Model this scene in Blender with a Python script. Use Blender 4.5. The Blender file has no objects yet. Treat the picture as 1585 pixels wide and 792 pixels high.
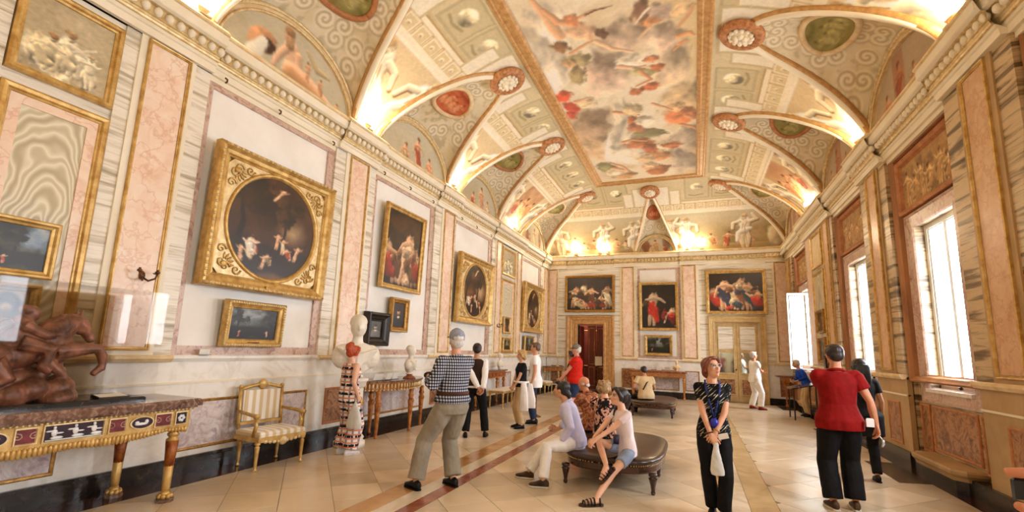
import bpy, bmesh, math, random
import numpy as np
from mathutils import Vector, Matrix
sc = bpy.context.scene
COL = sc.collection
rng = random.Random(7)
PI = math.pi
# ------------------------------------------------------------------ camera, world, exposure
cam_data = bpy.data.cameras.new('camera'); cam = bpy.data.objects.new('camera', cam_data); COL.objects.link(cam)
YAW, PIT, ROL = .37933, .15676, .03282
_f = Vector((-math.sin(YAW)*math.cos(PIT), math.cos(YAW)*math.cos(PIT), math.sin(PIT)))
_r = Vector((math.cos(YAW), math.sin(YAW), 0)); _u = _r.cross(_f)
_R = math.cos(ROL)*_r + math.sin(ROL)*_u; _U = -math.sin(ROL)*_r + math.cos(ROL)*_u
cam.matrix_world = Matrix(((_R.x, _U.x, -_f.x, 0), (_R.y, _U.y, -_f.y, 0), (_R.z, _U.z, -_f.z, 1.6), (0, 0, 0, 1)))
cam_data.sensor_width = 36; cam_data.lens = 709.7/1585*36; cam_data.shift_y = 31.27/1585
cam_data.clip_start = .05; cam_data.clip_end = 100
sc.camera = cam
sc.view_settings.view_transform = 'Standard'; sc.view_settings.look = 'None'
sc.view_settings.exposure = 0.24; sc.view_settings.gamma = 1
world = bpy.data.worlds.new('world'); sc.world = world; world.use_nodes = True
world.node_tree.nodes['Background'].inputs[0].default_value = (.92, .96, 1, 1)
world.node_tree.nodes['Background'].inputs[1].default_value = 3.0
WIN_GLOW = 27.0          # daylight on the window curtains
LAMP_W = 50.0           # warm lamps on the cornice
WARM = (1, .81, .57)
sc.cycles.max_bounces = 8; sc.cycles.diffuse_bounces = 5; sc.cycles.caustics_reflective = False; sc.cycles.caustics_refractive = False

# ------------------------------------------------------------------ helpers
def s2l(c):
    c = np.asarray(c, float)
    return np.where(c <= .04045, c/12.92, ((np.maximum(c, 0)+.055)/1.055)**2.4)
def hexl(h): return tuple(s2l([int(h[i:i+2], 16)/255 for i in (0, 2, 4)]))
def c4(h): return (*hexl(h), 1)

class NT:
    def __init__(s, name):
        s.m = bpy.data.materials.new(name); s.m.use_nodes = True
        s.t = s.m.node_tree; s.b = s.t.nodes['Principled BSDF']; s.x = 0
    def n(s, typ, **kw):
        nd = s.t.nodes.new('ShaderNode'+typ); s.x -= 160; nd.location = (s.x, 0)
        for k, v in kw.items():
            if k.startswith('_'): setattr(nd, k[1:], v)
            else:
                i = nd.inputs[int(k[1:])] if k[0] == 'i' and k[1:].isdigit() else nd.inputs[k.replace('__', ' ')]
                if hasattr(v, 'is_linked') or isinstance(v, bpy.types.NodeSocket): s.t.links.new(v, i)
                else: i.default_value = v
        return nd
    def coord(s, scale=(1, 1, 1), kind='Object', rot=(0, 0, 0)):
        tc = s.n('TexCoord'); mp = s.n('Mapping'); s.t.links.new(tc.outputs[kind], mp.inputs[0])
        mp.inputs['Scale'].default_value = scale; mp.inputs['Rotation'].default_value = rot
        return mp.outputs[0]
    def noise(s, vec, scale=5, detail=4, rough=.55, dist=0):
        return s.n('TexNoise', Vector=vec, Scale=scale, Detail=detail, Roughness=rough, Distortion=dist).outputs[0]
    def ramp(s, fac, stops):
        r = s.n('ValToRGB'); s.t.links.new(fac, r.inputs[0]); e = r.color_ramp.elements
        while len(e) > 1: e.remove(e[-1])
        for i, (p, c) in enumerate(stops):
            k = e[0] if i == 0 else e.new(p)
            k.position = p; k.color = c4(c) if isinstance(c, str) else (c, c, c, 1)
        return r.outputs[0]
    def mix(s, fac, a, b, mode='MIX'):
        m = s.n('Mix', _data_type='RGBA', _blend_type=mode)
        for k, v in ((0, fac), (6, a), (7, b)):
            if isinstance(v, str): v = c4(v)
            if isinstance(v, bpy.types.NodeSocket): s.t.links.new(v, m.inputs[k])
            else: m.inputs[k].default_value = v
        return m.outputs[2]
    def math(s, op, a, b=0, c=0):
        m = s.n('Math', _operation=op)
        for k, v in ((0, a), (1, b), (2, c)):
            if isinstance(v, bpy.types.NodeSocket): s.t.links.new(v, m.inputs[k])
            else: m.inputs[k].default_value = v
        return m.outputs[0]
    def bump(s, h, strength=.2, dist=.01):
        b = s.n('Bump', Strength=strength, Distance=dist); s.t.links.new(h, b.inputs['Height'])
        s.t.links.new(b.outputs[0], s.b.inputs['Normal'])
    def out(s, col=None, rough=.5, metal=0, coat=0, **kw):
        if col is not None:
            if isinstance(col, str): s.b.inputs['Base Color'].default_value = c4(col)
            else: s.t.links.new(col, s.b.inputs['Base Color'])
        if isinstance(rough, bpy.types.NodeSocket): s.t.links.new(rough, s.b.inputs['Roughness'])
        else: s.b.inputs['Roughness'].default_value = rough
        s.b.inputs['Metallic'].default_value = metal
        s.b.inputs['Coat Weight'].default_value = coat
        for k, v in kw.items(): s.b.inputs[k.replace('_', ' ')].default_value = v
        return s.m

def noisy(name, a, b, scale=6, rough=.5, metal=0, detail=5, dist=0, bump=0, sc3=(1, 1, 1), coat=0, lo=.35, hi=.65):
    t = NT(name); v = t.coord(sc3); n = t.noise(v, scale, detail, .6, dist)
    c = t.ramp(n, [(lo, a), (hi, b)])
    if bump: t.bump(t.noise(v, scale*3, 3), bump, .01)
    return t.out(c, rough, metal, coat)

MT = {}
MT['plaster'] = noisy('white_plaster', 'ece8de', 'f6f4ee', 1.5, .6)
def _veined(name, stops, sc3, scale, dist=1.2, rough=.25, vein=None, vs=3, vc='a06a50', kind='Object', vw=.05):
    t = NT(name); v = t.coord(sc3, kind); n = t.noise(v, scale, 6, .62, dist); c = t.ramp(n, stops)
    if vein:
        w = t.n('TexVoronoi', _feature='DISTANCE_TO_EDGE', Scale=vs)
        nz = t.n('TexNoise', Scale=vs*1.2, Detail=4.0); t.t.links.new(v, nz.inputs['Vector'])
        mv = t.mix(.35, v, nz.outputs[1]); t.t.links.new(mv, w.inputs['Vector'])
        c = t.mix(t.ramp(w.outputs[0], [(0, vein), (vw, 0.0)]), c, vc)
    return t.out(c, rough)
MT['stripe'] = _veined('striped_grey_marble', [(.30, '8f846c'), (.42, 'cfc5ae'), (.52, 'efe9db'), (.60, 'e6dfcd'), (.72, 'a59a80')], (.5, .5, 8), 1.3, .5, .35)
MT['stripe_shaded'] = _veined('shaded_striped_marble', [(.30, '3e3226'), (.42, '806a4c'), (.50, 'c8b08a'), (.60, 'd0b992'), (.70, '5e4c36')], (.5, .5, 7), 1.3, .5, .35)  # same striped marble, darkened: the right wall's shade is put into the colour
MT['pink_shaded'] = _veined('shaded_pink_marble', [(.3, 'c99c74'), (.5, 'd8b08a'), (.7, 'e0bf9c')], (1, 1, 1), 4, 1, .3, .5, 5, 'b47c56', vw=.07)  # pink marble again, deepened to paint in the right wall's shade
MT['honey'] = noisy('shaded_honey_stone', 'ab8c60', 'c2a274', 2, .5)  # pale stone browned for the right wall, its shade held in the colour
MT['framewood'] = noisy('tan_gilt_moulding', 'b08048', 'cda268', 10, .45, .1, bump=.2)
MT['pink'] = _veined('pink_marble', [(.3, 'e6c2a6'), (.5, 'f0d6bf'), (.7, 'f4e4d2')], (1, 1, 1), 4, 1, .3, .5, 5, 'd49c7e', vw=.07)
MT['border'] = _veined('mauve_veined_marble', [(.28, '8a6455'), (.42, 'bd9a88'), (.55, 'd4bbaa'), (.68, 'b28c7c'), (.8, 'dccbbb')], (1, 1, 1), 6, 1.6, .3)
MT['white_marble'] = _veined('white_marble', [(.3, 'd9d3c6'), (.5, 'efebe2'), (.7, 'f4f1ea')], (1, 1, 1), 3, 1.5, .3)
MT['purple'] = _veined('purple_breccia_marble', [(.28, '9d8890'), (.42, 'cbbcbc'), (.55, 'e0d8d4'), (.68, 'c2adb0'), (.8, 'e8e2dc')], (1, 1, 1), 4.5, 1.8, .25, .35, 4, '907880', vw=.06)
MT['brown'] = _veined('brown_breccia_marble', [(.3, '4c2a1c'), (.45, '8a5a3c'), (.58, 'b98a60'), (.7, '6e4030'), (.85, 'caa57c')], (1, 1, 1), 6, 1.8, .3)
MT['black'] = _veined('black_marble', [(.35, '17130f'), (.6, '2d2620'), (.75, '5c4e40'), (.82, '1f1a16')], (1, 1, 1), 4, 1.5, .22)
MT['darkborder'] = _veined('dark_brown_marble', [(.3, '2a1812'), (.6, '46291e'), (.8, '5a3a2c')], (1, 1, 1), 4, 1.5, .15)
MT['cream'] = noisy('cream_stucco', 'ebdfc4', 'f4ebd6', 2, .5)
MT['gold'] = noisy('gilded_wood', 'b48a46', 'dfbd78', 9, .38, .45, bump=.12)
MT['palegold'] = noisy('pale_gilding', 'cdb078', 'ecd8aa', 14, .42, .4, bump=.3)
MT['oldgold'] = noisy('old_dark_gilding', '8a5f26', 'c39446', 18, .4, .5, bump=.3)
MT['gesso'] = noisy('ochre_stucco_rib', 'd8b883', 'ecd9b0', 6, .5)
MT['redbrown'] = noisy('red_brown_paint', 'a5663c', 'c28654', 8, .55)
MT['winwood'] = noisy('honey_wood', '8a5630', 'ad7543', 5, .45, sc3=(1, 1, .2))
def agate(cy):
    t = NT('agate_marble'); v = t.coord((1, 1, .62))
    nz = t.n('TexNoise', Scale=1.9, Detail=2.5); t.t.links.new(v, nz.inputs['Vector'])
    g = t.n('VectorMath', _operation='ADD'); t.t.links.new(v, g.inputs[0]); sc_ = t.n('VectorMath', _operation='SCALE'); t.t.links.new(nz.outputs[1], sc_.inputs[0]); sc_.inputs['Scale'].default_value = .5; t.t.links.new(sc_.outputs[0], g.inputs[1])
    L = t.n('VectorMath', _operation='LENGTH'); sub = t.n('VectorMath', _operation='SUBTRACT')
    t.t.links.new(g.outputs[0], sub.inputs[0]); sub.inputs[1].default_value = (XL+.25, cy+.25, 2.72*.62+.25)
    ab = t.n('VectorMath', _operation='MULTIPLY'); t.t.links.new(sub.outputs[0], ab.inputs[0]); ab.inputs[1].default_value = (0.2, 1.7, 1)
    t.t.links.new(ab.outputs[0], L.inputs[0])
    w = t.math('SINE', t.math('MULTIPLY', L.outputs['Value'], 52))
    c = t.ramp(t.math('MULTIPLY_ADD', w, .5, .5), [(0, 'b8ad8e'), (.35, 'd8d0b4'), (.7, 'e9e3cd'), (1, 'c8bf9f')])
    return t.out(c, .3)
XL, XR, YF, YB = -5.7, 3.1, 18.45, -2.1
MT['agate'] = agate(2.23); MT['agate2'] = agate(14.0)
def paintmat(name, rough=.55, coat=0, noise=0):
    t = NT(name); a = t.n('Attribute', _attribute_name='Col')
    return t.out(a.outputs[0], rough, 0, coat)
MT['fresco'] = paintmat('fresco_paint', .75)
MT['oil'] = paintmat('oil_paint', .35)
MT['skin'] = paintmat('skin', .5)

def tag(o, label=None, cat=None, group=None, kind=None):
    if label: o['label'] = label
    if cat: o['category'] = cat
    if group: o['group'] = group
    if kind: o['kind'] = kind
    return o
LOC = {}
def link(o, parent=None):
    COL.objects.link(o)
    if parent is not None: o.parent = parent
    return o
def thing(name, label, cat, loc=(0, 0, 0), group=None):
    o = bpy.data.objects.new(name, None); link(o); o.location = loc; o.empty_display_size = .1
    LOC[o] = Vector(loc); return tag(o, label, cat, group)
def root_loc(o):
    while o is not None:
        if o in LOC: return LOC[o]
        o = o.parent
    return Vector((0, 0, 0))
def copy_tree(o, parent=None):
    c = o.copy(); link(c, parent)
    if o in LOC: LOC[c] = LOC[o].copy()
    for ch in list(o.children): copy_tree(ch, c)
    return c
def place(o, loc, rz=0, s=None):
    o.location = loc; o.rotation_euler = (0, 0, rz)
    if s: o.scale = (s, s, s)
    return o

class M:
    """collects shapes; build() links them as one mesh object"""
    def __init__(s): s.v = []; s.f = []; s.n = 0; s.W = None; s.flip = False
    def frame(s, W):
        s.W = W
        if W: s.flip = Vector(W[1]).cross(Vector(W[2])).dot(Vector(W[3])) < 0
        else: s.flip = False
        return s
    def add(s, V, F):
        V = np.asarray(V, float).reshape(-1, 3)
        if s.W is not None:
            o, U, Vv, N = [np.asarray(x, float) for x in s.W]
            V = o + V[:, :1]*U + V[:, 1:2]*Vv + V[:, 2:3]*N
            if s.flip: F = [tuple(reversed(f)) for f in F]
        s.v.append(V); b = s.n
        s.f += [tuple(i+b for i in f) for f in F]; s.n += len(V); return s
    def box(s, a, b):
        x0, y0, z0 = [min(p, q) for p, q in zip(a, b)]; x1, y1, z1 = [max(p, q) for p, q in zip(a, b)]
        return s.add([(x0, y0, z0), (x1, y0, z0), (x1, y1, z0), (x0, y1, z0), (x0, y0, z1), (x1, y0, z1), (x1, y1, z1), (x0, y1, z1)],
                     [(0, 3, 2, 1), (4, 5, 6, 7), (0, 1, 5, 4), (1, 2, 6, 5), (2, 3, 7, 6), (3, 0, 4, 7)])
    def cham(s, a, b, c):
        """box with its top (max third axis) edge chamfered by c"""
        x0, y0, z0 = a; x1, y1, z1 = b
        R = lambda d, z: [(x0+d, y0+d, z), (x1-d, y0+d, z), (x1-d, y1-d, z), (x0+d, y1-d, z)]
        return s.add(R(0, z0)+R(0, z1-c)+R(c, z1), [(3, 2, 1, 0)]+[(k+i, k+(i+1) % 4, k+4+(i+1) % 4, k+4+i) for k in (0, 4) for i in range(4)]+[(8, 9, 10, 11)])
    def prism(s, poly, z0, z1, z1in=0):
        n = len(poly); P = [(x, y, z0) for x, y in poly]+[(x, y, z1) for x, y in poly]
        return s.add(P, [tuple(reversed(range(n))), tuple(range(n, 2*n))]+[(i, (i+1) % n, n+(i+1) % n, n+i) for i in range(n)])
    def rings(s, R, close=True, caps=True):
        """R: list of rings (each k points)"""
        R = [np.asarray(r, float) for r in R]; k = len(R[0]); F = []
        for j in range(len(R)-1):
            for i in range(k if close else k-1):
                i2 = (i+1) % k; F.append((j*k+i, j*k+i2, (j+1)*k+i2, (j+1)*k+i))
        if caps and close:
            F.append(tuple(reversed(range(k)))); F.append(tuple(range((len(R)-1)*k, len(R)*k)))
        return s.add(np.vstack(R), F)
    def lathe(s, prof, c=(0, 0, 0), n=16, sx=1, sy=1, axis=None, a0=0, a1=2*PI, flute=0, fn=12):
        full = abs(a1-a0-2*PI) < 1e-6; N = n if full else n+1
        A = [a0+(a1-a0)*i/n for i in range(N)]; R = []
        for r, z in prof:
            ring = []
            for a in A:
                rr = r*(1-flute*(.5+.5*math.cos(a*fn))) if flute else r
                p = (rr*math.cos(a)*sx, rr*math.sin(a)*sy, z)
                if axis is not None: p = tuple(axis @ Vector(p))
                ring.append((p[0]+c[0], p[1]+c[1], p[2]+c[2]))
            R.append(ring)
        return s.rings(R, full, full)
    def tube(s, P, r, n=8):
        P = [Vector(p) for p in P]; r = r if hasattr(r, '__len__') else [r]*len(P); R = []; x = None
        for i, p in enumerate(P):
            d = (P[min(i+1, len(P)-1)]-P[max(i-1, 0)]).normalized()
            if x is None: x = (Vector((0, 0, 1)) if abs(d.z) < .9 else Vector((0, 1, 0))).cross(d)
            x = (x-d*x.dot(d)).normalized(); y = d.cross(x)
            rx, ry = r[i] if hasattr(r[i], '__len__') else (r[i], r[i])
            R.append([p+x*rx*math.cos(2*PI*k/n)+y*ry*math.sin(2*PI*k/n) for k in range(n)])
        return s.rings(R)
    def ell(s, c, r, R=None, nu=14, nv=8):
        V = []; F = []; c = Vector(c)
        for j in range(nv+1):
            t = PI*j/nv
            for i in range(nu):
                a = 2*PI*i/nu; p = Vector((r[0]*math.sin(t)*math.cos(a), r[1]*math.sin(t)*math.sin(a), r[2]*math.cos(t)))
                if R is not None: p = R @ p
                V.append(c+p)
        for j in range(nv):
            for i in range(nu):
                i2 = (i+1) % nu; F.append((j*nu+i, (j+1)*nu+i, (j+1)*nu+i2, j*nu+i2))
        return s.add(V, F)
    def sweep(s, u0, u1, v0, v1, prof):
        """mitred rectangular frame; prof = (inset, height) pairs from the outer foot to the inner foot"""
        R = [[(u0+a, v0+a, h), (u1-a, v0+a, h), (u1-a, v1-a, h), (u0+a, v1-a, h)] for a, h in prof]
        V = np.array(R).reshape(-1, 3); F = []
        for j in range(len(prof)-1):
            for i in range(4):
                i2 = (i+1) % 4; F.append((j*4+i, j*4+i2, (j+1)*4+i2, (j+1)*4+i))
        return s.add(V, F)
    def extr(s, path, prof, closed=False):
        """profile (out, z) swept along a plan path of (x, y); out is to the right of travel"""
        n = len(path); k = len(prof); P = [Vector(p) for p in path]; V = []
        for i in range(n):
            d0 = (P[i]-P[i-1]).normalized() if (i > 0 or closed) else None
            d1 = (P[(i+1) % n]-P[i]).normalized() if (i < n-1 or closed) else None
            d0 = d0 or d1; d1 = d1 or d0
            n0 = Vector((d0.y, -d0.x)); n1 = Vector((d1.y, -d1.x)); m = (n0+n1); m = m/max(m.dot(n0), .3)
            for o, z in prof: V.append((P[i].x+m.x*o, P[i].y+m.y*o, z))
        F = []
        for i in range(n if closed else n-1):
            j = (i+1) % n
            for a in range(k-1): F.append((i*k+a, j*k+a, j*k+a+1, i*k+a+1))
        if not closed:
            F.append(tuple(range(k))); F.append(tuple(reversed(range((n-1)*k, n*k))))
        return s.add(V, F)
    def build(s, name, mat, parent=None, label=None, smooth=False, col=None):
        V = np.vstack(s.v); 
        if parent is not None: V = V-np.array(root_loc(parent))
        me = bpy.data.meshes.new(name); me.from_pydata(V.tolist(), [], s.f)
        if isinstance(mat, str): mat = MT[mat]
        me.materials.append(mat)
        if smooth: me.polygons.foreach_set('use_smooth', np.ones(len(me.polygons), bool))
        if col is not None:
            at = me.color_attributes.new('Col', 'FLOAT_COLOR', 'POINT')
            C = np.ones((len(V), 4), np.float32); C[:, :3] = s2l(np.clip(col, 0, 1)); at.data.foreach_set('color', C.ravel())
        me.update()
        o = bpy.data.objects.new(name, me); link(o, parent)
        if label: o['label'] = label
        return o
def shade(o, ang=40):
    me = o.data; me.polygons.foreach_set('use_smooth', np.ones(len(me.polygons), bool))
    try: me.set_sharp_from_angle(angle=math.radians(ang))
    except Exception: pass
    return o
def gridpatch(P):
    """P: (r,c,3) array -> verts, faces"""
    r, c = P.shape[:2]; I = np.arange(r*c).reshape(r, c)
    F = np.stack([I[:-1, :-1], I[:-1, 1:], I[1:, 1:], I[1:, :-1]], -1).reshape(-1, 4)
    return P.reshape(-1, 3), [tuple(f) for f in F.tolist()]
XL, XR, YF, YB = -5.7, 3.1, 18.45, -2.1
WL = ((XL, 0, 0), (0, 1, 0), (0, 0, 1), (1, 0, 0))
WR = ((XR, 0, 0), (0, 1, 0), (0, 0, 1), (-1, 0, 0))
WF = ((0, YF, 0), (1, 0, 0), (0, 0, 1), (0, -1, 0))
WB = ((0, YB, 0), (1, 0, 0), (0, 0, 1), (0, 1, 0))
# ------------------------------------------------------------------ painter: flat painted pictures as colours on fine grids
_perm = np.random.RandomState(3).rand(64, 64)
def vnoise(x, y, seed=0):
    x = x+seed*17.3; y = y+seed*9.1
    xi = np.floor(x).astype(int); yi = np.floor(y).astype(int); fx = x-xi; fy = y-yi
    fx = fx*fx*(3-2*fx); fy = fy*fy*(3-2*fy); p = lambda i, j: _perm[(i+j*7) % 64, (j+i*3) % 64]
    return (p(xi, yi)*(1-fx)+p(xi+1, yi)*fx)*(1-fy)+(p(xi, yi+1)*(1-fx)+p(xi+1, yi+1)*fx)*fy
def fbm(x, y, seed=0, o=4):
    r = 0; a = .5; t = 0
    for k in range(o): r = r+a*vnoise(x*2**k, y*2**k, seed+k*3); t += a; a *= .55
    return r/t
def C3(h): return np.array([int(h[i:i+2], 16)/255 for i in (0, 2, 4)]) if isinstance(h, str) else np.asarray(h, float)
class Cv:
    """canvas over (0..w, 0..h) units, y up"""
    def __init__(s, w, h, step, bg='c8b48c'):
        s.w, s.h = w, h; s.nx = max(3, int(w/step)+1); s.ny = max(3, int(h/step)+1)
        s.X, s.Y = np.meshgrid(np.linspace(0, w, s.nx), np.linspace(0, h, s.ny)); s.a = np.ones((s.ny, s.nx, 3))*C3(bg)
        s.k = rng.randint(0, 50)
    def win(s, x0, x1, y0, y1):
        i0 = max(0, int(x0/s.w*(s.nx-1))-1); i1 = min(s.nx, int(x1/s.w*(s.nx-1))+3)
        j0 = max(0, int(y0/s.h*(s.ny-1))-1); j1 = min(s.ny, int(y1/s.h*(s.ny-1))+3)
        return (slice(j0, max(j1, j0)), slice(i0, max(i1, i0)))
    def mixw(s, W, m, col, al=1):
        m = np.clip(m, 0, 1)[..., None]*al; s.a[W] = s.a[W]*(1-m)+C3(col)*m if not isinstance(col, np.ndarray) or col.ndim == 1 else s.a[W]*(1-m)+col*m
    def grad(s, bot, top, p=1):
        t = (s.Y/s.h)[..., None]**p; s.a = C3(bot)*(1-t)+C3(top)*t; return s
    def cloud(s, cols, scale=1, seed=None, dist=1, al=1):
        seed = s.k if seed is None else seed
        n = fbm(s.X*scale+dist*fbm(s.X*scale*1.7, s.Y*scale*1.7, seed+5), s.Y*scale, seed); n = np.clip((n-.25)/.5, 0, .9999)*(len(cols)-1)
        P = np.array([C3(c) for c in cols]); i = n.astype(int); f = (n-i)[..., None]
        s.a = s.a*(1-al)+al*(P[i]*(1-f)+P[np.minimum(i+1, len(cols)-1)]*f); return s
    def blob(s, x, y, rx, ry, col, rot=0, soft=.25, al=1, wob=.25, sh=.25):
        R = max(rx, ry)*1.5; W = s.win(x-R, x+R, y-R, y+R); X = s.X[W]-x; Y = s.Y[W]-y
        if X.size == 0: return s
        c, q = math.cos(rot), math.sin(rot); u = (X*c+Y*q)/rx; v = (-X*q+Y*c)/ry
        n = fbm(u*1.6+x*3, v*1.6+y*3, s.k, 3)-.5; d = np.hypot(u, v)*(1+wob*2*n)
        m = np.clip((1-d)/soft+.5, 0, 1); li = 1+sh*(v*.7-u*.4+n*2.2); li = np.clip(li, .55, 1.35)
        s.mixw(W, m, np.clip(C3(col)*li[..., None], 0, 1), al); return s
    def limb(s, pts, r, col, sh=.35, al=1, soft=.35):
        r = r if hasattr(r, '__len__') else [r]*len(pts)
        xs = [p[0] for p in pts]; ys = [p[1] for p in pts]; R = max(r)*1.5; W = s.win(min(xs)-R, max(xs)+R, min(ys)-R, max(ys)+R)
        X, Y = s.X[W], s.Y[W]
        if X.size == 0: return s
        best = np.full(X.shape, 9.); lit = np.zeros(X.shape)
        for i in range(len(pts)-1):
            (ax, ay), (bx, by) = pts[i], pts[i+1]; dx, dy = bx-ax, by-ay; L = dx*dx+dy*dy+1e-9
            t = np.clip(((X-ax)*dx+(Y-ay)*dy)/L, 0, 1); px, py = X-ax-t*dx, Y-ay-t*dy
            rr = r[i]*(1-t)+r[i+1]*t; d = np.hypot(px, py)/rr
            k = d < best; best = np.where(k, d, best); lit = np.where(k, (py*.75-px*.5)/rr, lit)
        m = np.clip((1-best)/soft+.5, 0, 1); s.mixw(W, m, np.clip(C3(col)*(1+sh*lit)[..., None], 0, 1), al); return s
    def line(s, pts, r, col, al=1): return s.limb(pts, r, col, 0, al, .8)
    def rect(s, x0, x1, y0, y1, col, al=1): s.mixw(s.win(x0, x1, y0, y1), np.ones(s.X[s.win(x0, x1, y0, y1)].shape), col, al); return s
    def fig(s, x, y, h, skin='d8a67c', cloth=None, hair='4a2c1a', lean=0, arm=(.6, .2), seat=False, head=True):
        """a loosely brushed little figure standing at (x, y), h tall"""
        L = lambda a, b: (x+a*h+lean*b*h, y+b*h); k = h
        if seat: hip = L(0, .28); s.limb([hip, L(.2, .3), L(.22, .02)], [.1*k, .075*k, .05*k], skin); s.limb([hip, L(.12, .24), L(.1, 0)], [.1*k, .075*k, .05*k], skin)
        else: hip = L(0, .5); s.limb([hip, L(-.05, .25), L(-.07, 0)], [.09*k, .065*k, .04*k], skin); s.limb([hip, L(.07, .26), L(.05, 0)], [.09*k, .065*k, .04*k], skin)
        q = .25 if seat else 0; ch = L(.02, .76-q); s.limb([hip, ch], [.1*k, .13*k], skin)
        s.limb([ch, L(-.17, .7-q), L(-.3*arm[0], .45+arm[1]-q)], [.05*k, .042*k, .03*k], skin)
        s.limb([ch, L(.2, .72-q), L(.36*arm[0], .55+arm[1]*.8-q)], [.05*k, .042*k, .03*k], skin)
        if cloth:
            s.blob(*L(.02, .42-q*.6), .15*k, .2*k, cloth, .3, .3, .95, .5, .5)
            s.limb([L(-.12, .62-q), L(.05, .4-q), L(.14, .12)], [.05*k, .1*k, .07*k], cloth, .5)
        if head: s.blob(*L(.03, .91-q), .065*k, .085*k, skin, 0, .3, 1, .1, .4); s.blob(*L(.025, .955-q), .075*k, .06*k, hair, 0, .4, 1, .3, .3)
        return s
    def tree(s, x, y, h, col='3a4a20', tr='3a2a18', n=16):
        s.limb([(x, y), (x+.04*h, y+.4*h), (x-.02*h, y+.8*h)], [.04*h, .03*h, .015*h], tr)
        for i in range(n): s.blob(x+rng.gauss(0, .17)*h, y+h*(.55+.42*rng.random()), .13*h, .09*h, C3(col)*(.6+.7*rng.random()), rng.random()*3, .5, .85, .8, .5)
        return s
    def warp(s, amp, scale):
        dx = (fbm(s.X*scale, s.Y*scale, s.k+9)-.5)*2*amp; dy = (fbm(s.X*scale, s.Y*scale, s.k+13)-.5)*2*amp
        s.a = s.at(s.X+dx, s.Y+dy); return s
    def strokes(s, amt=.06, scale=30):
        n = fbm(s.X*scale, s.Y*scale*1.4, s.k+21, 3)-.5; s.a = np.clip(s.a*(1+amt*4*n[..., None]), 0, 1); return s
    def at(s, x, y):
        i = np.clip(x/s.w*(s.nx-1), 0, s.nx-1.001); j = np.clip(y/s.h*(s.ny-1), 0, s.ny-1.001); i0 = i.astype(int); j0 = j.astype(int); f = (i-i0)[..., None]; g = (j-j0)[..., None]
        return (s.a[j0, i0]*(1-f)+s.a[j0, i0+1]*f)*(1-g)+(s.a[j0+1, i0]*(1-f)+s.a[j0+1, i0+1]*f)*g
def canvas_mesh(cv, W, u0, v0, n, name, parent, mat='oil', label=None):
    """flat picture on wall frame W with its lower left corner at (u0, v0), n off the wall"""
    P = np.stack([cv.X+u0, cv.Y+v0, np.full(cv.X.shape, n)], -1); V, F = gridpatch(P)
    return M().frame(W).add(V, F).build(name, mat, parent, label, col=cv.a.reshape(-1, 3))
# ------------------------------------------------------------------ floor
def tilemat():
    t = NT('beige_marble_tile'); v = t.coord((1, 1, 1)); oi = t.n('ObjectInfo')
    n = t.noise(v, 1.1, 4, .5, .6); c = t.ramp(n, [(.25, 'bfa888'), (.5, 'cfbb9d'), (.75, 'dac9ae')])
    k = t.ramp(oi.outputs['Random'], [(0, .80), (1, 1.12)]); c = t.mix(1.0, c, k, 'MULTIPLY')
    t.t.nodes[-1]
    return t.out(c, t.ramp(t.noise(v, 2.5, 3), [(.3, .19), (.7, .27)]), 0, 0)
MT['tile'] = tilemat()
MT['ochre'] = _veined('ochre_marble', [(.3, '9a6c36'), (.5, 'b98a4e'), (.7, 'c89c62')], (1, 1, 1), 1.6, 1.4, .2)
MT['ochre2'] = _veined('tan_marble', [(.3, 'a98d5e'), (.5, 'bda073'), (.7, 'c8ae83')], (1, 1, 1), 1.6, 1.4, .2)
MT['redmarble'] = _veined('red_marble', [(.3, '6e3520'), (.5, '8f4c30'), (.7, 'a8654a')], (1, 1, 1), 3, 1.4, .2)
MT['palemarble'] = _veined('pale_marble', [(.3, 'c3af90'), (.6, 'dccdb4')], (1, 1, 1), 2, 1.2, .2)
MT['grout'] = noisy('joint_mortar', '6a5842', '7d6a50', 8, .8)
floor = tag(M().box((-6.1, YB-.3, -.25), (3.8, YF+4.2, -.012)).build('floor', 'grout'), kind='structure')
def clip(poly, ax, lim, keep_less):
    out = []; n = len(poly)
    for i in range(n):
        a, b = poly[i], poly[(i+1) % n]; da = (lim-a[ax])*(1 if keep_less else -1); db = (lim-b[ax])*(1 if keep_less else -1)
        if da >= 0: out.append(a)
        if da*db < 0:
            t = da/(da-db); out.append((a[0]+(b[0]-a[0])*t, a[1]+(b[1]-a[1])*t))
    return out
def bev_prism(m, poly, z0, z1, gap, ch):
    c = np.mean(poly, 0); P = np.array(poly)
    def ins(g):
        Q = []; n = len(P)
        for i in range(n):
            d0 = P[i]-P[i-1]; d1 = P[(i+1) % n]-P[i]; d0 = d0/(np.linalg.norm(d0)+1e-9); d1 = d1/(np.linalg.norm(d1)+1e-9)
            n0 = np.array([-d0[1], d0[0]]); n1 = np.array([-d1[1], d1[0]]); k = n0+n1; k = k/max(k.dot(n0), .25); Q.append(P[i]+k*g)
        return [(x, y) for x, y in Q]
    A, B = ins(gap), ins(gap+ch); n = len(A)
    V = [(x, y, z0) for x, y in A]+[(x, y, z1-ch*.6) for x, y in A]+[(x, y, z1) for x, y in B]
    m.add(V, [(k*n+i, k*n+(i+1) % n, (k+1)*n+(i+1) % n, (k+1)*n+i) for k in (0, 1) for i in range(n)]+[tuple(range(2*n, 3*n))])
Sd = .725                                   # diagonal of a tile
tiles = []
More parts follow.
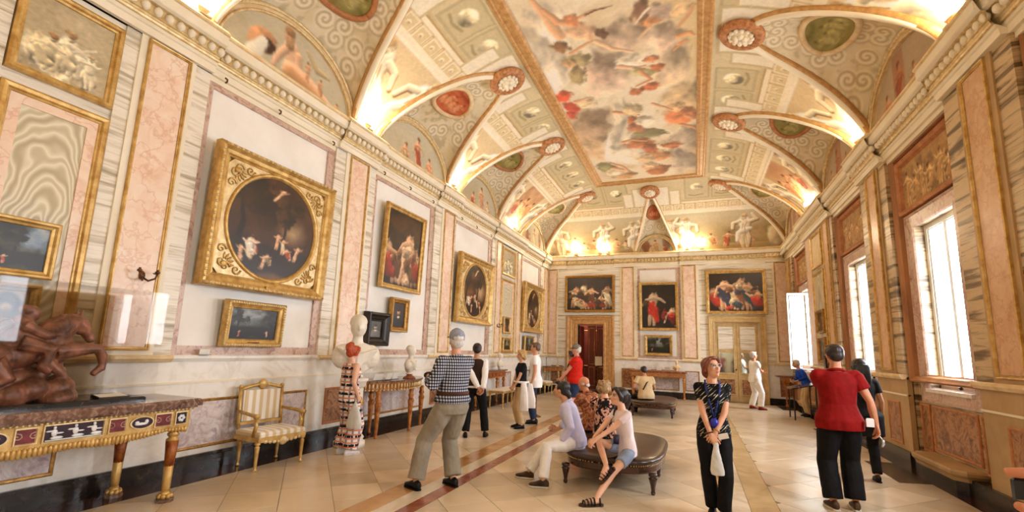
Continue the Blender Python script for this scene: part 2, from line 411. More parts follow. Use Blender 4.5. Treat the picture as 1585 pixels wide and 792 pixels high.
for x0, x1 in ((-5.28, -3.23), (-2.59, .22), (.80, 2.90)):
    for i in range(-12, 50):
        for j in range(-50, 12):
            a = -.93+Sd*i; b = -9.68+Sd*(j+12)          # x+y from a to a+Sd, x-y from b to b+Sd
            q = [((p+r)/2, (p-r)/2) for p, r in ((a, b), (a+Sd, b), (a+Sd, b+Sd), (a, b+Sd))]
            if max(p[1] for p in q) < 2.6 and False: continue
            q = [q[0], q[3], q[2], q[1]] if ((q[1][0]-q[0][0])*(q[2][1]-q[1][1])-(q[1][1]-q[0][1])*(q[2][0]-q[1][0])) < 0 else q
            for ax, lim, less in ((0, x0, False), (0, x1, True), (1, YB, False), (1, YF-.35, True)):
                if len(q) > 2: q = clip(q, ax, lim, less)
            if len(q) < 3: continue
            A = abs(sum(q[k][0]*q[(k+1) % len(q)][1]-q[(k+1) % len(q)][0]*q[k][1] for k in range(len(q))))/2
            if A < .004: continue
            tiles.append((math.hypot(np.mean([p[0] for p in q]), np.mean([p[1] for p in q])), q))
vis = lambda q: np.mean([p[1] for p in q]) > 2.8 and np.mean([p[1] for p in q]) > 2.8 and np.mean([p[0] for p in q]) < .8+.42*np.mean([p[1] for p in q])
tiles.sort(key=lambda t: (not vis(t[1]), t[0])); rest = M()
for k, (d, q) in enumerate(tiles):
    if k < 290:
        m = M(); bev_prism(m, q, -.012, 0, .0022, .0018); m.build('tile', 'tile', floor)
    else: bev_prism(rest, q, -.012, 0, .0022, .0018)
tag(rest.build('tile_field', 'tile', floor), kind='stuff')
def stripe(x0, x1, mat, name, L=1.9):
    y = YB; k = 0
    while y < YF-.35:
        y1 = min(y+L*(.8+.4*rng.random()), YF-.35); m = M(); bev_prism(m, [(x0, y), (x1, y), (x1, y1), (x0, y1)], -.012, 0, .0018, .0015); m.build(name, mat, floor); y = y1
stripe(-3.23, -2.96, 'ochre', 'ochre_slab'); stripe(-2.96, -2.76, 'palemarble', 'pale_slab'); stripe(-2.76, -2.59, 'redmarble', 'red_slab')
stripe(.22, .32, 'ochre', 'ochre_slab'); stripe(.32, .51, 'palemarble', 'pale_slab'); stripe(.51, .80, 'ochre2', 'ochre_slab')
m = M().box((XL-.3, YB, -.012), (-5.28, YF, -.0005)).box((2.9, YB, -.012), (3.6, YF, -.0005)).box((-5.28, YF-.35, -.012), (2.9, YF+.25, -.0005)); m.build('border', 'darkborder', floor)
for a, b in ((7.95, 9.35), (11.6, 12.85), (16.7, 17.95), (4.1, 5.4)):
    M().prism([(2.5, a), (2.905, a+.12), (2.905, b+.05), (2.5, b)], -.01, .0012).build('black_inlay', 'black', floor)

# ------------------------------------------------------------------ walls
PROF_GILT = [(0, .018), (0, .045), (.008, .054), (.018, .05), (.024, .038), (.034, .038), (.038, .028)]
def slab(W, u0, u1, v0, v1, n0, n1, name, mat, parent):
    return M().frame(W).box((u0, v0, n0), (u1, v1, n1)).build(name, mat, parent)
def pilaster(wall, W, u0, u1, wh, gi, v0=1.40, v1=5.0, panel='pink', striped='stripe', band='cream'):
    p = slab(W, u0, u1, v0, v1, -.1, 0, 'pilaster', striped, wall)
    slab(W, wh[0], wh[1], v0, v1, -.02, .02, 'white_band', band, p)
    M().frame(W).sweep(gi[0], gi[1], v0+.05, 4.96, PROF_GILT).build('gilt_moulding', 'gold', p)
    slab(W, gi[0]+.04, gi[1]-.04, v0+.09, 4.92, 0, .026, 'marble_panel', panel, p)
    return p
def bay(wall, W, u0, u1, b0, b1, mat='border'):
    """white plaster field u0..u1 with a veined marble border out to b0..b1"""
    slab(W, b0, b1, 1.40, 5.0, -.1, -.07, 'plaster_panel', 'plaster', wall)
    m = M().frame(W)
    for q in ((b0, u0, 1.40, 4.99), (u1, b1, 1.40, 4.99), (u0, u1, 4.83, 4.99), (u0, u1, 1.40, 1.51)):
        mm = M().frame(W).box((q[0]+.001, q[2], -.08), (q[1]-.001, q[3], -.035)); mm.build('border_strip', mat, wall)
def ledge(wall, W, u0, u1, out, mat='white_marble'):
    a = [(-.05, 1.32), (out-.03, 1.32), (out-.012, 1.345), (out, 1.36), (out, 1.385), (out-.015, 1.40), (-.05, 1.40)]
    V = [(u0, z, n) for n, z in a]+[(u1, z, n) for n, z in a]; k = len(a)
    return M().frame(W).add(V, [(i, i+1, k+i+1, k+i) for i in range(k-1)]+[tuple(reversed(range(k))), tuple(range(k, 2*k))]).build('ledge', mat, wall)
def dado_panel(wall, W, u0, u1, v0, v1, n, mat, fr='oldgold'):
    p = slab(W, u0+.03, u1-.03, v0+.03, v1-.03, n-.02, n+.008, 'dado_panel', mat, wall)
    M().frame(W).sweep(u0, u1, v0, v1, [(0, n-.01), (0, n+.012), (.012, n+.022), (.032, n+.016), (.04, n)]).build('dado_moulding', fr, p)

wl = tag(M().box((XL-.35, YB-.3, 0), (XL-.1, YF+.25, 6.9)).build('wall_left', 'plaster'), kind='structure')
dl = slab(WL, YB, YF, 0, 1.36, -.1, -.02, 'dado', 'white_marble', wl)
slab(WL, YB, YF, 1.06, 1.085, -.05, .0, 'dado_fillet', 'cream', wl)
bl = tag(M().frame(WL).box((YB, 0, -.08), (YF, .17, .035)).box((YB, .17, -.08), (YF, .205, .015)).build('baseboard_left', 'black'), kind='structure')
bay(wl, WL, 3.68, 5.73, 3.60, 5.87)
bay(wl, WL, 7.05, 9.07, 6.95, 9.20)
bay(wl, WL, 10.31, 12.43, 10.22, 12.60)
bay(wl, WL, 15.36, 17.33, 15.22, 17.47)
pilaster(wl, WL, 2.65, 3.60, (2.79, 3.40), (2.86, 3.34))
pilaster(wl, WL, 5.87, 6.95, (6.11, 6.76), (6.20, 6.70))
pilaster(wl, WL, 9.20, 10.22, (9.50, 10.15), (9.60, 10.10))
pilaster(wl, WL, 12.60, 13.42, (12.84, 13.36), (12.90, 13.32))
pilaster(wl, WL, 14.60, 15.22, (14.68, 15.16), (14.72, 15.12))
pilaster(wl, WL, 17.47, 18.45, (17.75, 18.42), (17.86, 18.36))
pilaster(wl, WL, .85, 1.80, (1.02, 1.66), (1.10, 1.60))
bay(wl, WL, -1.9, .7, -2.1, .85)
for a, b in ((1.80, 2.65), (13.42, 14.60)):      # niche bays: painted relief above an agate panel
    s = slab(WL, a, b, 1.40, 5.0, -.1, -.03, 'niche_ground', 'stripe', wl)
    M().frame(WL).sweep(a+.01, b-.01, 1.45, 3.85, [(0, -.04), (0, .02), (.02, .035), (.05, .03), (.06, .005), (.075, .005), (.085, -.01)]).build('niche_moulding', 'gold', s)
    M().frame(WL).sweep(a+.09, b-.09, 1.53, 3.77, [(0, -.03), (0, -.005), (.085, -.005), (.085, -.03)]).build('marble_surround', 'pink', s)
    slab(WL, a+.17, b-.17, 1.61, 3.69, -.04, -.02, 'agate_panel', 'agate' if a < 5 else 'agate2', s)
    M().frame(WL).sweep(a+.01, b-.01, 3.97, 4.89, [(0, -.04), (0, .02), (.02, .035), (.045, .03), (.055, .005), (.075, .0), (.08, -.02)]).build('relief_moulding', 'gold', s)
    cv = Cv(b-a-.16, .76, .008, 'b8a886'); cv.cloud(['b09f7c', 'c6b796'], 3); w = cv.w
    for k in range(7): cv.blob(w*(.15+.1*k), .18+.1*math.sin(k*1.7), .09, .12, ['d3c4a0', 'c9b890', 'ded2b2'][k % 3], k, .4, .95, .5, .55)
    cv.fig(w*.45, .1, .58, 'dccfae', 'd6c7a2', 'a8875c', .05, (.9, .1), True); cv.fig(w*.2, .06, .5, 'd6c6a0', 'cbbb94', 'a07850', .2, (.7, .2), True); cv.fig(w*.8, .03, .36, 'e0d3b2', None, 'b8a27a', -.1, (.8, .25))
    cv.line([(w*.55, .35), (w*.8, .47)], .012, 'e4d9bc'); cv.warp(.02, 9).strokes(.05, 25)
    canvas_mesh(cv, WL, a+.08, 4.05, -.012, 'relief_painting', s, 'fresco')
for a, b in ((1.80, 3.60), (5.87, 6.95), (9.20, 10.22), (12.60, 15.22), (17.47, 18.45), (.85, 1.8)): ledge(wl, WL, a, b, .07, 'gesso')
for a, b in ((3.60, 5.87), (6.95, 9.20), (10.22, 12.60), (15.22, 17.47), (-2.1, .85)): ledge(wl, WL, a, b, .03)
for a, b in ((1.75, 2.70), (3.75, 5.75), (7.05, 9.05), (10.3, 12.4), (13.5, 14.5), (15.4, 17.3)): dado_panel(wl, WL, a, b, .27, .86, -.02, 'purple', 'oldgold')
for a, b in ((6.14, 6.75), (9.45, 10.1)): dado_panel(wl, WL, a, b, .27, .86, -.02, 'brown', 'redbrown')

# far wall (door 1 opening -4.41..-3.25 to 2.68; door 2 .71..2.15 to 2.80)
m = M().frame(WF)
for q in ((-6.1, -4.41, 0, 6.9), (-4.41, -3.25, 2.68, 6.9), (-3.25, .71, 0, 6.9), (.71, 2.15, 2.8, 6.9), (2.15, 3.7, 0, 6.9)): m.box((q[0], q[2], -.35), (q[1], q[3], -.1))
wf = tag(m.build('wall_far', 'plaster'), kind='structure')
for a, b in ((-5.7, -4.87), (-2.92, .5), (2.38, 3.3)): slab(WF, a, b, 0, 1.36, -.1, -.02, 'dado', 'white_marble', wf)
pilaster(wf, WF, -5.70, -4.87, (-5.69, -5.24), (-5.66, -5.28))
slab(WF, -4.87, -2.92, 3.05, 5.0, -.1, 0, 'striped_ground', 'stripe', wf)
pilaster(wf, WF, -2.92, -2.02, (-2.70, -2.06), (-2.62, -2.16))
bay(wf, WF, -1.94, -.56, -2.02, -.44)
pilaster(wf, WF, -.44, .50, (-.42, .22), (-.36, .12))
slab(WF, .5, 2.38, 3.05, 5.0, -.1, 0, 'striped_ground', 'stripe', wf)
pilaster(wf, WF, 2.38, 3.30, (2.66, 3.2), (2.72, 3.12))
for a, b in ((-5.7, -4.87), (-2.92, -2.02), (-.44, .5), (2.38, 3.3)): ledge(wf, WF, a, b, .07, 'gesso')
ledge(wf, WF, -2.02, -.44, .03)
for a, b, mt in ((-5.5, -5.0, 'brown'), (-2.65, -2.15, 'brown'), (-1.95, -.55, 'purple'), (-.35, .15, 'purple'), (2.72, 3.2, 'brown')): dado_panel(wf, WF, a, b, .27, 1.0, -.02, mt)
m = M().frame(WF)
for a, b in ((-5.7, -4.87), (-2.92, .5), (2.38, 3.3)): m.box((a, 0, -.08), (b, .205, .03))
bf = tag(m.build('baseboard_far', 'black'), kind='structure')

# right wall with five window bays (centres on y)
BAYS = [(0.0, 1.0, None), (4.8, 1.0, None), (8.2, 1.02, 1), (11.5, 1.02, 2), (16.4, 1.0, 3)]
m = M().frame(WR); u = YB-.3
for c, hw, k in BAYS:
    m.box((u, 0, -.6), (c-.6, 6.9, -.3)); m.box((c-.6, 0, -.6), (c+.6, 1.22, -.3)); m.box((c-.6, 3.7, -.6), (c+.6, 6.9, -.3)); u = c+.6
m.box((u, 0, -.6), (YF+.25, 6.9, -.3))
wr = tag(m.build('wall_right', 'cream'), kind='structure')
segs = [(YB, -1.0), (1.0, 3.8), (5.8, 7.18), (9.22, 10.48), (12.52, 15.4), (17.4, YF)]
for (a, b), (wh, gi) in zip(segs, (((-1.9, -1.2), (-1.8, -1.3)), ((2.79, 3.4), (2.86, 3.34)), ((6.11, 6.80), (6.2, 6.7)), ((9.5, 10.15), (9.58, 10.05)), ((12.72, 13.36), (12.8, 13.28)), ((17.7, 18.3), (17.78, 18.22)))):
    slab(WR, a, b, 0, 5.0, -.3, -.09, 'pier', 'stripe_shaded', wr)
    pilaster(wr, WR, a, b, wh, gi, panel='pink_shaded', striped='stripe_shaded', band='honey')
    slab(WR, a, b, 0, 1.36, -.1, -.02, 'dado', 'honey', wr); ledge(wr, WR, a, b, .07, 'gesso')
    slab(WR, a, b, 1.06, 1.085, -.05, 0, 'dado_fillet', 'cream', wr)
    dado_panel(wr, WR, gi[0]-.02, gi[1]+.02, .27, .95, -.02, 'brown', 'redbrown')
slab(WR, 13.42, 14.60, 1.4, 5.0, -.05, .015, 'niche_ground', 'stripe_shaded', wr)
M().frame(WR).sweep(13.45, 14.55, 1.45, 3.85, [(0, -.0), (0, .04), (.02, .055), (.06, .04), (.08, .02)]).build('niche_moulding', 'gold', wr)
M().frame(WR).sweep(13.45, 14.55, 3.97, 4.9, [(0, -.0), (0, .04), (.02, .055), (.06, .04), (.08, .02)]).build('niche_moulding', 'gold', wr)
slab(WR, 13.52, 14.48, 1.5, 3.8, 0, .022, 'agate_panel', 'agate2', wr); slab(WR, 13.52, 14.48, 4.02, 4.85, 0, .022, 'relief_panel', 'gesso', wr)
slab(WR, 14.7, 15.2, 1.45, 4.95, 0, .02, 'marble_panel', 'pink', wr)
MT['curtain'] = None
def glow(name, col, st):
    t = NT(name); e = t.n('Emission', Strength=st); v = t.coord((1, 14, .4)); n = t.noise(v, 1.0, 3)
    c = t.ramp(n, [(.3, .86), (.6, 1.0)]); c = t.mix(1.0, c, col, 'MULTIPLY'); t.t.links.new(c, e.inputs[0])
    t.t.links.new(e.outputs[0], t.t.nodes['Material Output'].inputs[0]); return t.m
MT['daylit'] = glow('daylit_white_curtain', 'f4f8ff', WIN_GLOW)
MT['winpaint'] = noisy('white_window_paint', 'd9d8d0', 'e8e8e2', 6, .4)
def clearglass(name, tint='ffffff', refl=.08, rough=.02):
    t = NT(name); tr = t.n('BsdfTransparent', Color=c4(tint)); gl = t.n('BsdfGlossy', Roughness=rough); lw = t.n('LayerWeight', Blend=.5); fr = t.n('Math', _operation='MULTIPLY_ADD'); t.t.links.new(t.math('POWER', lw.outputs['Facing'], 4.0), fr.inputs[0]); fr.inputs[1].default_value = .35; fr.inputs[2].default_value = refl
    mx = t.n('MixShader'); t.t.links.new(fr.outputs[0], mx.inputs[0]); t.t.links.new(tr.outputs[0], mx.inputs[1]); t.t.links.new(gl.outputs[0], mx.inputs[2])
    t.t.links.new(mx.outputs[0], t.t.nodes['Material Output'].inputs[0]); return t.m
MT['winglass'] = clearglass('window_glass')
MT['drape'] = noisy('thin_pale_curtain', 'cfdcd6', 'eef3ee', 1.2, .8, sc3=(6, 6, .4))
MT['iron'] = noisy('dark_iron', '2a2420', '423830', 10, .45, .6)
MT['bronze'] = noisy('bronze_fitting', '4a2e1c', '7a5234', 12, .4, .6)
def casement(parent, pts, glassmat):
    """frame (4 bars), glass and curtain of one leaf; pts maps (s 0..1 across, z, t thickness) to 3D"""
    m = M()
    def bx(s0, s1, z0, z1, t0, t1):
        V = [pts(s, z, t) for t in (t0, t1) for z in (z0, z1) for s in (s0, s1)]
        m.add(V, [(0, 2, 3, 1), (4, 5, 7, 6), (0, 1, 5, 4), (2, 6, 7, 3), (0, 4, 6, 2), (1, 3, 7, 5)])
    bx(0, .08, 1.26, 3.66, -.025, .025); bx(.92, 1, 1.26, 3.66, -.025, .025); bx(.08, .92, 1.26, 1.34, -.025, .025); bx(.08, .92, 3.60, 3.66, -.025, .025)
    f = m.build('casement', 'winpaint', parent); m = M()
    bx(.08, .92, 1.34, 3.60, -.004, .004); m.build('pane', 'winglass', f)
    return f
for c, hw, k in BAYS:
    a, b = c-hw, c+hw
    # recessed ground with the window hole
    g = M().frame(WR)
    for q in ((a, c-.6, .0, 5.0), (c+.6, b, .0, 5.0), (c-.6, c+.6, 0, 1.22), (c-.6, c+.6, 3.7, 5.0)): g.box((q[0], q[2], -.32), (q[1], q[3], -.16))
    g = g.build('window_bay', 'stripe_shaded', wr)
    M().frame(WR).sweep(a+.02, b-.02, 1.30, 4.97, [(0, -.17), (0, -.06), (.025, -.04), (.05, -.07), (.08, -.09), (.10, -.14), (.12, -.16)]).build('wooden_moulding', 'winwood', g)
    M().frame(WR).sweep(c-.82, c+.82, 1.02, 3.9, [(0, -.16), (0, -.12), (.03, -.11), (.04, -.13), (.20, -.14), (.22, -.16)]).build('marble_surround', 'border', g)
    M().frame(WR).sweep(a+.14, b-.14, 3.93, 4.83, [(0, -.16), (0, -.09), (.03, -.07), (.07, -.10), (.09, -.14), (.10, -.155)]).build('relief_moulding', 'redbrown', g)
    cv = Cv(2*hw-.48, .70, .012, 'a07a4c'); cv.cloud(['8a6840', 'b8925e', 'a87c4c'], 4)
    for q in range(6): cv.fig(cv.w*(.1+.16*q), .04, .5+.1*rng.random(), 'c8a470', 'b88e5a', '7a5630', rng.uniform(-.2, .2), (.8, rng.uniform(0, .4)), q % 2 == 0)
    cv.warp(.03, 8).strokes(.05, 20); canvas_mesh(cv, WR, a+.24, 4.03, -.15, 'relief_painting', g, 'fresco')
    slab(WR, a, b, 0, .2, -.17, .0, 'plinth', 'black', g)
    dado_panel(wr, WR, c-.60, c+.60, .34, .98, -.155, 'brown', 'redbrown'); dado_panel(wr, WR, a+.04, c-.68, .27, .98, -.155, 'brown', 'redbrown'); dado_panel(wr, WR, c+.68, b-.04, .27, .98, -.155, 'brown', 'redbrown')
    slab(WR, c-.62, c+.62, 1.17, 1.22, -.45, -.10, 'sill', 'white_marble', g)
    st = M().frame(WR); prof = [(0, .0), (.0, .24), (.03, .29), (.0, .32)]
    st.add([(c-.62+d, 0, -.2) for d in ()], []) if False else None
    P = [(c-.66, -.2), (c-.66, .04), (c-.54, .15), (c+.54, .15), (c+.66, .04), (c+.66, -.2)]
    st = M().frame(WR); n = len(P); gr = lambda k, z: [(c+(u-c)*(1+k), z, v+(k*.5 if v > 0 else 0)) for u, v in P]
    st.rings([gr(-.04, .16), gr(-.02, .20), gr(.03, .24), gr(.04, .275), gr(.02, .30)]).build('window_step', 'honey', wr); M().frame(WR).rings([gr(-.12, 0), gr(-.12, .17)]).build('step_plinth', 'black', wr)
    w = M().frame(WR)
    w.box((c-.6, 1.22, -.36), (c-.52, 3.7, -.28)).box((c+.52, 1.22, -.36), (c+.6, 3.7, -.28)).box((c-.52, 3.62, -.36), (c+.52, 3.7, -.28)).box((c-.52, 1.22, -.36), (c+.52, 1.27, -.28))
    w = tag(w.build('window_%d' % (k or (4 if c else 5)), 'winpaint'), kind='structure')
    # curtains: a gathered sheet behind the glass, lit by the day
    yy = np.linspace(c-.54, c+.54, 60); zz = np.linspace(1.24, 3.66, 3)
    P = np.array([[(XR+.40+.012*math.sin(y*46), y, z) for y in yy] for z in zz]); m = M(); m.add(*gridpatch(P)); m.build('curtain', 'daylit', w)
    if k != 3:
        casement(w, lambda s, z, t: (XR+.32+t, c-.52+.52*s, z), 0); casement(w, lambda s, z, t: (XR+.32+t, c+.52*s, z), 0)
        M().tube([(XR+.27, c, 1.3), (XR+.27, c, 3.6)], .009, 8).build('bolt_rod', 'winpaint', w)
        M().tube([(XR+.27, c, 1.95), (XR+.23, c, 1.95), (XR+.22, c-.09, 1.95)], .008, 6).tube([(XR+.27, c, 1.25), (XR+.25, c, 1.28)], .02, 8).build('handle', 'iron', w)
    else:       # one leaf stands open into the room on its far hinge
        casement(w, lambda s, z, t: (XR+.32+t, c-.52+.52*s, z), 0)
        hx, hy = XR+.28, c+.54; dx, dy = -.9976, .07
        f = casement(w, lambda s, z, t: (hx+dx*.56*s+dy*t, hy+dy*.56*s-dx*t, z), 0)
        P = np.array([[(hx+dx*(.08+.40*s)+.0, hy+dy*.5*s+.05+.012*math.sin(s*40), z) for s in np.linspace(0, 1, 40)] for z in np.linspace(1.36, 3.58, 3)])
        m = M(); m.add(*gridpatch(P)); m.build('leaf_curtain', 'drape', w)
bb = M().frame(WR)
for a, b in segs: bb.box((a, 0, -.1), (b, .205, .03))
tag(bb.build('baseboard_right', 'black'), kind='structure')
wb = tag(M().frame(WB).box((-6.1, 0, -.35), (3.7, 6.9, 0)).build('wall_back', 'cream'), kind='structure')

# ------------------------------------------------------------------ cornice
ring = [(XL, YB), (XL, YF), (XR+.02, YF), (XR+.02, YB)]
def cornice_bits(path, closed, off=0, parent=None):
    for nm, mt, prof in (('architrave', 'cream', [(-.1, 4.97), (.02, 4.97), (.03, 5.05), (.05, 5.06), (.05, 5.10)]),
                         ('gilt_fillet', 'palegold', [(.05, 5.10), (.075, 5.105), (.085, 5.125), (.075, 5.145), (.085, 5.16), (.105, 5.165)]),
                         ('egg_band', 'palegold', [(.105, 5.165), (.105, 5.275), (.15, 5.285)]),
                         ('corona', 'cream', [(.15, 5.285), (.19, 5.30), (.20, 5.31), (.20, 5.42)]),
                         ('gilt_lip', 'gesso', [(.20, 5.42), (.225, 5.43), (.23, 5.455), (.20, 5.48), (.16, 5.52), (-.1, 5.52)])):
        pr = [(o+(off if o > -.05 else 0), z) for o, z in prof]
        M().extr(path, pr, closed).build(nm, mt, parent)
c0 = M().extr(ring, [(-.1, 4.9), (-.02, 4.9), (-.02, 5.5), (-.1, 5.5)], True)
trim = tag(c0.build('trim_1', 'cream'), kind='structure')
cornice_bits(ring, True, 0, trim)
LSEG = [(.85, 3.60), (5.87, 6.95), (9.20, 10.22), (12.60, 15.22), (17.47, 18.40)]
for a, b in LSEG: cornice_bits([(XL, a), (XL, b)], False, .05, trim)
for a, b in segs[1:-1]: cornice_bits([(XR, b), (XR, a)], False, .05, trim)
for a, b in ((-5.6, -4.87), (-2.92, -2.02), (-.44, .5), (2.45, 3.0)): cornice_bits([(a, YF), (b, YF)], False, .05, trim)
em = M().ell((0, 0, 0), (.052, .046, .056), None, 8, 6).build('egg', 'cream', trim, smooth=True); first = True
inseg = lambda y, S: any(a-.03 <= y <= b+.03 for a, b in S)
def egg(x, y, z):
    global first
    o = em if first else em.copy()
    if not first: link(o, trim)
    first = False; o.location = (x, y, z)
y = 2.2
while y < YF-.2: egg(XL+.115+(.05 if inseg(y, LSEG) else 0), y, 5.222); y += .125
y = 5.6
while y < YF-.2: egg(XR-.095-(.05 if inseg(y, segs) else 0), y, 5.222); y += .125
em2 = M(); x = XL+.25
while x < XR-.15: em2.ell((x, YF-.12, 5.222), (.046, .05, .056), None, 8, 6); x += .125
tag(em2.build('egg_row', 'palegold', trim, smooth=True), kind='stuff')
for y in (3.75, 4.6, 5.7, 7.1, 8.0, 8.95, 10.4, 11.3, 12.3): M().tube([(XL+.06, y, 4.99), (XL+.10, y, 4.96), (XL+.10, y, 4.93), (XL+.07, y, 4.92)], .012, 6).build('picture_hook', 'bronze', trim)
FRESCO = """B,0.59,6.25,0.33,0.69,f0e4cf B,0.08,7.50,0.44,0.95,f2e9d8 B,1.69,6.97,0.40,0.45,b29a86 B,1.14,8.10,0.58,0.75,dcc4ae B,1.15,7.91,0.37,0.42,b89c8a B,2.43,7.28,0.34,0.39,cdb29a B,2.53,8.32,0.37,0.75,c9b090 B,0.60,10.36,0.67,1.07,a98e74 B,0.62,10.25,0.44,0.66,97806c B,0.50,11.64,0.63,0.92,b59a78 B,1.26,10.20,0.24,1.03,eee0c6 B,0.93,11.47,0.41,1.37,f0e6d0 B,2.71,11.90,0.43,0.89,b0a08e B,2.72,13.19,0.40,0.85,a89a8c B,1.19,12.23,0.53,0.67,efe4ce B,2.69,9.41,0.40,0.65,b99e76 L,0.64,6.63,0.49,6.00,0.39,5.52,0.10,d9a27c L,0.95,6.37,0.68,6.24,0.52,5.88,0.09,cf9068 L,1.04,6.26,1.27,6.19,1.47,6.16,0.05,d9a27c L,1.18,6.23,1.45,6.16,1.67,6.15,0.02,4e2f22 B,0.99,6.60,0.27,0.28,e2b08a B,0.93,6.26,0.13,0.19,c07048 B,1.38,6.75,0.11,0.16,4a2a20 L,1.22,6.94,1.52,7.29,1.83,7.47,0.06,e0b48e B,0.55,6.91,0.16,0.17,6a4228 L,0.69,7.15,1.01,6.99,1.17,6.93,0.05,d29a74 B,0.74,7.40,0.26,0.21,94875c B,0.65,7.88,0.18,0.33,8c7a52 B,0.58,7.44,0.12,0.17,b08a62 B,2.12,6.41,0.16,0.32,5e3a2a B,2.42,6.54,0.22,0.23,9a8478 B,2.25,6.75,0.15,0.12,c07a48 L,2.25,6.39,2.13,6.51,2.00,6.70,0.03,efe2ca L,2.24,6.90,2.08,7.03,1.99,7.13,0.04,ddb08a B,2.76,6.58,0.16,0.19,cfae80 L,2.96,6.57,2.80,6.92,2.69,7.06,0.04,c98e62 L,2.68,7.29,2.88,7.25,2.96,7.35,0.06,cf8a58 L,2.68,7.52,2.79,7.44,2.61,7.70,0.05,cf8a58 B,1.79,7.76,0.27,0.24,efe2c8 L,1.55,7.88,1.85,8.05,2.04,8.02,0.07,d8a882 B,2.18,7.83,0.14,0.12,b8693c B,1.98,8.24,0.25,0.16,9c9460 B,2.26,8.14,0.15,0.12,a8502e L,1.90,8.16,2.10,8.55,1.78,8.69,0.05,c98058 B,2.08,8.80,0.21,0.15,a84a2c B,1.75,8.90,0.16,0.16,a0522e B,0.15,8.63,0.20,0.27,c8341c B,0.22,9.13,0.18,0.30,a8241a B,0.12,9.46,0.12,0.19,b83020 B,0.58,9.07,0.26,0.23,dcc09a L,0.35,8.93,0.59,8.86,0.79,8.84,0.06,d8a47a L,1.14,9.69,1.42,9.85,1.71,9.97,0.06,c07a54 B,1.52,10.25,0.15,0.28,b0532e B,1.82,10.38,0.28,0.28,e9dcc0 B,1.56,9.70,0.23,0.25,d2b98c B,1.86,11.02,0.45,0.27,6e6a48 B,1.55,10.66,0.22,0.26,a86244 B,2.62,10.37,0.38,0.48,c9673a B,2.57,9.90,0.17,0.22,d0a070 L,2.05,9.55,2.32,9.79,2.48,10.00,0.04,c08058 L,2.77,10.35,2.96,10.61,3.09,10.59,0.06,c07a50 L,2.65,10.79,2.88,10.98,3.07,11.26,0.06,c07a50 B,1.53,11.61,0.34,0.34,b0603e B,1.81,12.05,0.24,0.36,9a4a30 B,2.20,11.91,0.24,0.30,e2cfae B,2.37,11.96,0.24,0.22,a0522e L,1.12,11.40,1.39,11.32,1.72,11.50,0.07,c98a60 B,2.02,12.63,0.28,0.34,b87850 B,1.61,12.65,0.22,0.34,d6b48a B,1.91,13.69,0.30,0.44,b06038 B,1.65,13.28,0.19,0.26,d8b088 B,0.40,13.12,0.27,0.54,7e7c52 B,0.52,13.49,0.24,0.34,e6dabc L,0.57,13.17,0.97,13.51,1.20,13.81,0.10,dca884 L,0.59,12.80,0.83,13.03,1.01,13.64,0.08,cf9870 B,0.83,13.94,0.36,0.23,b88658"""
# ------------------------------------------------------------------ vaulted ceiling
Z0, ZT, DS, DF = 5.50, 7.35, 2.65, 3.05
HV = ZT-Z0
G = lambda t: (1-(1-np.clip(t, 0, 1))**1.5)**(2/3)
DB = 2.1
class Lun:
    def __init__(s, c, w, a=1.05, boss=None, D=DS, db=DB, far=None, pw=0):
        s.c, s.w, s.a, s.boss, s.D, s.db, s.far = c, w, a, c if boss is None else boss, D, db, far; s.pw = pw; s.top = HV*G(db/D)
    def h(s, d): return HV*G(d/s.D)
    def A(s, d): return s.a+(s.top-s.a)*np.sin(PI/2*np.clip(d/s.db, 0, 1))**.8
    def cen(s, d): return s.c+(s.boss-s.c)*d/s.db
    def kap(s, d): return np.sqrt(np.maximum(0, 1-(np.minimum(s.h(d)/s.A(d), 1))**2))
    def wd(s, d): return s.w*s.kap(d)*(np.clip(1-d/s.db, 0, 1)**s.pw if s.pw else 1)
    def lo(s, d): return s.cen(d)-s.wd(d)
    def hi(s, d):
        y = s.cen(d)+s.wd(d)
        return np.minimum(y, YF-DF*d/DS) if s.far else y
    def pt(s, d, v):
        """d in from the wall, v -1..1 across -> (along, d, z)"""
        lo, hi, c = s.lo(d), s.hi(d), s.cen(d); y = np.where(v < 0, c+v*(c-lo), c+v*(hi-c))
        return y, d, Z0+s.A(d)*np.sqrt(np.maximum(0, 1-(v*s.kap(d))**2))
LUNS = [Lun(0.0, 1.42), Lun(4.82, 1.36), Lun(8.22, 1.39), Lun(11.53, 1.33), Lun(16.42, 1.46, 1.05, 16.03, far=True)]
LF = Lun(-1.3, .78, .72, None, DF, 2.35, pw=.55)
SIDE = {'L': lambda y, d, z: np.stack([XL+d, y, z+0*d], -1), 'R': lambda y, d, z: np.stack([XR-d, y, z+0*d], -1), 'F': lambda y, d, z: np.stack([y, YF-d, z+0*d], -1), 'B': lambda y, d, z: np.stack([y, YB+d, z+0*d], -1)}
ceil = tag(M().box((XL-.4, YB-.4, 7.45), (XR+.8, YF+.4, 7.6)).build('ceiling', 'cream'), kind='structure')
def patch(P, cv_xy, cv, name, parent, mat='fresco', flip=False):
    V, F = gridpatch(P)
    if flip: F = [tuple(reversed(f)) for f in F]
    return M().add(V, F).build(name, mat, parent, col=cv.at(*cv_xy).reshape(-1, 3), smooth=True)
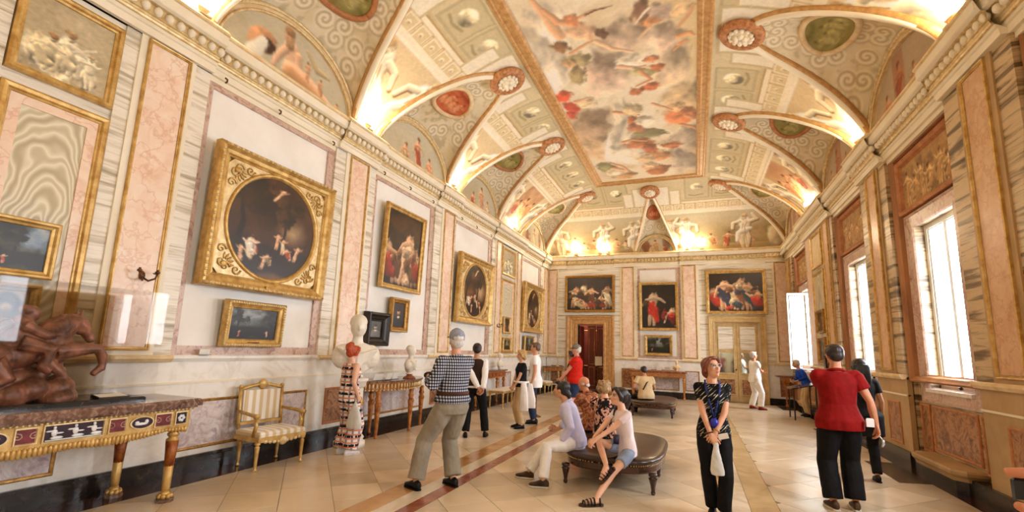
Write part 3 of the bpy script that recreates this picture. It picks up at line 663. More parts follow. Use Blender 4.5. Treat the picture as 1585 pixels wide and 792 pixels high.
def scroll_canvas(w, h, seed):
    cv = Cv(w, h, .016, 'e2d5b4'); r = random.Random(seed); cv.cloud(['dccca6', 'e8dcbe', 'd6c7a0'], 2)
    C = []
    for i in range(26):
        for k in range(40):
            x = r.uniform(.1, w/2-.05); y = r.uniform(.1, h-.1)
            if all(math.hypot(x-a, y-b) > .19 for a, b in C): C.append((x, y)); break
    X = np.abs(cv.X-w/2); X = w/2-X; best = np.full(X.shape, 9.); val = np.zeros(X.shape)
    for i, (x, y) in enumerate(C):
        d = np.hypot(X-x, cv.Y-y); th = np.arctan2(cv.Y-y, X-x)*(1 if i % 2 else -1); k = d < best
        best = np.where(k, d, best); val = np.where(k, np.sin(d/.06*2*PI/1.5+th), val)
    m = np.clip((val-.25)*2.2, 0, 1)*np.clip((.18-best)/.04, 0, 1); cv.mixw((slice(None), slice(None)), m, 'b09e76', .6)
    m = np.clip((-val-.35)*2.2, 0, 1)*np.clip((.18-best)/.04, 0, 1); cv.mixw((slice(None), slice(None)), m, 'f3ead2', .9)
    n = fbm(cv.X*9, cv.Y*9, seed); cv.mixw((slice(None), slice(None)), np.clip((n-.56)*9, 0, 1)*np.clip((best-.12)*9, 0, 1), 'aa9a70', .5)
    return cv
def moved(P, d): return P+np.array([0, 0, d])
def rib(pts, parent, big=True, r=.048):
    P = [Vector(p) for p in pts]
    M().tube([p+Vector((0, 0, .012)) for p in P], r*1.45, 8).build('rib_edge', 'framewood' if big else 'gesso', parent, smooth=True)
    M().tube([p-Vector((0, 0, .045)) for p in P], r*1.0, 8).build('rib', 'cream', parent, smooth=True)
MT['boss_brown'] = noisy('terracotta_garland', '9a5c32', 'cf9762', 16, .6, bump=.5)
MT['stucco'] = noisy('white_stucco', 'eee0c2', 'f8efdc', 5, .55)
def boss(p, parent, nrm=(0, 0, -1), r=.30):
    p = Vector(p); N = Vector(nrm).normalized(); q = N.to_track_quat('Z', 'Y').to_matrix()
    b = M(); b.lathe([(r*.55, -.02), (r*1.02, -.02), (r*1.05, .03), (r*.95, .075), (r*.75, .085), (r*.6, .05), (r*.55, -.02)], p, 28, axis=q)
    o = b.build('boss_wreath', 'boss_brown', parent, smooth=True)
    m = M().lathe([(.001, .10), (r*.3, .09), (r*.5, .05), (r*.58, -.02)][::-1], p, 20, axis=q)
    for k in range(12): a = k*PI/6; m.ell(p+q @ Vector((r*.5*math.cos(a), r*.5*math.sin(a), .06)), (r*.12,)*3, None, 8, 5)
    for k in range(6): a = k*PI/3; m.ell(p+q @ Vector((r*.22*math.cos(a), r*.22*math.sin(a), .10)), (r*.14,)*3, None, 8, 5)
    m.build('boss_rosette', 'stucco', o, smooth=True)
def lunette(L, side, k, parent, art):
    f = SIDE[side]; th = np.linspace(0, PI, 41); z3 = np.zeros
    # painted lunette on the wall
    s = np.sin(np.linspace(-PI/2, PI/2, 110 if art else 30)); q = np.linspace(0, 1, 64 if art else 12); S, Q = np.meshgrid(s, q)
    y = L.c+L.w*S; z = Z0-.06+Q*((L.a+.06)*np.sqrt(np.maximum(0, 1-S*S))); P = f(y, np.full(y.shape, .0), z)
    cv = Cv(2*L.w, L.a+.06, .016, 'b9b193'); cv.grad('a89c78', 'd6cdb2'); cv.cloud(['b7aa86', 'd4cab0', 'c2c0aa'], 1.2, None, 1, .5); w = L.w
    if art == 'river':
        cv.limb([(.1, .04), (2*w-.1, .04)], .07, 'a8814c', .1); cv.blob(.78, .46, .25, .2, 'c9966a', .6, .2); cv.blob(.86, .42, .15, .13, '4e3426', .5); cv.limb([(.8, .45), (.66, .2)], [.08, .13], 'e9e2cc', .1)
        sk = 'd9b08c'
        cv.limb([(1.28, .62), (1.36, .42), (1.3, .3)], [.15, .17, .15], sk); cv.limb([(1.2, .62), (1.06, .4), (1.0, .22)], [.07, .06, .04], sk); cv.limb([(1.42, .6), (1.44, .38), (1.18, .24)], [.075, .065, .045], sk)
        cv.limb([(1.32, .3), (1.7, .28), (2.05, .16), (2.35, .1)], [.15, .12, .075, .04], sk); cv.limb([(1.3, .24), (1.7, .16), (2.0, .1)], [.13, .11, .07], 'b88a5e')
        cv.blob(1.22, .82, .085, .115, 'c99672', 0, .25); cv.blob(1.22, .9, .1, .07, 'a07a52', 0, .4); cv.blob(1.24, .70, .08, .1, 'a88660', 0, .4)
        cv.limb([(1.58, .8), (1.8, .62), (2.06, .6)], [.03, .07, .03], 'c0ab80'); cv.fig(1.62, .3, .34, 'd5a078', None, '8a5a34'); cv.fig(1.9, .2, .3, 'd5a078', 'c08a60', '8a5a34'); cv.fig(2.3, .06, .3, 'd5a078', None, '8a5a34', 0, (.6, .2), True)
    else:
        cv.limb([(.05, .03), (2*w-.05, .03)], .07, 'a08254', .1); n = 3 if art else 2
        for i in range(n):
            x = w*(.62+.4*i+.1*rng.random()); cv.fig(x, .06, L.a*(.72 if i == n//2 else .58), 'd2a27a', ['c98f68', 'd8c9a4', 'b89a6a', 'a8553a'][(i+k) % 4], '8a5c38', rng.uniform(-.15, .15), (.8, rng.uniform(0, .3)), i != n//2)
        if k % 3 == 1: cv.blob(w*.5, .35, .16, .3, '9a6a48', .2); cv.blob(w*1.5, .5, .14, .36, '7c4a30', .1, .4, .6)
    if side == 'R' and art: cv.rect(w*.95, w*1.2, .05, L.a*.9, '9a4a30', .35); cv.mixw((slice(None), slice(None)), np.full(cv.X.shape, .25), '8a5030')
    rr = np.hypot((cv.X-w)/w, cv.Y/(L.a+.06)); cv.mixw((slice(None), slice(None)), np.clip((rr-.88)*16, 0, 1), 'ddd2b6', .9); cv.mixw((slice(None), slice(None)), np.clip((rr-.955)*30, 0, 1), 'b3a582', .7)
    cv.warp(.012, 8).strokes(.03, 30)
    lu = patch(P, (y-L.c+w, z-Z0+.06), cv, 'lunette_painting', parent)
    for r0, r1, dd, nm, mt in ((.0, .12, .05, 'arch_band', 'gesso'),):
        R = []
        for (o, d2) in ((r0, 0), (r0, dd), (r1, dd), (r1, 0)):
            R.append(f(L.c+(L.w-o)*np.cos(th), np.full(41, d2), Z0-.03+(L.a+.03-o)*np.sin(th)))
        R = np.array(R); M().rings(R.transpose(1, 0, 2)).build(nm, mt, lu)
    for o, r in ((.015, .032), (.115, .02)):
        M().tube(f(L.c+(L.w-o)*np.cos(th), np.full(41, .055), Z0-.03+(L.a+.03-o)*np.sin(th)), r, 6).build('arch_moulding', 'palegold', lu, smooth=True)
    # web between lunette arch and boss
    q = np.linspace(0, 1, 110 if art else 30); d = L.db*q**1.5; v = np.linspace(-1, 1, 120 if art else 30); Dg, Vg = np.meshgrid(d, v, indexing='ij')
    y, dd, z = L.pt(Dg, Vg); P = f(y, dd, z); sw = scroll_canvas(2.8, 2.4, k*3+(side == 'R'))
    web = patch(P, (np.clip(y-L.c+1.4, 0, 2.8), Dg), sw, 'vault_web', parent)
    ds = L.db*np.linspace(0, 1, 44)**1.6
    for bd in (-1, 1):
        yy, d2, zz = L.pt(ds, np.full(ds.shape, float(bd))); rib(f(yy, d2, zz), parent, True, .058 if side != 'F' else .04)
    # oval medallion
    a = np.linspace(0, 2*PI, 37); rr = np.linspace(0, 1, 14); R2, A2 = np.meshgrid(rr, a, indexing='ij'); dc = .42*L.db; rd, ru = (.33, .47) if side != 'F' else (.30, .2)
    def surf(dl, yl):
        hi, lo, c = L.hi(dl), L.lo(dl), L.cen(dl); v = np.where(yl > c, (yl-c)/np.maximum(hi-c, 1e-3), (yl-c)/np.maximum(c-lo, 1e-3)); yy, d3, z3 = L.pt(dl, np.clip(v, -1, 1)); return f(yl, dl, z3)
    mc = L.cen(dc)
    P = moved(surf(dc+rd*R2*np.sin(A2), mc+ru*R2*np.cos(A2)), -.03); red = (k in (2,) and side == 'L') or (side == 'R' and k == 1) or side == 'F'
    cv = Cv(2, 2, .05, 'b5502c' if red else '8a8040'); cv.cloud(['9c3a1e', 'cf7040', 'b8532e'] if red else ['6e6630', '9a8e4c', '857a3c'], 3, k+7, 2)
    for i in range(4): cv.fig(.45+.35*i, .4, 1.0, 'd98a5c' if red else 'a89c5c', 'e0996a' if red else 'b0a468', '8a3418' if red else '5c5428', .1, (.9, .2), i % 2 == 0)
    cv.warp(.06, 4); md = patch(P, (1+R2*np.cos(A2)*.95, 1+R2*np.sin(A2)*.95), cv, 'medallion', web)
    M().tube(moved(surf(dc+rd*1.13*np.sin(a), mc+ru*1.11*np.cos(a)), -.02), .052, 8).build('medallion_frame', 'redbrown' if k % 2 else 'gesso', md, smooth=True)
    bp = f(*[np.array(t) for t in L.pt(np.array(L.db), np.array(0.))]); nx = {'L': (.35, 0, -1), 'R': (-.35, 0, -1), 'F': (0, -.35, -1)}[side]
    boss(Vector(bp)+Vector((nx[0]*.2, nx[1]*.2, -.04)), parent, nx, .37 if side != 'F' else .32)
# arc length along the cove
_t = np.linspace(0, 1, 400)
def arcs(D):
    x = D*_t; z = HV*G(_t); return np.concatenate([[0], np.cumsum(np.hypot(np.diff(x), np.diff(z)))])
ARS, ARF = arcs(DS), arcs(DF)
def cove_canvas(w, H, kind, seed):
    cv = Cv(w, H, .017, 'e6d6b2'); r = random.Random(seed); cv.cloud(['dcc79c', 'eadbb8', 'd2bd92'], 1.4, seed); X, Y = cv.X, cv.Y
    sk, ln = 'eee0c2', 'a67e4a'
    def atlas(x, y, h, lean, fl=1):
        for o, c in ((.028, '9a7446'), (0, None)):
            b = C3(c) if c else None; S = lambda q: b if c else C3(q)
            L = lambda a, t: (x+fl*a*h+lean*t*h+o, y+t*h-o)
            cv.limb([L(.02, .5), L(-.06, .27), L(-.04, .02)], [.095*h, .075*h, .045*h], S('ecdcbb')); cv.limb([L(.04, .5), L(.10, .27), L(.06, .02)], [.095*h, .075*h, .045*h], S('e6d4b0'))
            cv.limb([L(.02, .5), L(0, .62), L(.02, .78)], [.12*h, .115*h, .15*h], S('f0e3c8')); cv.limb([L(-.1, .78), L(-.26, .84), L(-.16, 1.02)], [.055*h, .05*h, .035*h], S('ecdcbb')); cv.limb([L(.14, .78), L(.28, .74), L(.30, .56)], [.055*h, .045*h, .035*h], S('ecdcbb'))
            cv.blob(*L(.03, .92), .075*h, .09*h, S('ead7b2'), 0, .3); 
        cv.blob(*L(.02, .97), .08*h, .06*h, 'c8a878', 0, .4); cv.limb([L(-.12, .55), L(.05, .5), L(.16, .42), L(.2, .2)], [.05*h, .085*h, .07*h, .05*h], 'f2e6cc'); cv.line([L(-.05, .76), L(.02, .6), L(.0, .5)], .012*h, ln, .6); cv.line([L(.05, .7), L(.07, .55)], .012*h, ln, .6); cv.line([L(0, .45), L(-.03, .1)], .012*h, ln, .6)
    c = w/2
    if kind in ('narrow', 'wide'):
        cv.rect(0, w, 0, 1.75, 'd6be92', .75)
        if kind == 'narrow': atlas(c-.24, .12, 1.55, -.34, 1); atlas(c+.24, .12, 1.55, .38, -1)
        else:
            cv.rect(c-.62, c+.62, .35, 1.72, 'c9b083'); cv.rect(c-.55, c+.55, .42, 1.65, 'b08058')
            W = cv.win(c-.55, c+.55, .42, 1.65); n = fbm(X[W]*3, Y[W]*3, seed); cv.mixw(W, np.clip(n*1.6-.4, 0, 1), 'd8b48a', .8)
            for i in range(4): cv.fig(c-.4+.26*i, .5, .8, 'cf9468', ['b0543a', 'd6c096', '9a8450', 'c47a50'][i], '6e4426', .05, (.8, .2), i % 2 == 0)
            atlas(c-.9, .2, 1.5, -.20, 1); atlas(c+.9, .2, 1.5, .22, -1)
            cv.limb([(c-.5, .32), (c, .24), (c+.5, .32)], .06, 'efe2c4')
    else:       # far cove: standing stucco youths before a landscape
        cv.rect(.0, w, .0, 1.62, 'b39a6a', .9); W = cv.win(0, w, .3, 1.62); n = fbm(X[W]*1.2, Y[W]*2.2, seed); cv.mixw(W, np.clip((Y[W]-.7)*1.3, 0, 1), 'd2c8a8', .8); cv.mixw(W, np.clip((n-.5)*5, 0, 1)*np.clip((1.2-Y[W])*2, 0, 1), '8a7444', .7)
        for i in range(7): cv.fig(w*(.2+.09*i), .12+.1*(i % 2), .62, 'd8a67c', ['b8603c', 'd2a070', 'c9b88e', 'a87448'][i % 4], '7a5230', r.uniform(-.3, .3), (.9, r.uniform(0, .4)), i % 3 != 1)
        for fx in ((.14, .55, .84) if kind == 'farl' else (.12, .26, .72)): atlas(w*fx, .06, 1.38, r.uniform(-.06, .06), 1 if fx < .5 else -1)
        cv.blob(w*(.03 if kind == 'farl' else .93), .5, .24, .42, 'ecdcbb', .2)
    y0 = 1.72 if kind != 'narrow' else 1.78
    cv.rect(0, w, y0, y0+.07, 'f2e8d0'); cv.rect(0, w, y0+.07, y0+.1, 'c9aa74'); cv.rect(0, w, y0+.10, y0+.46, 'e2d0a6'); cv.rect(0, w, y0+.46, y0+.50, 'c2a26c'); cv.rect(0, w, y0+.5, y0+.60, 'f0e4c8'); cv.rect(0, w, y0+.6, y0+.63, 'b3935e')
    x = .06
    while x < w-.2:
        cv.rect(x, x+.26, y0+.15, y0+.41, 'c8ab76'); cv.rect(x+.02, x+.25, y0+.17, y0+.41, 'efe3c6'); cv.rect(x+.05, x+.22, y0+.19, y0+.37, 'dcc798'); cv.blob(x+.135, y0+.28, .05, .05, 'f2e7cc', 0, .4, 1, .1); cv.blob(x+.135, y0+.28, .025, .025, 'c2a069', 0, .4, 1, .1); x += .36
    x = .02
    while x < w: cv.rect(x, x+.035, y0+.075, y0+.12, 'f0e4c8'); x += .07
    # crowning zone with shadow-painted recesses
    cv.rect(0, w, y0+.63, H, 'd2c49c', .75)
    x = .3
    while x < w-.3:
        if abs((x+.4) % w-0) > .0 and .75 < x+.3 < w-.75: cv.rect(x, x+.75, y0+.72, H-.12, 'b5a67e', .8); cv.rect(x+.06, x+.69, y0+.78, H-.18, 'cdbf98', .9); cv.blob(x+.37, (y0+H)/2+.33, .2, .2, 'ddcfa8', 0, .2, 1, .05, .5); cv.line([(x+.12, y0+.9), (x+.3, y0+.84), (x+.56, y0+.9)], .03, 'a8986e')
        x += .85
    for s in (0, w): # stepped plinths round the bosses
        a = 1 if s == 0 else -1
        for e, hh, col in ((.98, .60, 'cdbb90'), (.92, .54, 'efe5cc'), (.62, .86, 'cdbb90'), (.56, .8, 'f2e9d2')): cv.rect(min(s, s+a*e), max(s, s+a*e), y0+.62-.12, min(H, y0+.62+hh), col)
    cv.warp(.012, 7).strokes(.03, 24); return cv
def cove(side, ylo, yhi, name, kind, seed, D=DS, art=True, y0=None, y1=None):
    AR = ARS if D == DS else ARF; H = AR[-1]; n = 150 if art else 24; ar = np.linspace(0, H, n); t = np.interp(ar, AR, _t); d = D*t
    a, b = ylo(d), yhi(d); y0 = a.min() if y0 is None else y0; y1 = b.max() if y1 is None else y1; w = y1-y0
    m = max(8, int(w/.024)) if art else 12; S = np.linspace(0, 1, m); y = a[:, None]+(b-a)[:, None]*S; Dg = np.repeat(d[:, None], m, 1); z = Z0+HV*G(Dg/D)
    cv = cove_canvas(max(w, .4), H, kind, seed)
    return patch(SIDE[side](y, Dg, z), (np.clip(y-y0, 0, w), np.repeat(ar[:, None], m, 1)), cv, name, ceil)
def bnd(L, which):
    f = L.lo if which == 'lo' else L.hi
    return lambda d: np.where(d < L.db, f(np.minimum(d, L.db)), L.boss)
for side in 'LR':
    for k, L in enumerate(LUNS): lunette(L, side, k, ceil, None if k == 0 else ('river' if (side == 'L' and k == 1) else 'folk'))
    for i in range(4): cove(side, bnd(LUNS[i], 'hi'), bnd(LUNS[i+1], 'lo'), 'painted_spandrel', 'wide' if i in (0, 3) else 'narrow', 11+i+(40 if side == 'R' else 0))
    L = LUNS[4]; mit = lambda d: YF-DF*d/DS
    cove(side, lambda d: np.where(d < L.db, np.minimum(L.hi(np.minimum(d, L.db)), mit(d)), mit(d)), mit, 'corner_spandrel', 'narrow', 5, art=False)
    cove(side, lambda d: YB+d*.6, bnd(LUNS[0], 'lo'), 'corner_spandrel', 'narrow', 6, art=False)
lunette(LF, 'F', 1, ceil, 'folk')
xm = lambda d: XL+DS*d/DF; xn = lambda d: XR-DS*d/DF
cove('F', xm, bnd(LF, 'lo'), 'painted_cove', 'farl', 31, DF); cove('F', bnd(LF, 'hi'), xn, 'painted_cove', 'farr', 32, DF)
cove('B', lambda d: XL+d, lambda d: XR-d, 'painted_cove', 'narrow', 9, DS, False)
# frescoed flat of the vault in its gilt frame
FX0, FX1, FY0, FY1 = XL+DS, XR-DS, .6, YF-DF
fr = M().frame(((0, 0, ZT+.03), (0, 1, 0), (1, 0, 0), (0, 0, -1)))
fo = fr.sweep(FY0-.02, FY1+.02, FX0-.02, FX1+.02, [(0, -.05), (0, .06), (.03, .09), (.06, .085), (.08, .06), (.16, .05), (.19, .07), (.23, .06), (.27, .02), (.29, -.02)]).build('fresco_frame', 'framewood', ceil)
M().box((FX0-.1, YB-.1, ZT+.01), (FX1+.1, FY0+.1, ZT+.06)).build('vault_flat', 'cream', ceil)
cv = Cv(FX1-FX0-.5, FY1-FY0-.5, .02, 'd8c4a0'); cv.cloud(['d2bc98', 'e8dabc', 'f2e8d2', 'dccaa6', 'c6b294'], .7, 4, 1.2)
fx0, fy0 = FX0+.25, FY0+.25
W = (slice(None), slice(None)); cv.mixw(W, np.clip((cv.X-2.2)*1.4+(fbm(cv.X, cv.Y, 3)-.5)*2, 0, 1), 'c9ac72', .75); cv.mixw(W, np.clip((.5-cv.X)*1.6+(fbm(cv.X*1.3, cv.Y, 8)-.5)*2, 0, 1), 'f0e6d2', .8)
for l in FRESCO.split():
    q = l.split(','); n = [float(x) for x in q[1:-1]]; col = q[-1]
    if q[0] == 'B': cv.blob(n[0], n[1], n[2], n[3], col, rng.uniform(-.3, .3), .35, .95, .5, .45)
    else: cv.limb([(n[0], n[1]), (n[2], n[3]), (n[4], n[5])], [n[6], n[6]*.85, n[6]*.5], col, .4)
for i in range(26): cv.fig(rng.uniform(.3, 2.9), rng.uniform(.2, 4.2), .6, 'd9a27c', ['b0532e', '8f8a5c', 'e6d6b8', 'c98a50'][i % 4], '5c3826', rng.uniform(-.6, .6), (.9, .3))
cv.warp(.05, 2.2).warp(.015, 7).strokes(.03, 22); cv.a = cv.a*.72+C3('e6cfa4')*.28
P = np.stack([cv.X+fx0, cv.Y+fy0, np.full(cv.X.shape, ZT+.012)], -1); V, F = gridpatch(P); F = [tuple(reversed(q)) for q in F]
M().add(V, F).build('ceiling_fresco', 'fresco', fo, col=cv.a.reshape(-1, 3))
# ------------------------------------------------------------------ lamps standing on the cornice
MT['lampbody'] = noisy('black_lamp_metal', '1c1a18', '2c2926', 10, .5, .4)
def bulbmat():
    t = NT('lit_lamp_glass'); e = t.n('Emission', Color=(1, .86, .62, 1), Strength=40.0); t.t.links.new(e.outputs[0], t.t.nodes['Material Output'].inputs[0]); return t.m
MT['bulb'] = bulbmat()
def uplight(x, y, dx, dy, label, power=1, bulb=.07):
    """floodlight on the cornice shelf, throwing its light up the vault; (dx, dy) points into the room"""
    r = thing('cornice_lamp', label, 'lamp', (x, y, 5.525), 'lamps on the cornice'); z = 5.525
    M().box((x-.07, y-.07, z), (x+.07, y+.07, z+.02)).tube([(x, y, z+.02), (x, y, z+.08)], .015, 6).build('base', 'gesso', r)
    q = Vector((dx*.55, dy*.55, 1)).normalized().to_track_quat('Z', 'Y').to_matrix()
    M().lathe([(.03, -.05), (.06, -.01), (.07, .02), (.066, .022), (.05, .0), (.001, -.01)], (x, y, z+.10), 14, axis=q).build('reflector', 'gesso', r)
    M().ell(Vector((x, y, z+.11))+q @ Vector((0, 0, .06)), (bulb, bulb, bulb), None, 10, 6).build('bulb', 'bulb', r, smooth=True)
    d = bpy.data.lights.new('lamp_light', 'POINT'); d.energy = LAMP_W*power; d.color = WARM; d.shadow_soft_size = .06
    l = bpy.data.objects.new('lamp_light', d); link(l, r); l.location = (dx*.02, dy*.02, .27)
for y, w, p in ((3.30, 'above the nearest pink pilaster', 1), (6.42, 'above the pilaster right of the largest round painting', 1.3), (9.72, 'above the pilaster beside the tall upright painting', 1.), (14.0, 'above the niche by the far corner', 1.2), (.6, 'on the left cornice behind the viewer', 1.2)):
    uplight(XL+.16, y, 1, 0, 'small floodlight on the left cornice '+w, p)
for y, w, p in ((6.4, 'above the nearest pier between windows', 1.), (9.8, 'above the pier between the two tall windows', 1.), (13.9, 'above the pier beside the open window', 1.3), (.6, 'behind the viewer', 1.2)):
    uplight(XR-.16, y, -1, 0, 'small floodlight on the right cornice '+w, p)
for x, w, p in ((-4.45, 'above the open doorway, blazing white', 1.7), (-.15, 'right of the middle of the far wall', 1.2), (-3.45, 'the lit pair, its left one', .15), (-3.15, 'the lit pair, its right one', .15), (.35, 'right of the blazing one near the mirrored doors', .5)):
    uplight(x, YF-.16, 0, -1, 'floodlight on the far cornice, '+w, p)
# ------------------------------------------------------------------ doors and the rooms behind
MT['redwall'] = noisy('dark_red_wall', '5c1e14', '7a2c1c', 3, .7)
MT['mirror'] = NT('old_mirror_glass').out('c9d2c4', .06, .9)
MT['doorpaint'] = noisy('ochre_door_paint', 'bd9c64', 'd6b880', 5, .45)
MT['reddoor'] = noisy('red_brown_door', '6e2414', '8e3a20', 4, .4, sc3=(1, 1, .2))
MT['darkwood'] = noisy('dark_polished_wood', '24110a', '4a2414', 5, .25, sc3=(1, 1, .25), coat=.3)
MT['blackwood'] = noisy('ebonised_wood', '14100c', '2a211a', 8, .4)
back = M()
y0, y1 = YF+.30, YF+3.6
back.box((-6.0, y1, 0), (-1.8, y1+.1, 4)).box((-6.1, y0, 0), (-6.0, y1, 4)).box((-1.8, y0, 0), (-1.7, y1, 4)).box((-6.1, y0, 4), (-1.7, y1, 4.1))
bk = tag(back.build('wall_beyond', 'redwall'), kind='structure')
for x in (-5.5, -5.05, -4.55, -4.05): M().frame(((0, y1, 0), (1, 0, 0), (0, 0, 1), (0, -1, 0))).sweep(x, x+.42, .9, 2.6, [(0, 0), (0, .03), (.02, .04), (.04, .03), (.045, 0)]).build('gilt_moulding', 'gold', bk)
for a, b in ((-5.7, -4.9), (-4.75, -4.0)): M().frame(((0, y1, 0), (1, 0, 0), (0, 0, 1), (0, -1, 0))).sweep(a, b, .15, .8, [(0, 0), (0, .03), (.03, .04), (.05, 0)]).build('dado_moulding', 'winwood', bk)
def doorframe(name, u0, u1, i0, i1, top, itop, mat, hole=True):
    m = M().frame(WF); pr = [(0, -.1), (0, .05), (.02, .08), (.06, .08), (.09, .05), (.16, .045), (.18, .02), (.26, .015), (.30, .03), (.34, .02), (.36, -.06)]
    w = i0-u0; k = w/pr[-1][0]; P = [(a*k, h) for a, h in pr]
    V = []; F = []; n = len(P)
    for a, h in P: V += [(u0+a, 0, h), (u0+a, top-a*(top-itop)/w, h), (u1-a, top-a*(top-itop)/w, h), (u1-a, 0, h)]
    for j in range(n-1):
        for i in range(3): F.append((j*4+i, j*4+i+1, j*4+4+i+1, j*4+4+i))
    return tag(m.add(V, F).build(name, mat), kind='structure')
d1 = doorframe('door_1', -4.87, -2.92, -4.41, -3.25, 3.02, 2.66, 'framewood')
M().frame(WF).box((-4.44, 0, -.36), (-4.41, 2.66, -.06)).box((-3.25, 0, -.36), (-3.22, 2.66, -.06)).box((-4.44, 2.66, -.36), (-3.22, 2.69, -.06)).build('reveal', 'gesso', d1)
lf = M().box((-4.40, YF+.34, .02), (-4.35, YF+1.0, 2.62)).build('door_leaf', 'reddoor', d1)
for i, x in enumerate((-4.30, -3.95)):
    l2 = M().box((x, YF+1.5+.2*i, .02), (x+.34, YF+1.56+.2*i, 2.7)).build('door_leaf', 'reddoor', d1); W_ = ((0, YF+1.5+.2*i, 0), (1, 0, 0), (0, 0, 1), (0, -1, 0))
    for a, b in ((.15, .95), (1.05, 2.6)): M().frame(W_).sweep(x+.04, x+.30, a, b, [(0, 0), (0, .015), (.015, .02), (.03, .0)]).build('gilt_moulding', 'gold', l2)
d2 = doorframe('door_2', .50, 2.38, .71, 2.15, 3.04, 2.80, 'doorpaint')
for a, b in ((.71, 1.43), (1.43, 2.15)):
    lf = M().frame(WF).box((a+.005, .0, -.2), (b-.005, 2.80, -.12)).build('door_leaf', 'doorpaint', d2)
    for v0, v1, mt in ((.22, .80, 'brown'), (.98, 1.75, 'mirror'), (1.80, 2.68, 'stripe')):
        p = M().frame(WF).box((a+.12, v0+.03, -.125), (b-.12, v1-.03, -.112)).build('door_panel', mt, lf)
    for v0, v1 in ((.22, .80), (.95, 2.70)): M().frame(WF).sweep(a+.09, b-.09, v0, v1, [(0, -.12), (0, -.10), (.015, -.09), (.03, -.105), (.035, -.12)]).build('gilt_moulding', 'palegold', lf)
M().frame(WF).ell((1.38, 1.12, -.09), (.02, .04, .03), None, 8, 6).build('knob', 'bronze', d2)
bk2 = tag(M().box((-1.0, YF+.36, 0), (3.7, YF+.46, 3.2)).build('wall_behind_door', 'redwall'), kind='structure')
l = bpy.data.lights.new('room_light', 'POINT'); l.energy = 110; l.color = (1, .8, .6); l.shadow_soft_size = .3; o = bpy.data.objects.new('room_light', l); link(o); o.location = (-4.9, YF+2.4, 3.4)
r = thing('notice_board', 'cream notice on a small stand inside the red doorway', 'notice', (-3.66, YF+.6, 0))
M().box((-3.80, YF+.58, 1.04), (-3.52, YF+.60, 1.40)).build('panel', 'cream', r); M().tube([(-3.66, YF+.62, 0), (-3.66, YF+.62, 1.1)], .018, 8).lathe([(.16, 0), (.16, .02), (.02, .03)], (-3.66, YF+.62, 0), 16).build('stand', 'bronze', r)

# ------------------------------------------------------------------ pictures
def tilted(W, u, v, n, t):
    o, U, V, N = [np.asarray(x, float) for x in W]
    return (tuple(o+u*U+v*V+n*N), tuple(U), tuple(math.cos(t)*V+math.sin(t)*N), tuple(math.cos(t)*N-math.sin(t)*V))
PF_BIG = [(0, 0), (0, .10), (.02, .135), (.05, .14), (.07, .12), (.09, .10), (.13, .085), (.15, .06), (.165, .065), (.175, .04)]
PF_MED = [(0, 0), (0, .06), (.015, .085), (.04, .085), (.055, .06), (.085, .045), (.095, .05), (.105, .03)]
PF_SML = [(0, 0), (0, .05), (.012, .065), (.03, .062), (.045, .042), (.065, .035), (.07, .025)]
def scal(pf, k): return [(a*k, h) for a, h in pf]
def beads(fr, T, w, h, ins, n, r, step, sides='lrtb'):
    o = None
    for s, L in (('b', w), ('t', w), ('l', h), ('r', h)):
        if s not in sides: continue
        k = max(2, int((L-2*ins)/step))
        for i in range(k+1):
            q = ins+(L-2*ins)*i/k; p = {'b': (q, ins, n), 't': (q, h-ins, n), 'l': (ins, q, n), 'r': (w-ins, q, n)}[s]
            if o is None: o = M().ell((0, 0, 0), (r, r, r), None, 6, 4).build('bead', 'palegold', None, smooth=True); o.parent = fr
            else: o = link(o.copy(), fr)
            o.location = Vector(T[0])+Vector(T[1])*p[0]+Vector(T[2])*p[1]+Vector(T[3])*p[2]-root_loc(fr)
def picture(W, u0, u1, v0, v1, label, paint, pf=PF_MED, mat='gold', tilt=.03, n=.01, inner=None, step=.012, bead=0, group=None, scale=.975, plate=False, grow=None):
    u0, u1 = (u0*scale, u1*scale) if W is WL else (u0, u1); v0, v1 = 1.6+(v0-1.6)*scale, 1.6+(v1-1.6)*scale
    T = tilted(W, u0, v0, n, tilt); w, h = u1-u0, v1-v0; base = Vector(T[0])+Vector(T[1])*w/2
    r = thing('picture', label, 'painting', base, group)
    fr = M().frame(T).sweep(0, w, 0, h, pf).box((.01, .01, 0), (w-.01, h-.01, .008)).build('picture_frame', mat, r)
    if bead:
        beads(fr, T, w, h, pf[3][0]*.6, pf[3][1], bead, bead*2.6)
    a = pf[-1][0]-.004; cv = Cv(w-2*a, h-2*a, step); paint(cv); canvas_mesh(cv, T, a, a, pf[-1][1]-.006, 'canvas', r)
    if plate: M().frame(T).box((w/2-.09, a*.25, pf[5][1]), (w/2+.09, a*.65, pf[5][1]+.02)).build('name_plate', 'bronze', fr)
    return r
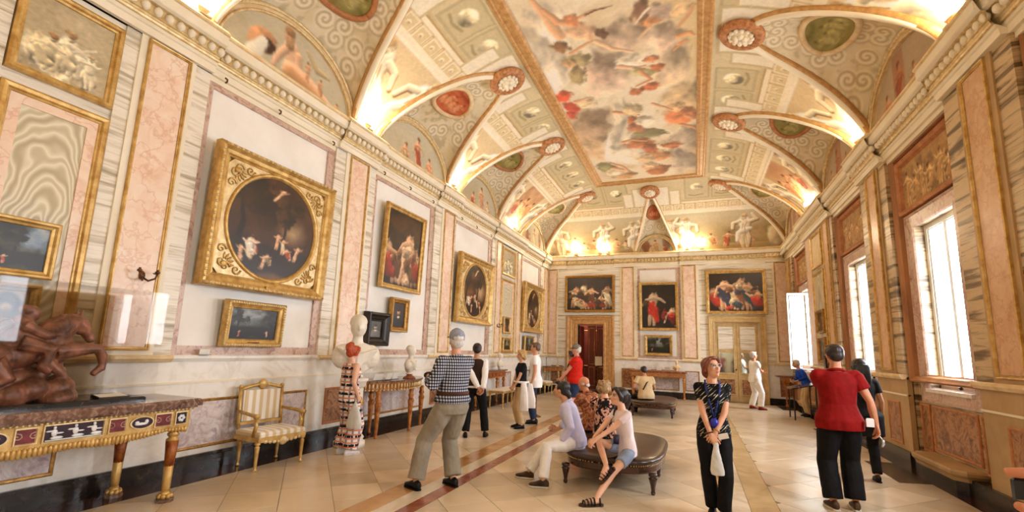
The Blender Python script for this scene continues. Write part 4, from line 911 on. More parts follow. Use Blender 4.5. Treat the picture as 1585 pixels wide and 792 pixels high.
def p_land(dark='1e1a10', mid='4a4426', sky='8fa0a4', fig=3, seed=1, treex=(.3, .75), skyx=.55):
    def f(c):
        c.k = seed; w, h = c.w, c.h; c.cloud([dark, mid, dark, '3a3018'], 2/w, seed); W = (slice(None), slice(None)); n = fbm(c.X/w*4, c.Y/h*4, seed+2)
        c.mixw(W, np.clip(1.3-2.6*np.hypot((c.X/w-skyx)/1.1, (c.Y/h-.74))+(n-.5)*1.2, 0, 1), sky, .85); c.mixw(W, np.clip((n-.5)*4, 0, 1)*np.clip(c.Y/h*2-1, 0, 1), 'd8d2c0', .5)
        c.limb([(0, h*.22), (w*.5, h*.26), (w, h*.2)], [h*.2, h*.14, h*.2], dark, .1, .9)
        for t in treex: c.tree(w*t, h*.15, h*.8, C3(dark)*1.3+.05, dark, 14)
        for i in range(fig): c.fig(w*(.2+.6*i/max(1, fig-1)), h*.1, h*.22, 'd0a080', ['b05038', 'c8b490', '6a7088'][i % 3], '3a2418', rng.uniform(-.3, .3), (.9, .25))
        c.warp(.02*w, 5/w).strokes(.06, 30/w)
    return f
def p_figs(bg='20140c', cols=('a03420', 'd8c8a4', '4a4a5a', '8a6a38'), n=4, seed=1, h0=.75, light='caa07a', lamp=None):
    def f(c):
        c.k = seed; w, h = c.w, c.h; r = random.Random(seed); c.cloud([bg, C3(bg)*2.4, bg, C3(bg)*1.6], 2/w, seed)
        for i in range(n):
            x = w*(.12+.76*(i+.25*r.random())/max(n-1, 1)); s = h*min(.95, h0*(1.0+.4*r.random()))
            c.fig(x, h*(.02+.05*r.random()), s, C3(light)*(.8+.3*r.random()), cols[i % len(cols)], '2a180e', r.uniform(-.25, .25), (.9, r.uniform(-.1, .35)), r.random() < .5)
        for i in range(n+2): x, y = w*r.uniform(.08, .92), h*r.uniform(.05, .7); c.blob(x, y, w*r.uniform(.05, .11), h*r.uniform(.05, .11), cols[(i+1) % len(cols)], r.uniform(-.6, .6), .4, .9, .6, .6)
        W = (slice(None), slice(None)); v = np.hypot(c.X/w-.5, c.Y/h-.48); c.mixw(W, np.clip((v-.42)*2.0, 0, .8), bg); c.warp(.02*w, 6/w).strokes(.06, 26/w)
    return f
def p_port(bg='241a12', coat='15110d', seed=1, grey=False):
    def f(c):
        c.k = seed; w, h = c.w, c.h; c.cloud([bg, C3(bg)*1.5], 1.5/w, seed); s = 'b8a890' if grey else 'c89c78'
        c.blob(w*.5, h*.16, w*.42, h*.34, coat, 0, .2); c.blob(w*.5, h*.62, w*.13, h*.155, s, 0, .2, 1, .08, .5); c.limb([(w*.5, h*.5), (w*.5, h*.4)], w*.08, s)
        c.blob(w*.49, h*.73, w*.16, h*.09, '2e2016', 0, .4); c.blob(w*.5, h*.50, w*.09, h*.06, '4a3422', 0, .5, .8); c.blob(w*.5, h*.41, w*.12, h*.04, 'd8d0c0', 0, .4, .9)
        c.blob(w*.455, h*.64, w*.02, h*.012, '2a1a10'); c.blob(w*.55, h*.64, w*.02, h*.012, '2a1a10'); c.limb([(w*.505, h*.63), (w*.51, h*.59)], w*.015, 'a87a58'); c.warp(.01*w, 8/w).strokes(.05, 24/w)
    return f
def tondo(W, u0, u1, v0, v1, label, seed, scale=.975, corner=True, step=.012):
    u0, u1 = u0*scale, u1*scale; v0, v1 = 1.6+(v0-1.6)*scale, 1.6+(v1-1.6)*scale; T = tilted(W, u0, v0, .03, .035); w, h = u1-u0, v1-v0
    r = thing('picture', label, 'painting', Vector(T[0])+Vector(T[1])*w/2, 'square gilt frames with round pictures')
    fr = M().frame(T).sweep(0, w, 0, h, scal(PF_BIG, 1.0)).box((.01, .01, 0), (w-.01, h-.01, .02)).build('picture_frame', 'gold', r)
    beads(fr, T, w, h, .035, .138, .02, .075 if step < .015 else .15)
    cx, cy, hx, hy = w/2, h/2, w/2-.17, h/2-.17; R = min(hx, hy)-.025; m = M().frame(T); A = np.linspace(0, 2*PI, 65)[:-1]; O = []
    for a in A: k = 1/max(abs(math.cos(a))/hx, abs(math.sin(a))/hy); O.append((cx+k*math.cos(a), cy+k*math.sin(a), .05))
    I = lambda rr, z: [(cx+rr*math.cos(a), cy+rr*math.sin(a), z) for a in A]
    m.rings([O, I(R+.02, .05)], True, False).build('spandrel_panel', 'palegold', fr)
    M().frame(T).rings([I(R+.05, .05), I(R+.04, .075), I(R+.02, .08), I(R-.005, .06), I(R-.015, .035)], True, False).build('round_moulding', 'gold', fr, smooth=True)
    for sx in (-1, 1):
        for sy in (-1, 1):
            m = M().frame(T); ox, oy = cx+sx*(hx-.06), cy+sy*(hy-.06)
            for (dx, dy, sg) in ((-sx*.10, -sy*.04, 1), (-sx*.04, -sy*.10, -1), (-sx*.26, -sy*.02, -1), (-sx*.02, -sy*.26, 1)):
                sp = [(ox+dx+.055*(1-t)*math.cos(sg*t*9)*1.2, oy+dy+.055*(1-t)*math.sin(sg*t*9)*1.2, .058) for t in np.linspace(0, .92, 16)]; m.tube(sp, [.014]*8+[.009]*8, 5)
            m.ell((ox-sx*.07, oy-sy*.07, .06), (.045, .045, .022), None, 8, 5)
            for q in range(5): a = math.atan2(-sy, -sx)+(q-2)*.35; m.ell((ox-sx*.06+.12*math.cos(a), oy-sy*.06+.12*math.sin(a), .056), (.05, .018, .012), Matrix.Rotation(a, 3, 'Z'), 6, 4)
            m.build('corner_ornament', 'gold', fr, smooth=True)
    c = Cv(2*R, 2*R, step); c.k = seed; rr = random.Random(seed); W_ = (slice(None), slice(None)); c.cloud(['20120a', '5a361c', '341e10', '845a30'], .8, seed); n = fbm(c.X*1.4, c.Y*1.4, seed+2)
    c.mixw(W_, np.clip(1.2-2.2*np.hypot((c.X/R-1.45)/.9, (c.Y/R-1.02)/.7)+(n-.5), 0, 1), 'c9ac80', .85); c.mixw(W_, np.clip(1.-2.6*np.hypot((c.X/R-.8)/1.3, (c.Y/R-1.6)/.6)+(n-.5), 0, 1), '8e6234', .75)
    c.tree(R*1.2, R*.6, R*1.0, '3a2410', '1c1008', 18); c.tree(R*.25, R*.4, R*1.5, '24160a', '140b06', 16); c.limb([(0, R*.3), (R, R*.4), (2*R, R*.3)], [R*.4, R*.25, R*.3], '20130a', .1, .9)
    for i in range(9): c.fig(R*(.35+.15*i), R*rr.uniform(.15, .62), R*.34, 'd9ab84', [None, 'd8c8a4', 'a84428', None, '7a6a48'][i % 5], '3a2012', rr.uniform(-.4, .4), (.9, .3), i % 3 == 1)
    c.fig(R*.5, R*.42, R*.5, 'e6cdb0', 'e8dcc4', '5a3a20', .1, (1, .3), True); c.fig(R*.9, R*1.55, R*.3, 'dcae86', None, '4a2a18', .9, (1, .4)); c.warp(.03, 4).strokes(.05, 18)
    S, Q = np.meshgrid(np.linspace(0, 2*PI, 150), np.linspace(0, 1, 75)); X, Y = R*Q*np.cos(S), R*Q*np.sin(S); P = np.stack([cx+X, cy+Y, np.full(X.shape, .035)], -1)
    V, F = gridpatch(P); M().frame(T).add(V, [tuple(reversed(f)) for f in F]).build('canvas', 'oil', r, col=c.at(X+R, Y+R).reshape(-1, 3))
    if corner: M().frame(T).box((w/2-.10, .04, .12), (w/2+.10, .09, .15)).build('name_plate', 'oldgold', fr)
    return r
tondo(WL, 3.82, 5.88, 2.28, 4.19, 'largest square gilt frame with a dark round landscape, above the gilt armchair', 3)
tondo(WL, 10.54, 12.72, 2.25, 4.12, 'square gilt frame with a dark round picture in the third white wall field', 5, corner=False)
tondo(WL, 15.55, 17.85, 2.22, 4.07, 'square gilt frame with a round picture nearest the far left corner', 8, corner=False, step=.02)
picture(WL, 4.26, 5.21, 1.51, 2.14, 'dark stormy landscape in a gilt frame below the largest round picture', p_land('14140f', '2e2e26', '8c949a', 2, 4, (.15, .9), .35), PF_MED, 'gold', .05, bead=.014, plate=True, step=.008)
picture(WL, 7.42, 8.87, 2.74, 4.50, 'tall upright dark picture of red robed figures in a plain gilt frame', p_figs('1e120a', ('8a2a1a', '5a3a24', 'c8a884', '6a4a2a'), 5, 6, .62), PF_MED, 'gold', .035, step=.012)
picture(WL, 7.84, 8.46, 1.87, 2.58, 'small dark portrait in a carved gilt frame below the tall upright picture', p_port(seed=2), scal(PF_MED, 1.0), 'oldgold', .02, bead=.012, step=.008)
picture(WL, 7.08, 7.76, 1.57, 2.22, 'small grey portrait in a wide black frame above the side of the carved console', p_port('3a342c', '6a6258', 4, True), scal(PF_BIG, .95), 'blackwood', .02, step=.008)
picture(WL, 16.0, 17.1, 1.48, 2.1, 'small gilt framed picture under the round picture nearest the far corner', p_land(seed=9), PF_SML, 'gold', .02, step=.02)
picture(WL, 13.62, 14.2, 2.08, 2.62, 'upper of the two small gilt framed pictures in the far niche', p_figs(n=2, seed=12), PF_SML, 'gold', .01, .0, step=.02, scale=1)
picture(WL, 13.62, 14.32, 1.5, 1.95, 'lower of the two small gilt framed pictures in the far niche', p_land('2a2014', '5a4a2a', 'b0a078', 1, 14), PF_SML, 'gold', .01, .0, step=.02, scale=1)
picture(WL, 1.96, 2.46, 2.11, 2.66, 'small landscape of dark trees under blue sky, on the striped agate panel', p_land('15140c', '3c3418', '8ea6c0', 1, 21, (.35,), .75), PF_SML, 'gold', .02, step=.006)
def p_oval(c):
    c.a[:] = C3('b08a48'); c.blob(c.w/2, c.h/2, c.w*.42, c.h*.45, '1a120c', 0, .06, 1, 0, .3); c.fig(c.w*.5, c.h*.15, c.h*.6, 'b88a66', '5a2a1c', '20140c')
picture(WL, 1.96, 2.40, 1.54, 2.05, 'small oval dark picture in a gilt frame behind the bronze horseman', p_oval, PF_SML, 'gold', .02, step=.01)
picture(WF, -4.93, -2.90, 3.16, 4.67, 'wide dark tavern scene in a brown gilt frame above the open doorway', p_figs('160c08', ('d8ccaa', 'b8a47a', '3a2218', '5e3a22', '8a2c1c'), 6, 17, .55), PF_MED, 'oldgold', .0, .03, step=.016, scale=1)
picture(WF, -1.95, -.52, 2.47, 4.32, 'tall dark picture of a red robed figure in a gilt frame on the far wall', p_figs('120b08', ('b02a1c', '7a2018', '3a2a1e'), 2, 23, .6, 'd8b896'), PF_MED, 'gold', .02, .03, step=.014, scale=1)
picture(WF, -1.77, -.76, 1.52, 2.30, 'small dark landscape in a gilt frame above the far console', p_land('12140c', '2e3420', '9aa0a0', 1, 25), PF_MED, 'gold', .02, .0, step=.016, scale=1)
picture(WF, .45, 2.45, 3.09, 4.72, 'wide dark crowded scene in a gilt frame above the mirrored doors', p_figs('1c100a', ('b83422', '3a3a4c', 'd0b890', '7a4a2a', '2c3a4a'), 6, 27, .66), scal(PF_MED, 1.2), 'gold', .0, .03, step=.014, scale=1)
picture(WR, 13.6, 14.3, 2.25, 2.85, 'upper small brown picture between the windows of the right wall', p_figs(n=2, seed=31), PF_SML, 'oldgold', .01, .02, step=.03, scale=1)
picture(WR, 13.6, 14.3, 1.5, 2.15, 'lower small brown picture between the windows of the right wall', p_land(seed=33), PF_SML, 'oldgold', .01, .02, step=.03, scale=1)
def sconce(y, z, label):
    r = thing('wall_sconce', label, 'wall light', (XL+.03, y, z), 'bronze wall brackets')
    M().frame(WL).ell((y, z, .03), (.035, .05, .015), None, 10, 6).build('back_plate', 'bronze', r, smooth=True)
    m = M()
    for s in (-1, 1): m.tube([(XL+.04, y, z-.02), (XL+.10, y+s*.03, z-.06), (XL+.15, y+s*.07, z-.03), (XL+.14, y+s*.09, z+.02), (XL+.10, y+s*.07, z+.03)], [.011, .011, .01, .009, .007], 6)
    m.build('arm', 'bronze', r, smooth=True)
    for s in (-1, 1): M().lathe([(.006, 0), (.026, .012), (.022, .03), (.012, .035), (.012, .05)], (XL+.14, y+s*.09, z+.02), 10).build('cup', 'bronze', r, smooth=True)
sconce(3.16, 2.27, 'bronze scrolled bracket on the pink panel beside the biggest round picture')
sconce(13.12, 2.30, 'bronze scrolled bracket on the pilaster before the far niche')
# ------------------------------------------------------------------ organic shapes: join, remesh, smooth
def remesh(m, voxel=.012, smooth=4, noise=0, nscale=20, fac=.5, post=None):
    me = bpy.data.meshes.new('tmp'); me.from_pydata(np.vstack(m.v).tolist(), [], m.f); o = bpy.data.objects.new('tmp', me); COL.objects.link(o)
    md = o.modifiers.new('r', 'REMESH'); md.mode = 'VOXEL'; md.voxel_size = voxel
    if smooth: sm = o.modifiers.new('s', 'SMOOTH'); sm.iterations = smooth; sm.factor = fac
    dg = bpy.context.evaluated_depsgraph_get(); ev = o.evaluated_get(dg); e = ev.to_mesh(); n = len(e.vertices); V = np.empty(n*3); e.vertices.foreach_get('co', V); V = V.reshape(-1, 3)
    nl = len(e.loops); li = np.empty(nl, int); e.loops.foreach_get('vertex_index', li); st = np.empty(len(e.polygons), int); e.polygons.foreach_get('loop_start', st); tt = np.empty(len(e.polygons), int); e.polygons.foreach_get('loop_total', tt)
    N = np.empty(n*3); e.vertices.foreach_get('normal', N); N = N.reshape(-1, 3); ev.to_mesh_clear(); bpy.data.objects.remove(o); bpy.data.meshes.remove(me)
    if noise: V = V+N*((fbm(V[:, 0]*nscale+V[:, 2]*3, V[:, 1]*nscale+V[:, 2]*nscale*.5, 3)-.5)*2*noise)[:, None]
    if post is not None: V = post(V, N)
    r = M(); r.v = [V]; r.n = n; r.f = [tuple(li[s:s+k]) for s, k in zip(st.tolist(), tt.tolist())]
    return r
# ------------------------------------------------------------------ furniture
MT['slabtop'] = _veined('speckled_brown_marble', [(.3, '4a352c'), (.5, '7a5c4e'), (.62, 'a08676'), (.75, '5a4238')], (1, 1, 1), 14, 1.5, .15)
MT['porphyry'] = noisy('dark_red_porphyry', '5a1e22', '85343a', 20, .3)
MT['cameo'] = noisy('blue_black_glass_paste', '241620', '3a2030', 8, .3)
MT['cameow'] = noisy('white_glass_relief', 'dfe6ee', 'f6f8fb', 8, .35)
MT['redgold'] = noisy('worn_red_and_gold', '7a2c1a', 'b4702c', 16, .4, .2)
MT['woodgilt'] = noisy('orange_gilt_wood', '9a5222', 'd09048', 14, .4, .25, bump=.3)
MT['silk'] = None
def silk():
    t = NT('striped_silk'); v = t.coord((1, 1, 1)); s = t.n('SeparateXYZ'); t.t.links.new(v, s.inputs[0])
    w = t.math('SINE', t.math('MULTIPLY', s.outputs[1], 62)); c = t.ramp(t.math('MULTIPLY_ADD', w, .5, .5), [(.35, 'd9c296'), (.5, 'efe9da'), (.7, 'f4f0e4')])
    return t.out(c, .45, Sheen_Weight=.3)
MT['silk'] = silk()
def tleg(m, x, y, z0, z1, r, s=1, n=14, fl=0):
    h = z1-z0; P = [(r*.55, 0), (r*.75, .02), (r*.8, .06), (r*.5, .10), (r*.55, .14), (r*.75, .55), (r*.95, .78), (r*1.0, .80), (r*.7, .82), (r*.7, .85), (r*1.1, .88), (r*1.1, .92), (r*.85, .94), (r*.95, 1)]
    m.lathe([(a, z0+b*h) for a, b in P], (x, y, 0), n, flute=fl, fn=10)
# ---- the nearest console with its inlaid apron
cx0, cx1, cy0, cy1 = -5.58, -4.80, 1.37, 3.43
t = thing('console_table', 'gilt console with cameo apron and brown marble top under the bronze horseman', 'table', (-5.2, 2.4, 0))
m = M(); m.cham((cx0, cy0, .915), (cx1, cy1, .985), .02); m.box((cx0, cy0+.03, .895), (cx1-.03, cy1-.03, .915)); m.build('marble_top', 'slabtop', t)
m = M(); m.box((cx0+.02, cy0+.07, .70), (cx1-.07, cy1-.07, .895)); ap = m.build('apron', 'gold', t)
m = M()     # hanging carved border
for i in range(60):
    y = cy0+.10+(cy1-cy0-.20)*i/59; u = (y-2.4)/1.0; z = .70-.045*abs(math.sin(u*4.2))-.03*(1-min(1, abs(u)*2.2)); m.ell((cx1-.075, y, (z+.70)/2), (.018, .02, (.72-z)/2+.01), None, 6, 4)
tag(m.build('carved_border', 'gold', ap, smooth=True), kind='stuff')
m = M()
for i in range(54): m.ell((cx1-.045, cy0+.06+(cy1-cy0-.12)*i/53, .885), (.012, .013, .012), None, 6, 4)
tag(m.build('bead_row', 'palegold', ap, smooth=True), kind='stuff')
AW = ((cx1-.07, 0, 0), (0, 1, 0), (0, 0, 1), (1, 0, 0))
for d in (-1, 1):
    for a, b, mt in ((.24, .38, 'porphyry'), (.62, .78, 'porphyry'), (.81, .93, 'cameo')):
        a, b = (2.4+a, 2.4+b) if d > 0 else (2.4-b, 2.4-a); p = M().frame(AW).box((a+.01, .745, 0), (b-.01, .855, .006)).build('inlay_panel', mt, ap)
        M().frame(AW).sweep(a, b, .735, .865, [(0, 0), (0, .012), (.008, .014), (.014, .004)]).build('inlay_rim', 'palegold', ap)
        if mt == 'cameo':
            m = M().frame(AW); 
            for q in range(6): m.ell(((a+b)/2+.022*math.cos(q), .80+.022*math.sin(q), .01), (.017, .017, .006), None, 6, 4)
            m.build('cameo_relief', 'cameow', ap, smooth=True)
        else:
            m = M().frame(AW); c = (a+b)/2
            for q in (-1, 1): m.tube([(c+q*(.05-.035*s*math.cos(s*8)), .80+.03*math.sin(s*8)*s, .008) for s in np.linspace(0, 1, 10)], .004, 4); m.build('scroll_inlay', 'border', ap); m = M().frame(AW)

    c = 2.4+d*.51; m = M().frame(AW); A = np.linspace(0, 2*PI, 25)[:-1]; m.rings([[(c+.09*math.cos(a)*k, .80+.05*math.sin(a)*k, z) for a in A] for k, z in ((1.15, 0), (1.15, .014), (1.0, .014), (1.0, .006))], True, True).build('oval_rim', 'palegold', ap)
    M().frame(AW).rings([[(c+.09*math.cos(a), .80+.05*math.sin(a), z) for a in A] for z in (0, .009)]).build('oval_cameo', 'cameo', ap)
    m = M().frame(AW); m.ell((c-.01, .79, .012), (.06, .014, .007), None, 8, 5).ell((c+.035, .808, .012), (.018, .022, .007), None, 8, 5).ell((c-.045, .805, .012), (.02, .015, .007), None, 8, 5); m.build('cameo_relief', 'cameow', ap, smooth=True)
M().frame(AW).box((2.4-.2, .735, 0), (2.4+.2, .865, .006)).build('cameo_panel', 'cameo', ap)
M().frame(AW).sweep(2.4-.21, 2.4+.21, .728, .872, [(0, 0), (0, .014), (.008, .016), (.014, .004)]).build('inlay_rim', 'palegold', ap)
m = M().frame(AW)
for y in (-.14, 0, .13):
    m.ell((2.4+y, .845, .012), (.012, .014, .008), None, 8, 5).ell((2.4+y, .805, .012), (.022, .032, .009), None, 8, 5).ell((2.4+y-.03, .82, .011), (.028, .008, .006), None, 6, 4).ell((2.4+y+.035, .80, .011), (.03, .008, .006), None, 6, 4).ell((2.4+y+.02, .765, .011), (.045, .014, .007), None, 8, 4)
m.box((2.21, .742, .006), (2.59, .752, .012)); m.build('cameo_relief', 'cameow', ap, smooth=True)
for x, y in ((cx1-.12, cy1-.18), (cx1-.12, cy0+.18), (cx0+.1, cy1-.32), (cx0+.1, cy0+.32)):
    m = M(); m.lathe([(.032, .09), (.036, .13), (.042, .33), (.034, .34), (.036, .57), (.056, .58), (.056, .595), (.034, .61), (.05, .63), (.052, .65), (.03, .67), (.05, .685), (.055, .70)], (x, y, 0), 14); lg = m.build('leg', 'gold', t, smooth=True)
    M().lathe([(.040, .33), (.056, .58)], (x, y, 0), 20, flute=.16, fn=10).build('fluted_shaft', 'redgold', lg, smooth=True)
    m = M().lathe([(.078, .0), (.08, .035)], (x, y, 0), 8)
    m.build('foot_block', 'slabtop', lg); m = M()
    for a in range(8): m.ell((x+.05*math.cos(a*PI/4), y+.05*math.sin(a*PI/4), .055), (.024, .024, .026), None, 6, 4)
    m.lathe([(.05, .03), (.045, .08), (.032, .11)], (x, y, 0), 10).build('claw_foot', 'gold', lg, smooth=True)
# ---- bronze horseman in its glass case
hb = thing('bronze_horseman', 'brown bronze of a rearing horse and rider on a black base', 'sculpture', (-5.2, 2.3, .985))
M().cham((-5.52, 1.55, .985), (-4.98, 2.98, 1.03), .012).build('base_slab', 'black', hb)
MT['terracotta'] = noisy('brown_patinated_bronze', '4a2c20', '946048', 7, .42, .15, bump=.3)
m = M(); X0 = -5.22; P = lambda y, z, x=0: (X0+x, y, z); EL = lambda y, z, rx, ry, rz, a=0, x=0: m.ell(P(y, z, x), (rx, ry, rz), Matrix.Rotation(a, 3, 'X'), 14, 9)
EL(1.92, 1.36, .13, .20, .145, .5); EL(2.12, 1.44, .115, .20, .13, .45); EL(2.29, 1.49, .13, .16, .17, .4)           # rump, barrel, chest
m.tube([P(2.22, 1.50), P(2.30, 1.61), P(2.38, 1.69), P(2.45, 1.725)], [.15, .13, .10, .07], 12); m.tube([P(2.43, 1.73), P(2.49, 1.68), P(2.54, 1.60), P(2.575, 1.55)], [.065, .06, .042, .036], 10); EL(2.47, 1.655, .05, .045, .06, .3); EL(2.575, 1.552, .034, .03, .026)
for s in (-1, 1): m.tube([P(2.455, 1.765, s*.035), P(2.46, 1.83, s*.04)], [.02, .005], 6)
m.tube([P(2.30, 1.45, .07), P(2.47, 1.47, .09), P(2.60, 1.475, .09), P(2.645, 1.40, .09), P(2.65, 1.33, .09), P(2.64, 1.28, .09)], [.085, .062, .048, .04, .03, .036], 10); m.tube([P(2.64, 1.30, .09), P(2.585, 1.24, .09)], [.036, .026], 8)
m.tube([P(2.30, 1.42, -.08), P(2.40, 1.34, -.09), P(2.43, 1.24, -.09), P(2.36, 1.19, -.09)], [.06, .042, .03, .026], 10); m.tube([P(2.22, 1.40, .06), P(2.34, 1.28, .10), P(2.40, 1.20, .10), P(2.42, 1.17, .10)], [.05, .04, .03, .03], 10)
for s in (-1, 1): m.tube([P(1.90, 1.34, s*.08), P(2.0, 1.22, s*.11), P(1.90, 1.14, s*.11), P(1.93, 1.06, s*.11)], [.11, .07, .045, .045], 10)
m.tube([P(1.76, 1.40), P(1.66, 1.36), P(1.63, 1.22), P(1.68, 1.10)], [.05, .06, .05, .03], 10)
for i in range(9): a = i/8; m.tube([P(2.24+.16*a, 1.60+.16*a, .02), P(2.17+.16*a, 1.56+.15*a, .08), P(2.20+.14*a, 1.50+.13*a, .11)], [.032, .028, .012], 6)
EL(2.06, 1.60, .10, .11, .15, -.25); EL(2.13, 1.76, .055, .062, .07); EL(2.10, 1.79, .06, .06, .05); m.tube([P(2.06, 1.66, .09), P(2.20, 1.58, .14), P(2.30, 1.60, .10)], [.05, .038, .028], 8); m.tube([P(2.06, 1.66, -.09), P(2.16, 1.56, -.15), P(2.28, 1.56, -.10)], [.05, .038, .028], 8)
for s in (-1, 1): m.tube([P(2.06, 1.52, s*.09), P(2.24, 1.46, s*.15), P(2.20, 1.32, s*.15), P(2.25, 1.28, s*.15)], [.075, .06, .04, .032], 8)
for i in range(10): a = i/9; m.tube([P(2.0-.02*a, 1.68, -.1+.2*a), P(1.86-.1*a, 1.60-.1*math.sin(i), -.14+.28*a), P(1.74-.06*math.sin(i*2), 1.44+.06*math.sin(i*1.3), -.16+.32*a)], [.04, .045, .025], 6)
for i in range(26): EL(1.68+.75*rng.random(), 1.05+.10*rng.random(), .10+.05*rng.random(), .12, .07+.04*rng.random(), rng.random(), rng.uniform(-.1, .12))
EL(2.05, 1.20, .09, .30, .09, .25); EL(2.25, 1.14, .11, .22, .07, .1)
clampz = lambda V, N: np.column_stack([V[:, 0], V[:, 1], np.maximum(V[:, 2], 1.028)])
remesh(m, .0085, 2, .005, 30, post=clampz).build('bronze_group', 'terracotta', hb, smooth=True)
MT['case'] = clearglass('display_glass', 'ffffff', .012)
gc = thing('glass_case', 'clear glass display case over the bronze horseman', 'display case', (-5.2, 2.3, .985))
m = M(); gx0, gx1, gy0, gy1, gz = -5.54, -4.94, 1.50, 3.03, 2.03
for a, b in (((gx0, gy0, .987), (gx0+.008, gy1, gz)), ((gx1-.008, gy0, .987), (gx1, gy1, gz)), ((gx0+.008, gy0, .987), (gx1-.008, gy0+.008, gz)), ((gx0+.008, gy1-.008, .987), (gx1-.008, gy1, gz)), ((gx0, gy0, gz), (gx1, gy1, gz+.008))): M().box(a, b).build('glass_pane', 'case', gc)
MT['paper'] = noisy('white_card', 'e8e2d4', 'f4f0e6', 4, .6)
def card(loc, w, h, label, rz=0, lean=.5, mat='paper', group='label cards'):
    r = thing('label_card', label, 'card', loc, group)
    r.rotation_euler = (0, 0, rz); LOC[r] = Vector((0, 0, 0)); c, s_ = math.cos(lean), math.sin(lean)
    V = [(x, -t*c*0+q*s_*h+t, q*c*h) for t in (0, .006) for x, q in ((-w/2, 0), (w/2, 0), (w/2, 1), (-w/2, 1))]
    M().add(V, [(3, 2, 1, 0), (4, 5, 6, 7), (0, 1, 5, 4), (1, 2, 6, 5), (2, 3, 7, 6), (3, 0, 4, 7)]).build('card_face', mat, r)
    M().box((-w/2, -.004, 0), (w/2, .05, .004)).build('card_foot', 'iron', r)
    return r
t = thing('label_card', 'cream label plaque in a dark rim lying before the bronze horse', 'card', (-5.06, 2.72, 1.031), 'label cards'); M().add([(-5.13, 2.60, 1.032), (-4.995, 2.60, 1.032), (-4.995, 2.85, 1.032), (-5.13, 2.85, 1.032), (-5.13, 2.60, 1.062), (-4.995, 2.60, 1.042), (-4.995, 2.85, 1.042), (-5.13, 2.85, 1.062)], [(3, 2, 1, 0), (4, 5, 6, 7), (0, 1, 5, 4), (1, 2, 6, 5), (2, 3, 7, 6), (3, 0, 4, 7)]).build('rim', 'iron', t); M().add([(-5.122, 2.612, 1.0635), (-5.003, 2.612, 1.0455), (-5.003, 2.838, 1.0455), (-5.122, 2.838, 1.0635)], [(0, 1, 2, 3)]).build('card_face', 'paper', t)
card((XL+.03, 3.98, 1.402), .13, .07, 'small white card on the ledge left of the armchair', -PI/2, .1)
# ---- gilt armchair
def gilt_chair(name, label, loc, rz, arms=True, group=None, s=1):
    t = thing(name, label, 'chair', (0, 0, 0), group)     # built facing +x, then turned
    for x, y in ((.22, -.32), (.22, .32), (-.22, -.27), (-.22, .27)): m = M(); tleg(m, x, y, 0, .36, .032); m.build('leg', 'gold', t, smooth=True)
    m = M(); m.box((-.25, -.34, .34), (.26, .34, .40)); fr = m.build('seat_rail', 'gold', t)
    m = M()
    for y in np.linspace(-.24, .24, 9): m.ell((.262, y, .345-.02*math.cos(y*6.5)), (.012, .032, .022), None, 6, 4)
    m.lathe([(.06, -.01), (.055, .012), (.03, .018), (.001, .02)], (.262, 0, .335), 14, axis=Matrix.Rotation(PI/2, 3, 'Y')); m.build('carving', 'palegold', fr, smooth=True)
    m = M(); m.rings([[(.005+(.25-k)*sx*1.0, (.33-k)*sy, z) for sx, sy in ((-1, -1), (1, -1), (1, 1), (-1, 1))] for z, k in ((.40, .005), (.44, .0), (.46, .02), (.47, .08))]); m.build('seat_cushion', 'silk', t)
    for y in (-.30, .30): m = M(); m.tube([(-.24, y, .38), (-.265, y, .7), (-.29, y, .97)], .022, 8).ell((-.29, y, .985), (.028, .028, .028), None, 8, 6).build('back_post', 'gold', t, smooth=True)
    M().box((-.275, -.29, .50), (-.235, .29, .54)).build('back_rail', 'gold', t); m = M(); m.tube([(-.287, y, .95+.06*math.cos(y*5.2)) for y in np.linspace(-.29, .29, 13)], .024, 8); m.lathe([(.07, -.01), (.06, .015), (.03, .022), (.001, .025)], (-.275, 0, 1.01), 14, axis=Matrix.Rotation(PI/2, 3, 'Y')); m.build('crest_rail', 'gold', t, smooth=True)
    m = M(); m.rings([[(x+.05*(z0-.55)*-.6, y*k, z0+(z-z0)*1) for (y, z) in ((-.265, .545), (.265, .545), (.265, .94), (-.265, .94)) for z0 in (z,)] for x, k in ((-.285, 1), (-.25, 1), (-.235, .9))]); m.build('back_cushion', 'silk', t)
    if arms:
        for y in (-.33, .33): m = M(); m.tube([(-.27, y*.93, .68), (0, y*1.02, .665), (.15, y*1.02, .655), (.19, y*1.02, .65)], [.02, .024, .026, .034], 8).tube([(.12, y*1.0, .64), (.16, y*.98, .54), (.13, y, .40)], [.018, .024, .022], 8); m.build('armrest', 'gold', t, smooth=True)
    t.location = loc; t.rotation_euler = (0, 0, rz); t.scale = (s,)*3
    return t
gilt_chair('armchair', 'gilt armchair in pale striped silk below the largest round picture', (-5.27, 4.75, 0), -.12)
